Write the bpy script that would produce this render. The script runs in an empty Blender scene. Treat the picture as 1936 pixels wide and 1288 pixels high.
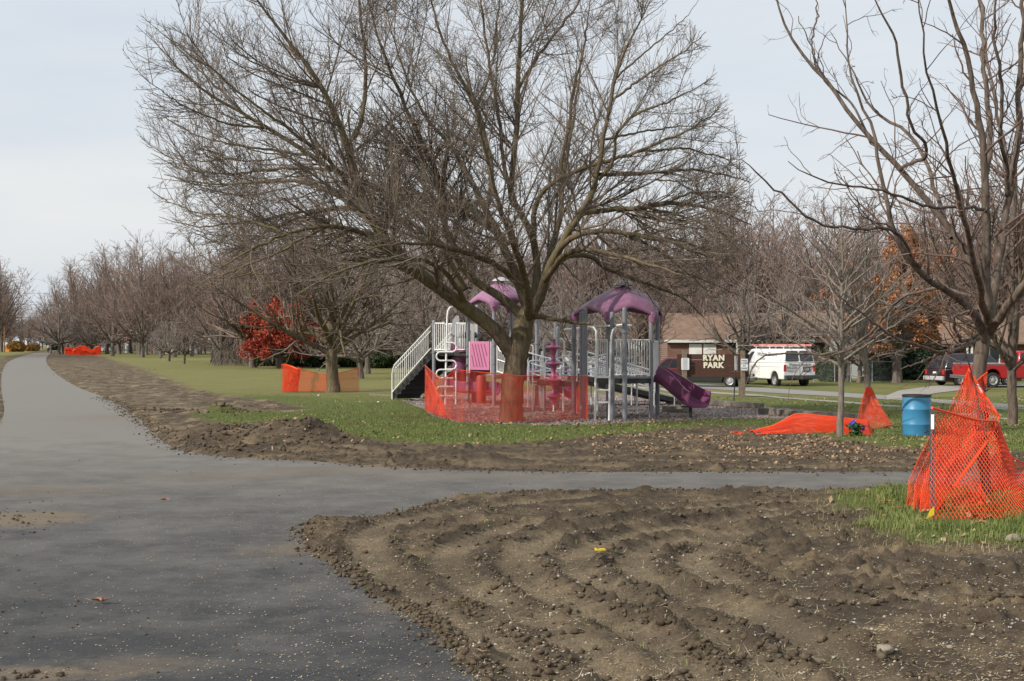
import bpy, math, random
import numpy as np
from mathutils import Vector, Matrix
random.seed(7)
SC = bpy.context.scene
COL = SC.collection
F = 2600.0; CX = 968.0; HV = 650.0; H = 2.0
R = math.radians

# ---------------------------------------------------------------- terrain
def sstep(a, b, x):
    t = np.clip((x - a) / (b - a), 0, 1)
    return t * t * (3 - 2 * t)
def tz(x, y):
    x = np.asarray(x, float); y = np.asarray(y, float)
    return -0.3 * sstep(42, 62, y) * sstep(0, 9, x)
def q(u, v, Y):
    return np.array([(u - CX) / F * Y, Y, H + (HV - v) / F * Y])
def G(u, v):
    Y = H * F / max(v - HV, 3)
    for _ in range(12):
        X = (u - CX) / F * Y
        Y = (H - float(tz(X, Y))) * F / max(v - HV, 3)
    return ((u - CX) / F * Y, Y)
def G3(u, v):
    x, y = G(u, v); return np.array([x, y, float(tz(x, y))])
def gq(u, Y):
    x = (u - CX) / F * Y
    return np.array([x, Y, float(tz(x, Y))])

# ---------------------------------------------------------------- noise
def _h(ix, iy, s):
    n = (ix * 374761393 + iy * 668265263 + s * 2147483647 + s * 144665) & 0xffffffff
    n = ((n ^ (n >> 13)) * 1274126177) & 0xffffffff
    return ((n ^ (n >> 16)) & 0xffff) / 65535.0
def vn(x, y, s=0):
    x = np.asarray(x, float); y = np.asarray(y, float)
    ix = np.floor(x).astype(np.int64); iy = np.floor(y).astype(np.int64)
    fx = x - ix; fy = y - iy
    fx = fx * fx * (3 - 2 * fx); fy = fy * fy * (3 - 2 * fy)
    a = _h(ix, iy, s); b = _h(ix + 1, iy, s); c = _h(ix, iy + 1, s); d = _h(ix + 1, iy + 1, s)
    return (a * (1 - fx) + b * fx) * (1 - fy) + (c * (1 - fx) + d * fx) * fy
def fbm(x, y, o=4, s=0):
    r = 0; a = .5; t = 0
    for i in range(o):
        r = r + a * vn(x * 2 ** i + 17.3 * i, y * 2 ** i - 9.1 * i, s + i); t += a; a *= .5
    return r / t

# ---------------------------------------------------------------- objects
BASE = {}
def tagp(o, label=None, cat=None, group=None, kind=None):
    if label: o['label'] = label
    if cat: o['category'] = cat
    if group: o['group'] = group
    if kind: o['kind'] = kind
    return o
def thing(name, loc, label, cat, group=None):
    o = bpy.data.objects.new(name, None); COL.objects.link(o)
    o.location = [float(c) for c in loc]; o.empty_display_size = .2
    BASE[o.name] = np.array([float(c) for c in loc])
    return tagp(o, label, cat, group)
def mesh_np(name, V, quads=None, tris=None, mat=None, smooth=False):
    me = bpy.data.meshes.new(name)
    V = np.asarray(V, np.float32)
    me.vertices.add(len(V)); me.vertices.foreach_set('co', V.ravel())
    ls = []; st = []; n = 0
    if quads is not None and len(quads):
        qd = np.asarray(quads, np.int32); ls.append(qd.ravel()); st.append(np.arange(len(qd)) * 4); n += len(qd) * 4
    if tris is not None and len(tris):
        td = np.asarray(tris, np.int32); ls.append(td.ravel()); st.append(n + np.arange(len(td)) * 3)
    L = np.concatenate(ls); S = np.concatenate(st)
    me.loops.add(len(L)); me.loops.foreach_set('vertex_index', L.astype(np.int32))
    me.polygons.add(len(S)); me.polygons.foreach_set('loop_start', S.astype(np.int32))
    if smooth: me.polygons.foreach_set('use_smooth', np.ones(len(S), bool))
    me.update(calc_edges=True)
    if mat: me.materials.append(mat)
    return me
def link(name, me, parent=None, loc=None):
    o = bpy.data.objects.new(name, me); COL.objects.link(o)
    if parent is not None:
        o.parent = parent
    if loc is not None: o.location = [float(c) for c in loc]
    return o
def rootbase(p):
    while p is not None:
        if p.name in BASE: return BASE[p.name]
        p = p.parent
    return np.zeros(3)
class MB:
    def __init__(s): s.v = []; s.f = []
    def add(s, V, Fc):
        n = len(s.v); s.v.extend([tuple(map(float, p)) for p in V]); s.f.extend([tuple(i + n for i in f) for f in Fc]); return s
    def box(s, c, sz, rz=0, M=None):
        V = []
        for a in (-.5, .5):
            for b in (-.5, .5):
                for d in (-.5, .5): V.append(Vector((a * sz[0], b * sz[1], d * sz[2])))
        Rm = M if M is not None else Matrix.Rotation(rz, 3, 'Z')
        V = [Rm @ p + Vector([float(x) for x in c]) for p in V]
        return s.add(V, [(0, 1, 3, 2), (4, 6, 7, 5), (0, 4, 5, 1), (2, 3, 7, 6), (0, 2, 6, 4), (1, 5, 7, 3)])
    def beam(s, a, b, w, h, up=(0, 0, 1)):
        a = Vector([float(x) for x in a]); b = Vector([float(x) for x in b]); d = (b - a)
        L = d.length; d.normalize(); side = d.cross(Vector(up)); side.normalize(); u = side.cross(d)
        M = Matrix((d, side, u)).transposed()
        return s.box((a + b) / 2, (L, w, h), M=M)
    def tube(s, P, r, k=8, cap=True):
        P = [Vector([float(c) for c in p]) for p in P]; n = len(P)
        rr = r if isinstance(r, (list, tuple, np.ndarray)) else [r] * n
        V = []; ref = None
        for i in range(n):
            t = (P[min(i + 1, n - 1)] - P[max(i - 1, 0)]).normalized()
            if ref is None:
                ref = Vector((0, 0, 1)) if abs(t.z) < .9 else Vector((1, 0, 0))
            a = t.cross(ref).normalized(); b = t.cross(a).normalized(); ref = -b if False else ref
            if abs(t.dot(ref)) > .95:
                ref = Vector((0, 1, 0)); a = t.cross(ref).normalized(); b = t.cross(a).normalized()
            for j in range(k):
                w = 2 * math.pi * j / k
                V.append(P[i] + (a * math.cos(w) + b * math.sin(w)) * rr[i])
        Fc = []
        for i in range(n - 1):
            for j in range(k):
                Fc.append((i * k + j, i * k + (j + 1) % k, (i + 1) * k + (j + 1) % k, (i + 1) * k + j))
        if cap:
            Fc.append(tuple(range(k))[::-1]); Fc.append(tuple((n - 1) * k + j for j in range(k)))
        return s.add(V, Fc)
    def lathe(s, prof, c=(0, 0, 0), k=24, axis='Z'):
        V = []; n = len(prof)
        for (r, z) in prof:
            for j in range(k):
                w = 2 * math.pi * j / k
                if axis == 'Z': V.append((c[0] + r * math.cos(w), c[1] + r * math.sin(w), c[2] + z))
                elif axis == 'Y': V.append((c[0] + r * math.cos(w), c[1] + z, c[2] + r * math.sin(w)))
                else: V.append((c[0] + z, c[1] + r * math.cos(w), c[2] + r * math.sin(w)))
        Fc = [(i * k + j, i * k + (j + 1) % k, (i + 1) * k + (j + 1) % k, (i + 1) * k + j) for i in range(n - 1) for j in range(k)]
        return s.add(V, Fc)
    def prism(s, poly, a, b):
        """poly: list of 3D points; extrude by vector b-a"""
        n = len(poly); d = np.array(b, float) - np.array(a, float)
        V = [np.array(p, float) for p in poly] + [np.array(p, float) + d for p in poly]
        Fc = [tuple(range(n))[::-1], tuple(range(n, 2 * n))] + [(i, (i + 1) % n, n + (i + 1) % n, n + i) for i in range(n)]
        return s.add(V, Fc)
    def build(s, name, mat, parent=None, bevel=0, smooth=False, label=None, M=None):
        me = bpy.data.meshes.new(name)
        b = rootbase(parent) if parent is not None else np.zeros(3)
        V = s.v
        if M is not None: V = [tuple(M @ Vector(p)) for p in V]
        elif parent is not None: V = [(p[0] - b[0], p[1] - b[1], p[2] - b[2]) for p in V]
        me.from_pydata(V, [], s.f)
        if smooth:
            me.polygons.foreach_set('use_smooth', np.ones(len(me.polygons), bool))
            try: me.set_sharp_from_angle(angle=R(40))
            except Exception: pass
        me.update()
        if mat: me.materials.append(mat)
        o = link(name, me, parent)
        if bevel:
            m = o.modifiers.new('bevel', 'BEVEL'); m.width = bevel; m.segments = 2; m.limit_method = 'ANGLE'; m.angle_limit = R(35)
            m.harden_normals = False
        if label: o['label'] = label
        return o

def resample(P, n):
    P = np.asarray(P, float); d = np.r_[0, np.cumsum(np.linalg.norm(np.diff(P, axis=0), axis=1))]
    t = np.linspace(0, d[-1], n)
    return np.stack([np.interp(t, d, P[:, i]) for i in range(P.shape[1])], 1)
def smooth_path(P, n, it=3):
    P = resample(P, n)
    for _ in range(it):
        Q = P.copy(); Q[1:-1] = (P[:-2] + 2 * P[1:-1] + P[2:]) / 4; P = Q
    return P

def text_mesh(txt, size, mat, parent, pos, xdir, updir, name='lettering', extrude=.004, align='CENTER', bold=0.0, sx=1.0, spacing=1.0):
    cu = bpy.data.curves.new('txt', 'FONT'); cu.body = txt; cu.size = size; cu.extrude = extrude
    cu.align_x = align; cu.align_y = 'CENTER'; cu.offset = bold; cu.resolution_u = 3; cu.space_character = spacing
    o = bpy.data.objects.new('txt', cu); COL.objects.link(o)
    dg = bpy.context.evaluated_depsgraph_get(); dg.update()
    me = bpy.data.meshes.new_from_object(o.evaluated_get(dg))
    bpy.data.objects.remove(o); bpy.data.curves.remove(cu)
    x = Vector([float(c) for c in xdir]).normalized(); u = Vector([float(c) for c in updir]).normalized(); n = x.cross(u)
    M = Matrix(((x[0] * sx, u[0], n[0], 0), (x[1] * sx, u[1], n[1], 0), (x[2] * sx, u[2], n[2], 0), (0, 0, 0, 1)))
    b = rootbase(parent); p = Vector([float(pos[i] - b[i]) for i in range(3)])
    me.transform(Matrix.Translation(p) @ M)
    me.materials.clear(); me.materials.append(mat); me.name = name
    return link(name, me, parent)

# ---------------------------------------------------------------- materials
class NT:
    def __init__(s, m):
        m.use_nodes = True; s.t = m.node_tree; s.n = s.t.nodes; s.l = s.t.links; s.n.clear()
    def a(s, typ, **k):
        nd = s.n.new(typ)
        for kk, v in k.items():
            if kk.startswith('i_'): nd.inputs[kk[2:].replace('_', ' ')].default_value = v
            else: setattr(nd, kk, v)
        return nd
    def c(s, a, b): s.l.new(a, b)
    def noise(s, scale, detail=4, rough=.55, vec=None, dim='3D'):
        nd = s.a('ShaderNodeTexNoise'); nd.inputs['Scale'].default_value = scale; nd.inputs['Detail'].default_value = detail
        nd.inputs['Roughness'].default_value = rough
        if vec is not None: s.c(vec, nd.inputs['Vector'])
        return nd.outputs['Fac']
    def ramp(s, fac, stops):
        r = s.a('ShaderNodeValToRGB'); s.c(fac, r.inputs['Fac'])
        e = r.color_ramp.elements
        while len(e) < len(stops): e.new(.5)
        for i, (p, c) in enumerate(stops):
            e[i].position = p; e[i].color = (*c, 1) if len(c) == 3 else c
        return r.outputs['Color']
    def math(s, op, a, b=None, c=None, clamp=False):
        m = s.a('ShaderNodeMath', operation=op, use_clamp=clamp)
        for i, x in enumerate((a, b, c)):
            if x is None: continue
            if isinstance(x, (int, float)): m.inputs[i].default_value = x
            else: s.c(x, m.inputs[i])
        return m.outputs[0]
    def mix(s, f, a, b, blend='MIX'):
        m = s.a('ShaderNodeMix', data_type='RGBA', blend_type=blend)
        for k, x in ((0, f), (6, a), (7, b)):
            if isinstance(x, (int, float)): m.inputs[k].default_value = x
            elif isinstance(x, tuple): m.inputs[k].default_value = (*x, 1) if len(x) == 3 else x
            else: s.c(x, m.inputs[k])
        return m.outputs[2]
    def out(s, col, rough=.8, bump=None, bstr=.3, bdist=.02, metal=0, spec=.5, extra=None):
        p = s.a('ShaderNodeBsdfPrincipled'); o = s.a('ShaderNodeOutputMaterial')
        if isinstance(col, tuple): p.inputs['Base Color'].default_value = (*col, 1)
        else: s.c(col, p.inputs['Base Color'])
        if isinstance(rough, (int, float)): p.inputs['Roughness'].default_value = rough
        else: s.c(rough, p.inputs['Roughness'])
        p.inputs['Metallic'].default_value = metal
        p.inputs['Specular IOR Level'].default_value = spec
        if bump is not None:
            b = s.a('ShaderNodeBump'); b.inputs['Strength'].default_value = bstr; b.inputs['Distance'].default_value = bdist
            s.c(bump, b.inputs['Height']); s.c(b.outputs[0], p.inputs['Normal'])
        s.c(p.outputs[0], o.inputs[0])
        return p
def M_(name): return bpy.data.materials.new(name)
def mat(name, col, rough=.7, var=.15, scale=8, metal=0, spec=.5, bstr=0.0, bscale=None, dirt=0.0, coat=0):
    """colour with soft noise variation, optional grime"""
    m = M_(name); t = NT(m)
    tc = t.a('ShaderNodeTexCoord').outputs['Object']
    n = t.noise(scale, 5, .6, tc)
    lo = tuple(c * (1 - var) for c in col); hi = tuple(min(1, c * (1 + var)) for c in col)
    c = t.ramp(n, [(.3, lo), (.7, hi)])
    if dirt:
        n2 = t.noise(scale * .4 + 1, 6, .7, tc)
        f = t.math('MULTIPLY', t.ramp(n2, [(.5, (0, 0, 0)), (.75, (1, 1, 1))]), dirt)
        c = t.mix(f, c, (.16, .13, .1))
    nb = t.noise(bscale or scale * 4, 4, .6, tc) if bstr else None
    p = t.out(c, rough, nb, bstr, .01, metal, spec)
    if coat: p.inputs['Coat Weight'].default_value = coat; p.inputs['Coat Roughness'].default_value = .08
    return m
def mat_bark(name, a, b, scale=10, moss=None):
    m = M_(name); t = NT(m); tc = t.a('ShaderNodeTexCoord').outputs['Object']
    mp = t.a('ShaderNodeMapping'); mp.inputs['Scale'].default_value = (1, 1, .22); t.c(tc, mp.inputs[0])
    n = t.noise(scale, 6, .65, mp.outputs[0]); n2 = t.noise(1.3, 3, .5, tc)
    c = t.ramp(n, [(.32, a), (.68, b)])
    if moss:
        c = t.mix(t.ramp(n2, [(.42, (0, 0, 0)), (.7, (.75, .75, .75))]), c, moss)
    t.out(c, .9, n, .9, .03, spec=.2)
    return m
MT = {}
MT['bark'] = mat_bark('bark_mossy', (.05, .038, .026), (.20, .155, .105), 14, (.14, .12, .055))
MT['twig'] = mat('twig_bark', (.17, .135, .108), .85, .35, 2.5, spec=.2)
MT['bark_r'] = mat_bark('bark_locust', (.05, .035, .028), (.19, .15, .12), 16)
MT['twig_r'] = mat('twig_locust', (.14, .095, .078), .8, .35, 3, spec=.25)
MT['bark_y'] = mat_bark('bark_young', (.10, .085, .07), (.26, .22, .18), 18)
MT['twig_y'] = mat('twig_young', (.25, .21, .18), .8, .3, 4, spec=.25)
MT['bark_f'] = mat_bark('bark_far', (.07, .058, .05), (.20, .165, .14), 6)
MT['twig_f'] = mat('twig_far', (.27, .195, .165), .9, .3, .6, spec=.15)
MT['twig_g'] = mat('twig_grey', (.27, .225, .20), .9, .3, .6, spec=.15)
MT['white'] = mat('white_powder_coat', (.78, .78, .76), .4, .04, 6, dirt=.25)
MT['postgrey'] = mat('grey_post_paint', (.20, .205, .225), .4, .07, 5, dirt=.2)
MT['purple'] = mat('purple_plastic', (.20, .062, .135), .38, .12, 3, dirt=.12)
MT['canopy'] = mat('mauve_canopy_plastic', (.30, .135, .235), .4, .12, 3, dirt=.2)
MT['pink'] = mat('pink_plastic', (.50, .16, .30), .42, .08, 3, dirt=.12)
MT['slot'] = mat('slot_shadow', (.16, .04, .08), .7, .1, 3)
MT['black'] = mat('black_rubber', (.022, .023, .024), .6, .2, 6)
MT['gunmetal'] = mat('dark_coated_metal', (.05, .052, .055), .5, .15, 6)
MT['steelpost'] = mat('steel_t_post', (.035, .04, .035), .6, .3, 12)
MT['tagwhite'] = mat('white_tag', (.7, .7, .7), .6, .1, 20)
MT['signwhite'] = mat('sign_white', (.72, .74, .76), .4, .05, 5)
MT['signink'] = mat('sign_ink', (.06, .09, .12), .6, .1, 5)
MT['zinc'] = mat('galvanised_steel', (.42, .43, .44), .45, .12, 8, metal=.6)
MT['wood'] = mat('weathered_wood', (.17, .13, .095), .85, .35, 9, bstr=.3)
MT['timber'] = mat('edging_timber', (.16, .135, .11), .9, .35, 7, bstr=.4)
MT['letter'] = mat('cream_lettering', (.74, .70, .56), .6, .06, 8)
MT['vanwhite'] = mat('van_white_paint', (.74, .74, .72), .35, .03, 2, coat=.3)
MT['glass'] = mat('dark_tinted_glass', (.018, .022, .026), .08, .2, 2, spec=.8)
MT['tyre'] = mat('tyre_rubber', (.022, .022, .022), .85, .25, 10)
MT['rim'] = mat('wheel_rim', (.42, .42, .42), .4, .12, 10, metal=.4)
MT['redlamp'] = mat('red_lamp_lens', (.42, .02, .02), .25, .1, 6)
MT['chrome'] = mat('chrome', (.55, .56, .57), .2, .1, 6, metal=.9)
MT['bluebarrel'] = mat('blue_barrel_plastic', (.04, .21, .38), .42, .10, 3, dirt=.15)
MT['concrete'] = mat('pale_concrete', (.38, .36, .33), .9, .12, 3, bstr=.15)
MT['stakepale'] = mat('fresh_wood', (.55, .40, .30), .8, .15, 9)
MT['paneldim'] = mat('grey_plastic_panel', (.40, .41, .42), .5, .1, 6)
MT['disc'] = mat('magenta_plastic', (.40, .10, .20), .4, .1, 5)
MT['orangepl'] = mat('red_plastic', (.35, .05, .04), .5, .1, 5)
MT['yellow'] = mat('yellow_plastic', (.72, .52, .02), .5, .08, 9)
# ---------------------------------------------------------------- camera, sun, sky
cam = bpy.data.cameras.new('camera'); co = bpy.data.objects.new('camera', cam); COL.objects.link(co)
cam.sensor_width = 36; cam.lens = 36 * F / 1936; cam.clip_end = 4000; cam.clip_start = .1
co.location = (0, 0, H); co.rotation_euler = (R(90) + math.atan(6 / F), 0, 0)
SC.camera = co
SUN_EL = 33; SUN_AZ = -122      # degrees clockwise from +Y (view direction); sun to the left, slightly behind
az = R(SUN_AZ); el = R(SUN_EL)
sdir = Vector((math.sin(az) * math.cos(el), math.cos(az) * math.cos(el), math.sin(el)))
sl = bpy.data.lights.new('sun', 'SUN'); sl.energy = 4.5; sl.angle = R(.9); sl.color = (1, .93, .83)
so = bpy.data.objects.new('sun', sl); COL.objects.link(so)
so.rotation_euler = sdir.to_track_quat('Z', 'Y').to_euler()
w = bpy.data.worlds.new('World'); SC.world = w; w.use_nodes = True
t = NT(w)
sky = t.a('ShaderNodeTexSky'); sky.sky_type = 'NISHITA'; sky.sun_disc = False
sky.sun_elevation = el; sky.sun_rotation = az; sky.altitude = 200; sky.air_density = 1.3; sky.dust_density = 2.0
tc = t.a('ShaderNodeTexCoord').outputs['Generated']
mp = t.a('ShaderNodeMapping'); mp.inputs['Scale'].default_value = (1.0, 1.0, 5.0); t.c(tc, mp.inputs[0])
n1 = t.noise(1.9, 6, .5, mp.outputs[0]); 
n2 = t.noise(4.5, 5, .55, mp.outputs[0])
nn = t.math('ADD', t.math('MULTIPLY', n1, .7), t.math('MULTIPLY', n2, .3))
cl = t.ramp(nn, [(.30, (5.9, 6.55, 7.4)), (.50, (6.7, 7.1, 7.6)), (.68, (7.6, 7.7, 7.75))])
mixc = t.mix(.90, sky.outputs[0], cl)
bg = t.a('ShaderNodeBackground'); bg.inputs['Strength'].default_value = .114
t.c(mixc, bg.inputs[0]); wo = t.a('ShaderNodeOutputWorld'); t.c(bg.outputs[0], wo.inputs[0])
SC.view_settings.view_transform = 'Standard'; SC.view_settings.look = 'None'
SC.view_settings.gamma = 1; SC.view_settings.exposure = 0
SC.cycles.max_bounces = 5; SC.cycles.transparent_max_bounces = 12; SC.cycles.diffuse_bounces = 2
SC.cycles.glossy_bounces = 2; SC.cycles.volume_bounces = 0

# ---------------------------------------------------------------- regions (world polygons traced on the ground)
def gp(L): return np.array([G(*p) for p in L])
PATH_R = [(150, 659.5), (122, 660.5), (100, 664), (90, 673), (86, 683), (98, 701), (121, 718), (149, 734), (198, 752), (225, 765), (250, 783), (285, 808),
          (320, 838), (360, 856), (420, 864), (520, 869), (620, 875), (700, 882), (850, 890), (1000, 893), (1300, 894), (1700, 893), (2100, 893)]
PATH_L = [(2100, 924), (1700, 925), (1600, 929), (1300, 929), (1000, 931), (900, 938), (820, 956), (740, 976), (620, 984), (572, 997), (566, 1020),
          (600, 1052), (650, 1083), (720, 1128), (790, 1172), (850, 1220), (885, 1256), (912, 1290)]
p_r = gp(PATH_R); p_l = gp(PATH_L)
near = np.array([[.3, 6.2], [.9, 3], [1.2, -12], [-7, -12], [-6.3, 3]])
left = np.array([[-7.6, 9], [-8.4, 12], [-9.5, 16], [-11.4, 22]])
PATH_LL = gp([(-110, 880), (-15, 826), (10, 783), (6, 760), (3, 743), (2, 725), (3, 705), (12, 686), (30, 677), (60, 668.5), (90, 664.5), (120, 659)])
PATH = np.vstack([p_r, p_l, near, left, PATH_LL])
MULCH = gp([(758, 757), (840, 742), (960, 738), (1120, 742), (1258, 752), (1350, 758), (1440, 768), (1560, 780), (1660, 790), (1640, 800), (1500, 795),
            (1380, 792), (1260, 800), (1120, 806), (1000, 806), (870, 803), (820, 790), (800, 775)])
D1 = gp([(112, 659.5), (160, 667), (200, 675), (270, 695), (330, 718), (380, 738), (450, 750), (520, 757), (590, 774), (560, 780), (480, 781), (400, 784), (372, 790),
         (420, 803), (440, 815), (520, 812), (580, 813), (606, 828), (690, 838), (760, 842), (900, 842), (1000, 838), (1120, 826), (1250, 812), (1380, 806), (1500, 812), (1600, 834), (1750, 852), (2100, 856),
         (2100, 900), (1700, 900), (1000, 899), (800, 894), (600, 882), (420, 870), (340, 860), (270, 815), (180, 760), (100, 716), (76, 690), (84, 668)])
D2 = np.vstack([gp([(2100, 918), (1700, 918), (1300, 922), (950, 926), (800, 950), (700, 972), (560, 980), (550, 1030), (700, 1135), (860, 1250), (890, 1290)]), np.array([[.0, 6], [0, -15], [40, -15]]), ])
G2 = gp([(1600, 932), (1660, 924), (1800, 917), (2150, 917), (2150, 1045), (1900, 1032), (1790, 1022), (1730, 1030), (1690, 1012), (1640, 1000), (1690, 975), (1640, 962), (1590, 958)])
D3 = np.vstack([gp([(130, 652.5), (118, 659), (90, 664), (60, 668), (30, 677), (12, 686), (4, 705), (2, 743), (10, 783), (-15, 826), (-110, 880), (-300, 880), (-420, 780), (-80, 712), (-60, 690), (0, 675), (60, 664), (100, 657)])])
MUDL = gp([(-200, 950), (-20, 955), (60, 965), (120, 985), (125, 1010), (60, 1020), (-200, 1035)])
def inpoly(x, y, P):
    r = np.zeros(x.shape, bool); n = len(P)
    for i in range(n):
        x1, y1 = P[i]; x2, y2 = P[(i + 1) % n]
        if y1 == y2: continue
        c = ((y1 > y) != (y2 > y)) & (x < (x2 - x1) * (y - y1) / (y2 - y1) + x1)
        r ^= c
    return r
def pdist(x, y, P, closed=True):
    d = np.full(x.shape, 1e9); n = len(P); S = np.zeros(x.shape); acc = 0
    for i in range(n if closed else n - 1):
        a = P[i]; b = P[(i + 1) % n]; ab = b - a; L2 = (ab ** 2).sum() + 1e-9; L = math.sqrt(L2)
        t = np.clip(((x - a[0]) * ab[0] + (y - a[1]) * ab[1]) / L2, 0, 1)
        dd = np.hypot(x - a[0] - t * ab[0], y - a[1] - t * ab[1])
        m = dd < d; d = np.where(m, dd, d); S = np.where(m, acc + t * L, S); acc += L
    return d, S
def sd(x, y, P):
    d, _ = pdist(x, y, P); return np.where(inpoly(x, y, P), d, -d)
def chaikin(P, n=2):
    P = np.asarray(P)
    for _ in range(n):
        Q = np.roll(P, -1, 0); P = np.stack([.75 * P + .25 * Q, .25 * P + .75 * Q], 1).reshape(-1, 2)
    return P
PATHc = chaikin(PATH, 2)

TRACKS = [smooth_path(gp(L), 60, 6) for L in (
    [(2000, 938), (1600, 945), (1300, 960), (1100, 978), (960, 1000), (860, 1030), (830, 1070), (890, 1120), (1030, 1190), (1200, 1288), (1350, 1500)],
    [(2000, 960), (1600, 962), (1350, 988), (1170, 1015), (1070, 1058), (1120, 1110), (1300, 1180), (1500, 1288), (1750, 1500)],
    [(1100, 940), (950, 955), (800, 975), (690, 1008), (690, 1052), (780, 1120), (930, 1200), (1030, 1288), (1100, 1500)],
    [(2000, 948), (1600, 953), (1330, 972), (1130, 996), (1010, 1030), (960, 1060), (1000, 1115), (1160, 1185), (1350, 1288), (1550, 1500)],
    [(2000, 985), (1600, 985), (1380, 1010), (1230, 1035), (1170, 1065), (1230, 1110), (1430, 1175), (1650, 1288), (1900, 1500)],
    [(2100, 1130), (1800, 1125), (1600, 1140), (1400, 1120), (1300, 1060), (1400, 1010), (1700, 985)],
    [(2100, 868), (1700, 868), (1300, 872), (950, 868), (720, 858), (560, 845)], [(2100, 884), (1700, 885), (1300, 886), (1000, 880), (800, 868)],
    [(430, 800), (330, 760), (240, 724), (170, 698), (120, 676), (110, 664)])]
MOUNDS = [(565, 836, .30, .75), (600, 832, .16, .8), (520, 826, .20, .7), (470, 838, .14, .6), (408, 832, .20, .55), (452, 846, -.12, .35), (400, 846, -.1, .3), (430, 782, .22, .55), (405, 783, .15, .5), (452, 785, .12, .5), (320, 783, .14, .8), (350, 790, .1, .9),
          (370, 838, .12, .6), (680, 853, .07, .7), (1420, 932, .09, .2), (1495, 936, .06, .3), (600, 992, .10, .16), (860, 945, .06, .3), (1240, 1200, .08, .3), (1510, 1180, .10, .35), (1590, 1210, .09, .25), (1180, 1250, .10, .22),
          (960, 1040, .09, .25), (970, 1070, .07, .2), (1120, 1160, .07, .25), (905, 1246, .08, .16), (1850, 1190, .07, .4), (1680, 962, .10, .25), (1440, 1150, .06, .3), (1700, 1225, .08, .2), (1, 985, .12, .5)]
MW = [(*G(u, v), h, r) for (u, v, h, r) in MOUNDS]
def masks(x, y):
    d1 = np.maximum.reduce([sd(x, y, D1), sd(x, y, D2), sd(x, y, D3)])
    g2 = sd(x, y, G2)
    dirt = np.minimum(d1, -g2)
    pth = sd(x, y, PATHc)
    mul = sd(x, y, MULCH)
    return dirt, pth, mul, g2
def ground_h(x, y, full=False):
    dirt, pth, mul, g2 = masks(x, y)
    k = np.clip((dirt + .15) / .4, 0, 1)
    off = np.clip(1 - (pth + .0) / .25, 0, 1)        # 1 outside the path
    z = tz(x, y).copy()
    rough = (fbm(x * 1.5, y * 1.5, 3, 3) - .45) * .035 + (fbm(x * 9, y * 9, 3, 8) - .5) * .045
    cl = np.clip(fbm(x * 6.5, y * 6.5, 3, 21) - .58, 0, 1) * .30 * (fbm(x * .8, y * .8, 2, 31) * 2 - .3).clip(0, 1.3)
    fine = (vn(x * 26, y * 26, 5) - .5) * .022 + (vn(x * 15, y * 15, 6) - .5) * .016
    zd = rough + cl + fine
    tr = np.zeros(x.shape); bm_ = np.zeros(x.shape)
    for P in TRACKS:
        dd, S = pdist(x, y, P, False)
        w = dd / (.20 if P[0, 1] < 60 and P[:, 1].min() < 19 else .27)
        bed = np.clip(1.15 - w, 0, 1).clip(0, .6) / .6
        zd = zd * (1 - .75 * bed) - .035 * bed + np.exp(-((w - 1.5) / .42) ** 2) * (.006 + .040 * np.clip(fbm(x * 2.4, y * 2.4, 3, 77) * 2 - .7, 0, 1) * (.4 + 1.2 * fbm(x * 11, y * 11, 2, 78)))
        zd = zd + bed * .020 * np.sign(np.sin(S * 2 * math.pi / .17 + dd * 7) + .3) * np.clip(fbm(x * 1.2, y * 1.2, 2, 55) * 4 - 1.0, 0, 1)
        tr = np.maximum(tr, bed); bm_ = np.maximum(bm_, np.exp(-((w - 1.5) / .45) ** 2) * np.clip(fbm(x * 2.4, y * 2.4, 3, 77) * 2.4 - .75, 0, 1))
    for (mx, my, h, r) in MW:
        g = np.exp(-(((x - mx) ** 2 + (y - my) ** 2) / (r * r)))
        zd = zd + g * h * (.75 + .6 * (fbm(x * 5, y * 5, 3, 50) - .4))
    lawn = (fbm(x * .35, y * .35, 3, 60) - .5) * .10 + (fbm(x * 7, y * 7, 2, 61) - .5) * .03 + .03; lawn = lawn * (1 - sstep(38, 46, y) * sstep(-25, -12, x))
    edge = np.clip((-dirt) / .5, 0, 1)
    zz = k * (zd + .015) + (1 - k) * lawn
    bank = .16 * np.exp(-((x + 5.2) / 3.0) ** 2 - ((y - 30) / 4.5) ** 2)
    z = z + (zz + bank) * off * np.clip((-pth + .35) / .5, 0, 1) ** .7 * np.where(y < -5, 0, 1)
    # skirt of spilt earth over the asphalt edge, terrain sinks beneath the path
    z = z - .09 * np.clip((pth + .02) / .30, 0, 1) + .035 * (1 - np.clip(np.abs(pth) / .3, 0, 1)) * (fbm(x * 3, y * 3, 3, 91) * 2 - .75)
    md = sd(x, y, MUDL)
    z = z + np.clip(md / .8 + .3, 0, 1) * (.085 + .05 * (fbm(x * 5, y * 5, 3, 95) - .62) * 2)
    z = z - .05 * np.clip(mul / .3, 0, 1) + (mul > 0) * (vn(x * 20, y * 20, 9) - .5) * .03
    if full: return z, dirt, pth, mul, g2, tr, bm_
    return z
def axis(lo, hi, a, b, st, g):
    c = list(np.arange(a, b, st)); s = st; v = b
    while v < hi: c.append(v); s *= g; v += s
    c.append(hi); s = st; v = a - st
    pre = []
    while v > lo: pre.append(v); s *= g; v -= s
    pre.append(lo)
    return np.array(pre[::-1] + c)
xs = axis(-700, 700, -4.2, 9.0, .034, 1.035); ys = axis(-60, 1500, 7.6, 19.5, .04, 1.022)
X, Y = np.meshgrid(xs, ys)
Z, dirt, pth, mul, g2, tr, berm = ground_h(X, Y, True)
ny, nx = X.shape
idx = np.arange(nx * ny).reshape(ny, nx)
qd = np.stack([idx[:-1, :-1], idx[:-1, 1:], idx[1:, 1:], idx[1:, :-1]], -1).reshape(-1, 4)

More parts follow.
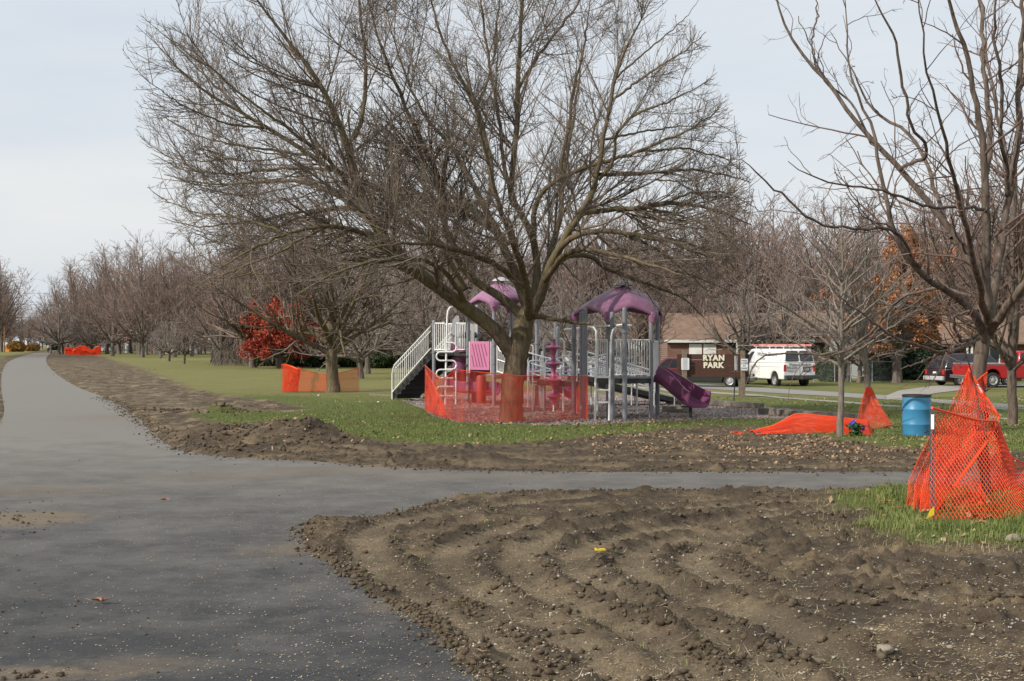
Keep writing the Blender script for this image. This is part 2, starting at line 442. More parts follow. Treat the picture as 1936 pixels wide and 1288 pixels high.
# ground material
m = M_('ground_soil_and_turf'); t = NT(m)
geo = t.a('ShaderNodeNewGeometry').outputs['Position']
def attr(n): a = t.a('ShaderNodeAttribute'); a.attribute_name = n; return a.outputs['Fac']
n_s = t.noise(1.4, 6, .65, geo); n_m = t.noise(7, 6, .7, geo); n_f = t.noise(45, 4, .7, geo); n_l = t.noise(.16, 4, .6, geo); n_v = t.noise(140, 3, .6, geo)
dm = t.math('ADD', attr('dirt'), t.math('MULTIPLY', t.math('SUBTRACT', n_m, .5), 1.5))
dm = t.math('ADD', dm, t.math('MULTIPLY', t.math('SUBTRACT', n_s, .5), 1.3))
dmask = t.ramp(dm, [(.0, (0, 0, 0)), (.22, (1, 1, 1))])
soil = t.ramp(n_m, [(.28, (.045, .033, .023)), (.48, (.105, .079, .053)), (.72, (.200, .153, .102))])
soil = t.mix(t.math('MULTIPLY', t.ramp(n_f, [(.35, (1, 1, 1)), (.55, (0, 0, 0))]), .6), soil, (.055, .042, .030))
straw = t.math('MULTIPLY', t.ramp(n_s, [(.48, (0, 0, 0)), (.68, (1, 1, 1))]), .60)
soil = t.mix(straw, soil, (.26, .195, .115))
soil = t.mix(t.math('MULTIPLY', attr('track'), .85), soil, t.ramp(n_f, [(.3, (.13, .10, .067)), (.7, (.27, .212, .14))]))
soil = t.mix(t.math('MULTIPLY', attr('berm'), .9), soil, t.ramp(n_f, [(.35, (.038, .029, .021)), (.7, (.10, .078, .054))]))
fl = t.ramp(n_v, [(.66, (0, 0, 0)), (.72, (1, 1, 1))])
soil = t.mix(t.math('MULTIPLY', fl, .7), soil, (.40, .33, .22))
wet = t.ramp(t.noise(.7, 5, .6, geo), [(.42, (1, 1, 1)), (.56, (0, 0, 0))])
soil = t.mix(t.math('MULTIPLY', wet, .45), soil, (.05, .04, .03))
gr_l = t.ramp(n_f, [(.3, (.052, .072, .015)), (.7, (.155, .180, .052))])
gr_y = t.ramp(n_f, [(.3, (.115, .118, .038)), (.7, (.27, .245, .10))])
lu = t.math('ADD', attr('lush'), t.math('MULTIPLY', t.math('SUBTRACT', n_l, .5), 1.7))
lu = t.math('ADD', lu, t.math('MULTIPLY', t.math('SUBTRACT', n_s, .5), 1.3))
grass = t.mix(t.ramp(lu, [(.25, (0, 0, 0)), (.75, (1, 1, 1))]), gr_y, gr_l)
grass = t.mix(t.math('MULTIPLY', t.ramp(t.noise(.45, 7, .7, geo), [(.45, (0, 0, 0)), (.7, (1, 1, 1))]), .45), grass, t.ramp(n_f, [(.3, (.07, .085, .02)), (.7, (.15, .15, .05))]))
ba = t.math('MULTIPLY', t.ramp(t.noise(2.6, 5, .7, geo), [(.60, (0, 0, 0)), (.72, (1, 1, 1))]), .35)
grass = t.mix(ba, grass, (.16, .13, .07))
lf = t.math('MULTIPLY', t.ramp(t.noise(9, 4, .8, geo), [(.55, (0, 0, 0)), (.64, (1, 1, 1))]), attr('leaf'))
grass = t.mix(lf, grass, (.26, .17, .085)); soil = t.mix(t.math('MULTIPLY', lf, .8), soil, (.27, .18, .10))
fx0 = t.a('ShaderNodeMapping'); fx0.inputs['Scale'].default_value = (1.6, .45, 1); fx0.inputs['Rotation'].default_value = (0, 0, -.3); t.c(geo, fx0.inputs[0])
mu = t.ramp(n_f, [(.3, (.14, .112, .10)), (.55, (.32, .27, .25)), (.75, (.50, .44, .41))])
mu = t.mix(t.ramp(n_s, [(.45, (0, 0, 0)), (.65, (.8, .8, .8))]), mu, t.ramp(n_f, [(.3, (.05, .035, .025)), (.7, (.2, .12, .07))]))
sand = t.ramp(t.noise(1.1, 7, .75, fx0.outputs[0]), [(.50, (0, 0, 0)), (.62, (1, 1, 1))])
soil = t.mix(t.math('MULTIPLY', t.math('MULTIPLY', sand, attr('sandy')), .6), soil, (.36, .28, .17))
c = t.mix(dmask, grass, soil)
mm = t.ramp(t.math('ADD', attr('mulch'), t.math('MULTIPLY', t.math('SUBTRACT', n_m, .5), .5)), [(.0, (0, 0, 0)), (.08, (1, 1, 1))])
c = t.mix(mm, c, mu)
hb = t.math('ADD', t.math('MULTIPLY', n_f, .6), t.math('MULTIPLY', n_m, .9))
hb = t.math('ADD', hb, t.math('MULTIPLY', n_v, .25))
t.out(c, .95, hb, .9, .035, spec=.15)
MT['ground'] = m
me = mesh_np('ground', np.stack([X, Y, Z], -1).reshape(-1, 3), qd, None, m, True)
def fattr(me, n, a):
    at = me.attributes.new(n, 'FLOAT', 'POINT'); at.data.foreach_set('value', np.asarray(a, np.float32).ravel())
dscale = np.clip(dirt / (.35 + Y.clip(5, 200) * .012), -1.5, 1.5) * .6
md = sd(X, Y, MUDL)
dscale = np.maximum(dscale, np.clip(md + .5, -1, 1))
dscale = np.maximum(dscale, np.where(pth > -.4, .6, -2))
dscale = np.where(g2 > 0, np.minimum(dscale, -.05 - g2 * .4), dscale)
fattr(me, 'dirt', dscale)
# lushness: bright turf round the playground and at the right, straw-yellow far lawn
lush = .95 - .85 * sstep(40, 62, Y) + .35 * sstep(0, 14, X)
fattr(me, 'sandy', sstep(26, 32, Y) * (1 - sstep(120, 200, Y)) * (X < -4)); fattr(me, 'lush', lush); fattr(me, 'mulch', np.clip(mul / .5, -1, 1)); fattr(me, 'track', tr); fattr(me, 'berm', berm)
lx, ly = G(1500, 845)
leafm = np.clip(1.1 - np.hypot((X - lx - .3) / 5.0, (Y - ly) / 5.0), 0, .9) + .28 * sstep(-2, 6, X) * sstep(25, 33, Y) * (1 - sstep(60, 90, Y))
fattr(me, 'leaf', leafm)
link('ground', me).update_tag(); bpy.data.objects['ground']['kind'] = 'structure'

# ---------------------------------------------------------------- asphalt
m = M_('asphalt_new'); t = NT(m)
geo = t.a('ShaderNodeNewGeometry').outputs['Position']
a = t.noise(75, 4, .75, geo); b = t.noise(.9, 7, .72, geo); c3 = t.noise(3.2, 6, .75, geo); ds = t.noise(26, 3, .6, geo)
base = t.ramp(a, [(.3, (.016, .017, .018)), (.7, (.066, .066, .068))])
sep = t.a('ShaderNodeSeparateXYZ'); t.c(geo, sep.inputs[0])
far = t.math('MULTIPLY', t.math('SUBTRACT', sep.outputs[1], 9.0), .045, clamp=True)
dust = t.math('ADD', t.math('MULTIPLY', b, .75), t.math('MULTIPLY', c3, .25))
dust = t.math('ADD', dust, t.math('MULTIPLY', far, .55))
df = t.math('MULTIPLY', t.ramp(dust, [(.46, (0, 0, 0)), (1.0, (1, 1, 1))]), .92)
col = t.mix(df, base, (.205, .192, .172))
st = t.ramp(c3, [(.62, (0, 0, 0)), (.72, (1, 1, 1))])
sx = t.a('ShaderNodeMapping'); sx.inputs['Scale'].default_value = (.8, 2.2, 1); t.c(geo, sx.inputs[0])
st2 = t.ramp(t.noise(1.6, 6, .7, sx.outputs[0]), [(.56, (0, 0, 0)), (.68, (1, 1, 1))])
col = t.mix(t.math('MULTIPLY', t.math('MULTIPLY', st, st2), .75), col, (.24, .185, .12))
fx = t.a('ShaderNodeMapping'); fx.inputs['Scale'].default_value = (1.3, 1.0, 1); fx.inputs['Rotation'].default_value = (0, 0, .35); t.c(geo, fx.inputs[0])
sm = t.ramp(t.noise(2.3, 8, .78, fx.outputs[0]), [(.50, (0, 0, 0)), (.75, (1, 1, 1))])
col = t.mix(t.math('MULTIPLY', sm, .22), col, (.20, .178, .148))
spk = t.ramp(t.noise(38, 2, .6, geo), [(.66, (0, 0, 0)), (.71, (1, 1, 1))])
col = t.mix(t.math('MULTIPLY', spk, .35), col, (.30, .27, .22))
for (su_, sv_, rx_, ry_, k_) in ((30, 985, 1.25, 1.0, 1.0), (100, 975, .9, .6, .8), (60, 1278, .9, .35, .8), (560, 1040, .8, .9, .55), (250, 1260, .8, .4, .4), (760, 1150, .5, .5, .5), (420, 905, 2.5, 1.2, .35), (620, 890, 3.2, .9, .45), (900, 905, 3, .7, .3), (200, 790, 2, 3, .3), (60, 930, 2.4, 1.3, .4), (660, 1000, 1.0, .5, .4)):
    cx_, cy_ = G(su_, sv_); s1 = t.a('ShaderNodeVectorMath', operation='SUBTRACT'); t.c(geo, s1.inputs[0]); s1.inputs[1].default_value = (cx_, cy_, 0)
    s2 = t.a('ShaderNodeVectorMath', operation='MULTIPLY'); t.c(s1.outputs[0], s2.inputs[0]); s2.inputs[1].default_value = (1 / rx_, 1 / ry_, 0)
    s3 = t.a('ShaderNodeVectorMath', operation='LENGTH'); t.c(s2.outputs[0], s3.inputs[0])
    e_ = t.math('SUBTRACT', 1.35, s3.outputs['Value']); e_ = t.math('MULTIPLY', e_, c3); e_ = t.math('MULTIPLY', t.ramp(e_, [(.28, (0, 0, 0)), (.55, (1, 1, 1))]), k_)
    col = t.mix(e_, col, t.ramp(a, [(.3, (.10, .078, .055)), (.7, (.22, .17, .115))]))
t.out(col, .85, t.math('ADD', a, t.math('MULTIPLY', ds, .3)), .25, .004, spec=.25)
import bmesh
def sheet(name, P, mt, z0, kind='structure', grid=None):
    bm = bmesh.new(); vs = [bm.verts.new((float(x), float(y), float(tz(x, y)) + z0)) for x, y in P]
    f = bm.faces.new(vs); bmesh.ops.triangulate(bm, faces=[f], ngon_method='EAR_CLIP')
    if f.is_valid and f.normal.z < 0: pass
    bmesh.ops.recalc_face_normals(bm, faces=bm.faces)
    me = bpy.data.meshes.new(name); bm.to_mesh(me); bm.free(); me.materials.append(mt)
    if len(me.polygons) and me.polygons[0].normal.z < 0: me.flip_normals()
    o = link(name, me); o['kind'] = kind; return o
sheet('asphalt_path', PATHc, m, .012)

# street, driveway and pavement beyond the playground
MT['street'] = mat('street_concrete', (.235, .225, .21), .9, .12, .8, bstr=.1, bscale=20)
MT['drive'] = mat('driveway_concrete', (.29, .265, .235), .9, .1, .7, bstr=.1, bscale=20)
def strip(name, pts, mt, z0, n=50):
    """pts: list of (u, vtop, vbottom) -> strip following the terrain"""
    V = []; A = np.array([G(u, a) for u, a, b in pts]); B = np.array([G(u, b) for u, a, b in pts])
    A = resample(A, n); B = resample(B, n)
    W = []
    for s in range(5):
        P = A + (B - A) * s / 4; W.append(np.c_[P, tz(P[:, 0], P[:, 1]) + z0])
    V = np.concatenate(W); q4 = [(s * n + i, s * n + i + 1, (s + 1) * n + i + 1, (s + 1) * n + i) for s in range(4) for i in range(n - 1)]
    o = link(name, mesh_np(name, V, np.array(q4)[:, ::-1], None, mt)); o['kind'] = 'structure'
    if o.data.polygons[0].normal.z < 0: o.data.flip_normals()
    return o
strip('street', [(560, 674.5, 677), (690, 681.5, 687), (760, 685.5, 692), (900, 694, 703), (1060, 704, 714), (1309, 725, 734), (1451, 734.5, 742.5), (1580, 741.5, 750), (1700, 750, 757), (1936, 767, 781), (2200, 790, 812)], MT['street'], .012)
strip('driveway', [(1676, 748.5, 757), (1700, 739, 754), (1770, 729.5, 744), (1860, 727, 733), (1960, 726, 729.5), (2050, 725.5, 728)], MT['drive'], .020)
strip('pavement', [(500, 675.4, 676.6), (600, 679.6, 681.2), (700, 687.5, 690), (760, 692.5, 695.5), (1000, 714, 717.5), (1130, 724, 727), (1309, 739, 742), (1440, 747, 750), (1600, 760, 763), (1800, 779, 783), (1936, 793, 798), (2100, 812, 818)], MT['drive'], .016)
# ---------------------------------------------------------------- vectorised tree growing
def nrm(a): return a / (np.linalg.norm(a, axis=-1, keepdims=True) + 1e-9)
def tubes_np(P, Rr, k):
    """P [N,M,3], Rr [N,M] -> verts, quads"""
    N, M, _ = P.shape
    T = np.empty_like(P); T[:, 1:-1] = P[:, 2:] - P[:, :-2]; T[:, 0] = P[:, 1] - P[:, 0]; T[:, -1] = P[:, -1] - P[:, -2]
    T = nrm(T); ax = nrm(P[:, -1] - P[:, 0])
    ref = np.where(np.abs(ax[:, 2:3]) < .75, np.array([[0, 0, 1.]]), np.array([[0, 1., 0]]))
    A = nrm(np.cross(T, ref[:, None, :])); B = np.cross(T, A)
    w = 2 * np.pi * np.arange(k) / k
    V = P[:, :, None] + (A[:, :, None] * np.cos(w)[:, None] + B[:, :, None] * np.sin(w)[:, None]) * Rr[:, :, None, None]
    ids = np.arange(N * M * k).reshape(N, M, k)
    a = ids[:, :-1]; b = ids[:, 1:]
    Q = np.stack([a, np.roll(a, -1, 2), np.roll(b, -1, 2), b], -1).reshape(-1, 4)
    return V.reshape(-1, 3), Q
def grow(rg, P0, D, L, r0, r1, M, wob, trop, tropv=(0, 0, 1)):
    N = len(P0); P = np.empty((N, M, 3)); P[:, 0] = P0; d = nrm(D); st = L / (M - 1)
    tv = np.asarray(tropv, float)
    for i in range(1, M):
        d = nrm(d + rg.normal(size=(N, 3)) * wob + tv * (trop if np.isscalar(trop) else trop[:, None]))
        P[:, i] = P[:, i - 1] + d * st[:, None]
    t = np.linspace(0, 1, M)[None]
    return P, r0[:, None] * (1 - t) + r1[:, None] * t
def branch(rg, P, Rr, per, t0, t1, ang, lenf, lr, rf, rmin, M, wob, trop, env=None, flat=0.0, rtip=.4, lmax=9e9, pw=None, tp=.65, tb=1.0):
    """children of every polyline in P. per: children per metre of parent length"""
    seg = np.linalg.norm(np.diff(P, axis=1), axis=2).sum(1)
    cnt = np.maximum(1, rg.poisson(np.maximum(seg * (t1 - t0) * per, .01)))
    if pw is not None: cnt = np.minimum(cnt, pw)
    pi = np.repeat(np.arange(len(P)), cnt); N = len(pi)
    t = t0 + (t1 - t0) * rg.random(N) ** tb; Mp = P.shape[1]
    f = t * (Mp - 1); i = np.minimum(f.astype(int), Mp - 2); fr = (f - i)[:, None]
    b = P[pi, i] * (1 - fr) + P[pi, i + 1] * fr
    T = nrm(P[pi, i + 1] - P[pi, i]); rp = Rr[pi, i] * (1 - fr[:, 0]) + Rr[pi, i + 1] * fr[:, 0]
    rv = rg.normal(size=(N, 3)); rv[:, 2] *= (1 - flat)
    pr = nrm(rv - T * (rv * T).sum(1, keepdims=True))
    an = np.radians(rg.normal(ang, ang * .22, N))[:, None]
    D = T * np.cos(an) + pr * np.sin(an)
    L = np.minimum((seg[pi] * (1 - tp * t) * lenf) * rg.uniform(1 - lr, 1 + lr, N), lmax)
    r0 = np.maximum(np.minimum(rp * rf, L * .02 + rmin), rmin)
    C, CR = grow(rg, b, D, L, r0, np.maximum(r0 * rtip, rmin * .55), M, wob, trop)
    if env is not None:
        ins = env(C)                      # bool [N,M]
        bad = ~ins; first = np.where(bad.any(1), bad.argmax(1), M)
        s = np.clip(first / (M - 1), .0, 1)
        s = np.where(first >= M, 1, s * rg.uniform(.75, 1.0, N))
        keep = s > .12
        C = C[:, :1] + (C - C[:, :1]) * s[:, None, None]
        C = C[keep]; CR = CR[keep]
    return C, CR
def limbset(L, M=26):
    P = []; Rr = []
    for pts, r in L:
        q4 = np.array([list(p) + [rr] for p, rr in zip(pts, r)], float)
        s = smooth_path(q4, M, 2); P.append(s[:, :3]); Rr.append(s[:, 3])
    return np.array(P), np.array(Rr)
def combine(parts):
    V = []; Q = []; n = 0
    for v, qq in parts: V.append(v); Q.append(qq + n); n += len(v)
    return np.concatenate(V), np.concatenate(Q)
def leafcards(rg, C, size, flat=.5):
    """small bent leaf of two tris per centre"""
    N = len(C); a = nrm(rg.normal(size=(N, 3))); b = nrm(np.cross(a, rg.normal(size=(N, 3))))
    s = size * rg.uniform(.6, 1.3, N)[:, None]
    V = np.stack([C - a * s, C + b * s * .55, C + a * s, C - b * s * .55 + np.cross(a, b) * s * .25], 1).reshape(-1, 3)
    return V, np.arange(N * 4).reshape(-1, 4)

# ---------------------------------------------------------------- main tree by the playground
def px_poly(Y0, L):
    """L: list of (u,v,r_px,dY)"""
    P = [q(u, v, Y0 + dy) for u, v, r, dy in L]; r = [rp / F * (Y0 + dy) for u, v, rp, dy in L]
    return P, r
rg = np.random.default_rng(11)
YM = 35.9
tree_limbs = [
 [(966, 802, 29, 0), (967, 785, 26, 0), (968, 740, 25, 0), (974, 700, 25.5, 0), (978, 665, 25, 0), (985, 640, 24, 0), (990, 610, 22, .0), (996, 590, 17, .1), (1002, 570, 14, .2)],
 # A low left limb up to the far left top
 [(972, 676, 20, -.0), (950, 634, 18, -.2), (915, 604, 17, -.4), (882, 586, 16.5, -.6), (836, 549, 16, -.9), (789, 514, 15, -1.2), (748, 487, 14.5, -1.4), (707, 427, 12, -1.6), (679, 371, 11, -1.7), (665, 310, 9.5, -1.8), (657, 272, 8.5, -1.9), (636, 217, 7.5, -2), (609, 167, 6.5, -2.2), (582, 124, 5.5, -2.4), (558, 93, 4.5, -2.5), (531, 58, 4, -2.6), (500, 20, 3, -2.8), (470, -20, 2, -3), (440, -60, 1, -3)],
 [(657, 272, 7, -1.9), (679, 252, 6.5, -1.8), (690, 186, 6, -1.7), (692, 128, 5, -1.7), (686, 70, 4, -1.6), (679, 0, 3.5, -1.5), (672, -60, 2.5, -1.4), (668, -140, 1, -1.4)],
 # B long left limb
 [(880, 548, 10, .6), (850, 500, 9, .8), (826, 445, 9, .9), (795, 408, 8, 1), (741, 369, 7.5, 1), (702, 345, 7, 1), (660, 334, 7, .9), (628, 322, 7, .8), (582, 292, 6.5, .7), (543, 262, 6, .6), (508, 243, 5.5, .5), (469, 221, 5, .4), (419, 190, 4, .3), (372, 166, 3.5, .2), (333, 128, 2.5, .1), (302, 78, 1.2, 0)],
 # C dark limb
 [(996, 612, 15, 0), (954, 560, 12, .3), (913, 546, 11, .5), (880, 520, 10, .7), (860, 485, 9.5, .8), (836, 438, 9, .9), (839, 388, 8.5, .8), (833, 342, 8, .7), (819, 307, 7.5, .6), (795, 268, 6.5, .4), (772, 217, 5.5, .2), (756, 171, 5, 0), (729, 116, 4, -.2), (706, 50, 3, -.4), (690, -20, 2, -.5), (670, -90, 1, -.6)],
 [(843, 369, 6, .8), (870, 380, 7, 1.1), (897, 400, 8, 1), (925, 420, 9, .6), (950, 450, 9.5, .3)][::-1],
 # E central left
 [(996, 585, 13, .1), (980, 530, 12, .0), (954, 464, 11.5, -.2), (936, 430, 10.5, -.3), (916, 392, 9, -.3), (895, 350, 7, -.4), (880, 318, 6, -.4), (858, 285, 5, -.4), (830, 250, 4.5, -.5), (800, 221, 4, -.6), (770, 150, 3, -.7), (745, 80, 2, -.8), (730, 10, 1, -.9)],
 [(918, 395, 7, -.3), (932, 349, 8, -.5), (928, 303, 7, -.6), (912, 233, 6, -.7), (893, 182, 5.5, -.8), (870, 145, 4.5, -.9), (850, 110, 4, -1), (825, 50, 3, -1.2), (810, -20, 2, -1.3), (800, -90, 1, -1.4)],
 [(900, 205, 4, -.7), (920, 160, 3.5, -.5), (935, 100, 3, -.4), (940, 40, 2.5, -.3), (948, -40, 1.5, -.2)],
 # F centre vertical
 [(1000, 590, 15, .1), (1016, 540, 12, .4), (1018, 500, 10.5, .5), (1006, 430, 9.5, .7), (972, 392, 8.5, .8), (957, 365, 8, .8), (971, 318, 8, .7), (978, 248, 8, .6), (978, 175, 7.5, .5), (980, 128, 6, .4), (984, 70, 5, .3), (986, 0, 4, .2), (990, -80, 2.5, .1), (993, -170, 1, 0)],
 [(978, 175, 4.5, .5), (1010, 115, 4.5, .8), (1045, 70, 4, 1), (1085, 20, 3, 1.3), (1120, -40, 2, 1.5), (1150, -100, 1, 1.6)],
 [(970, 390, 6, .8), (950, 300, 5.5, 1.3), (945, 230, 5, 1.6), (925, 120, 4, 2), (912, 30, 3, 2.2), (905, -60, 2, 2.4), (900, -130, 1, 2.5)],
 # J right from centre
 [(1012, 480, 8, .6), (1008, 420, 8, .2), (1014, 370, 7.5, -.1), (1052, 340, 7, -.4), (1087, 322, 6, -.6), (1134, 308, 5.5, -.8), (1170, 298, 5, -1), (1208, 287, 4.5, -1.2), (1266, 262, 3.5, -1.5), (1320, 240, 2.2, -1.7), (1360, 205, 1, -1.9)],
 [(1060, 338, 5, -.4), (1064, 290, 5, -.5), (1078, 230, 4.5, -.6), (1080, 180, 4, -.6), (1100, 110, 3, -.7), (1110, 40, 2, -.8), (1118, -20, 1, -.9)],
 # G right-up
 [(1004, 600, 16, .1), (1028, 545, 13.5, -.3), (1037, 505, 12.5, -.5), (1058, 469, 11.5, -.8), (1084, 422, 10.5, -1), (1110, 381, 9, -1.2), (1134, 345, 8, -1.4), (1130, 312, 7, -1.4), (1140, 264, 6, -1.5), (1149, 229, 5.5, -1.5), (1155, 194, 5, -1.5), (1162, 150, 4.5, -1.5), (1180, 97, 3.5, -1.6), (1205, 50, 2.5, -1.7), (1230, 0, 1.2, -1.8)],
 [(1158, 190, 4, -1.5), (1190, 165, 3.6, -1.6), (1240, 130, 3, -1.8), (1290, 100, 2, -2), (1335, 60, 1, -2)],
 [(1132, 340, 5, -1.4), (1160, 310, 4.6, -1.7), (1165, 250, 4, -1.9), (1200, 215, 3.5, -2.1), (1270, 190, 2.6, -2.4), (1345, 150, 1, -2.6)],
 # H, I right low limbs
 [(1055, 475, 9, -.8), (1080, 446, 8.5, -1.2), (1130, 436, 8, -1.6), (1175, 438, 7, -2), (1215, 447, 6, -2.3), (1270, 458, 5, -2.6), (1330, 480, 3.5, -2.9), (1390, 520, 1.5, -3.1)],
 [(1093, 408, 8, -1), (1120, 398, 8, -.7), (1160, 396, 7.5, -.4), (1210, 397, 7, -.1), (1250, 384, 6, .3), (1300, 385, 5, .6), (1360, 400, 3.5, .9), (1420, 425, 1.5, 1.2)],
 [(1040, 510, 8, 0), (1075, 480, 8, .7), (1120, 485, 7, 1.4), (1151, 512, 6, 1.8), (1223, 536, 4.5, 2.2), (1290, 560, 3, 2.5), (1330, 600, 1.2, 2.7)],
 [(1134, 330, 6, -1.3), (1175, 330, 5.5, -.7), (1230, 328, 5, -.1), (1300, 320, 4, .5), (1370, 330, 2.6, 1), (1420, 345, 1.2, 1.3)],
 # low dead stub and left low limbs
 [(1004, 596, 9, -.3), (1040, 602, 6, -.9), (1084, 610, 5, -1.3), (1118, 613, 4, -1.6), (1122, 612, 2, -1.7)],
 [(882, 575, 8, -.6), (850, 520, 7, -2), (805, 490, 6, -3), (758, 489, 6, -3.6), (700, 495, 5, -4), (620, 520, 3.5, -4.4), (560, 560, 1.5, -4.6)],
 [(836, 545, 7, -.9), (812, 460, 7.5, -.2), (790, 420, 7, .3), (722, 413, 6.5, .8), (665, 390, 5.5, 1.2), (590, 400, 4, 1.6), (500, 440, 2.5, 1.9), (430, 480, 1.2, 2)],
 [(748, 487, 8, -1.4), (690, 440, 7, -2.2), (620, 425, 6, -2.8), (540, 440, 4.5, -3.3), (460, 480, 3, -3.7), (390, 520, 1.2, -3.9)],
 [(700, 420, 7, -1.6), (640, 370, 6, -1.0), (570, 340, 5, -.5), (480, 345, 4, -.1), (390, 350, 2.6, .2), (310, 330, 1.2, .4)],
 [(680, 375, 6, -1.7), (620, 300, 5, -2.6), (540, 240, 4, -3.4), (470, 190, 3, -3.8), (400, 130, 2.2, -4.1), (350, 60, 1, -4.4)],
 # limbs that reach toward and away from the viewer
 [(1000, 600, 13, -.3), (1000, 560, 11, -1.3), (985, 500, 9.5, -2.5), (960, 430, 8, -3.6), (930, 350, 6, -4.5), (910, 260, 4.5, -5.1), (890, 170, 3, -5.5), (880, 90, 1.2, -5.8)],
 [(1004, 590, 12, .5), (1025, 540, 10, 1.6), (1040, 480, 9, 2.9), (1060, 410, 7.5, 4), (1065, 330, 6, 4.8), (1080, 250, 4.5, 5.4), (1095, 160, 3, 5.8), (1100, 80, 1.2, 6)],
 [(1030, 530, 9, -.6), (1065, 480, 8, -2), (1110, 470, 7, -3.3), (1160, 480, 5.5, -4.4), (1230, 500, 4, -5.2), (1290, 520, 1.6, -5.8)],
 [(985, 540, 9, -.8), (940, 500, 8, -2.4), (890, 480, 7, -3.8), (820, 460, 5.5, -5), (740, 460, 4, -5.9), (670, 480, 1.8, -6.5)],
 [(960, 460, 8, .6), (910, 420, 7, 2.4), (850, 390, 6, 4), (780, 360, 5, 5.2), (710, 350, 3.5, 6), (640, 350, 1.5, 6.6)],
]
def sub_limb(pts, r0, dy0, dy1):
    n = len(pts); tree_limbs.append([(u, v, r0 * (1 - .85 * i / (n - 1)), dy0 + (dy1 - dy0) * i / (n - 1)) for i, (u, v) in enumerate(pts)])
for a_ in (([(1160, 396), (1225, 392), (1300, 412), (1380, 448), (1440, 500)], 5, -.4, -1.6), ([(1246, 388), (1300, 366), (1370, 362), (1440, 400)], 4.5, .2, 1.8), ([(1175, 438), (1240, 470), (1310, 525), (1370, 590)], 5, -2, -2.2), ([(1215, 447), (1290, 455), (1370, 490), (1430, 545)], 4.5, -2.3, -.6),
           ([(1208, 287), (1290, 280), (1370, 298), (1420, 340)], 4, -1.2, .6), ([(628, 322), (540, 318), (440, 330), (345, 322), (285, 290)], 5, .8, 2.2), ([(582, 292), (480, 280), (380, 262), (285, 205)], 4.5, .7, 2.6), ([(508, 243), (430, 235), (340, 198), (262, 140)], 4, .5, -1.2),
           ([(540, 440), (450, 412), (370, 402), (300, 372)], 4.5, -3.3, -2.8), ([(620, 425), (520, 480), (420, 520), (340, 545)], 5, -2.8, -1.8), ([(469, 221), (400, 155), (340, 95), (280, 40)], 3.6, .4, 1.5), ([(665, 390), (570, 400), (470, 420), (370, 430), (300, 410)], 5, 1.2, 2.8),
           ([(1140, 264), (1210, 250), (1290, 238), (1370, 240)], 4, -1.5, -.2), ([(1151, 512), (1230, 500), (1310, 520), (1400, 560)], 4.5, 1.8, .8), ([(609, 167), (540, 150), (450, 100), (380, 30)], 4, -2.2, -3.4), ([(1162, 150), (1230, 90), (1290, 40), (1330, -10)], 3, -1.5, .5)):
    sub_limb(*a_)
rw_ = random.Random(12)
for i in range(19):
    u0 = rw_.uniform(1150, 1290); v0 = rw_.uniform(330, 500); a_ = rw_.uniform(-.35, .75); L_ = rw_.uniform(150, 240); d0 = rw_.uniform(-3, 3)
    P_ = [(u0 + L_ * f * math.cos(a_ + .35 * f * f * -1.2 + .2), v0 + L_ * f * math.sin(a_ - .5 * f * f)) for f in (0, .25, .5, .75, 1)]
    sub_limb([(u, v) for u, v in P_ if u < 1450 and v < 610], 2.6, d0, d0 * 1.2) if sum(1 for u, v in P_ if u < 1450 and v < 610) > 2 else None
for i in range(15):
    u0 = rw_.uniform(440, 640); v0 = rw_.uniform(290, 520); a_ = rw_.uniform(-.4, .5); L_ = rw_.uniform(140, 240); d0 = rw_.uniform(-3, 3)
    P_ = [(u0 - L_ * f * math.cos(a_ - .3 * f * f), v0 + L_ * f * math.sin(a_ - .6 * f * f)) for f in (0, .25, .5, .75, 1)]
    sub_limb([(u, v) for u, v in P_ if u > 260 and v < 600], 2.4, d0, d0 * 1.2) if sum(1 for u, v in P_ if u > 260 and v < 600) > 2 else None
LM = [px_poly(YM, L) for L in tree_limbs]
PL, RL = limbset(LM, 28); RL *= .68; RL[0] *= 1.25; RL[1] *= 1.12
# slight natural kink
PL[:, 1:-1] += rg.normal(size=PL[:, 1:-1].shape) * .013
# crown envelope: radius around (u,v)=(900,380) as function of angle, in picture-plane metres, ellipsoidal in depth
env_pts = [(248, 100), (262, 180), (270, 260), (285, 330), (295, 400), (330, 470), (330, 540), (430, 580), (560, 610), (760, 600), (1000, 600), (1200, 590), (1330, 590), (1420, 540), (1440, 470), (1425, 380), (1395, 280), (1365, 180), (1320, 80), (1230, -20), (1100, -130), (950, -190), (750, -170), (560, -110), (400, -30), (300, 20)]
ea = np.array([math.atan2(-(v - 400), u - 880) for u, v in env_pts]); er = np.array([math.hypot(u - 880, v - 400) for u, v in env_pts]) / F * YM
o_ = np.argsort(ea); ea = ea[o_]; er = er[o_]
ea = np.r_[ea[-1] - 2 * np.pi, ea, ea[0] + 2 * np.pi]; er = np.r_[er[-1], er, er[0]]
cc = q(880, 400, YM)
def env_main(P):
    d = P - cc; k = np.clip(1 - (d[..., 1] / 7.6) ** 2, 0, 1) ** .5
    an = np.arctan2(d[..., 2], d[..., 0]); r = np.hypot(d[..., 0], d[..., 2])
    return (r < np.interp(an, ea, er) * k) & (P[..., 2] > 2.1)
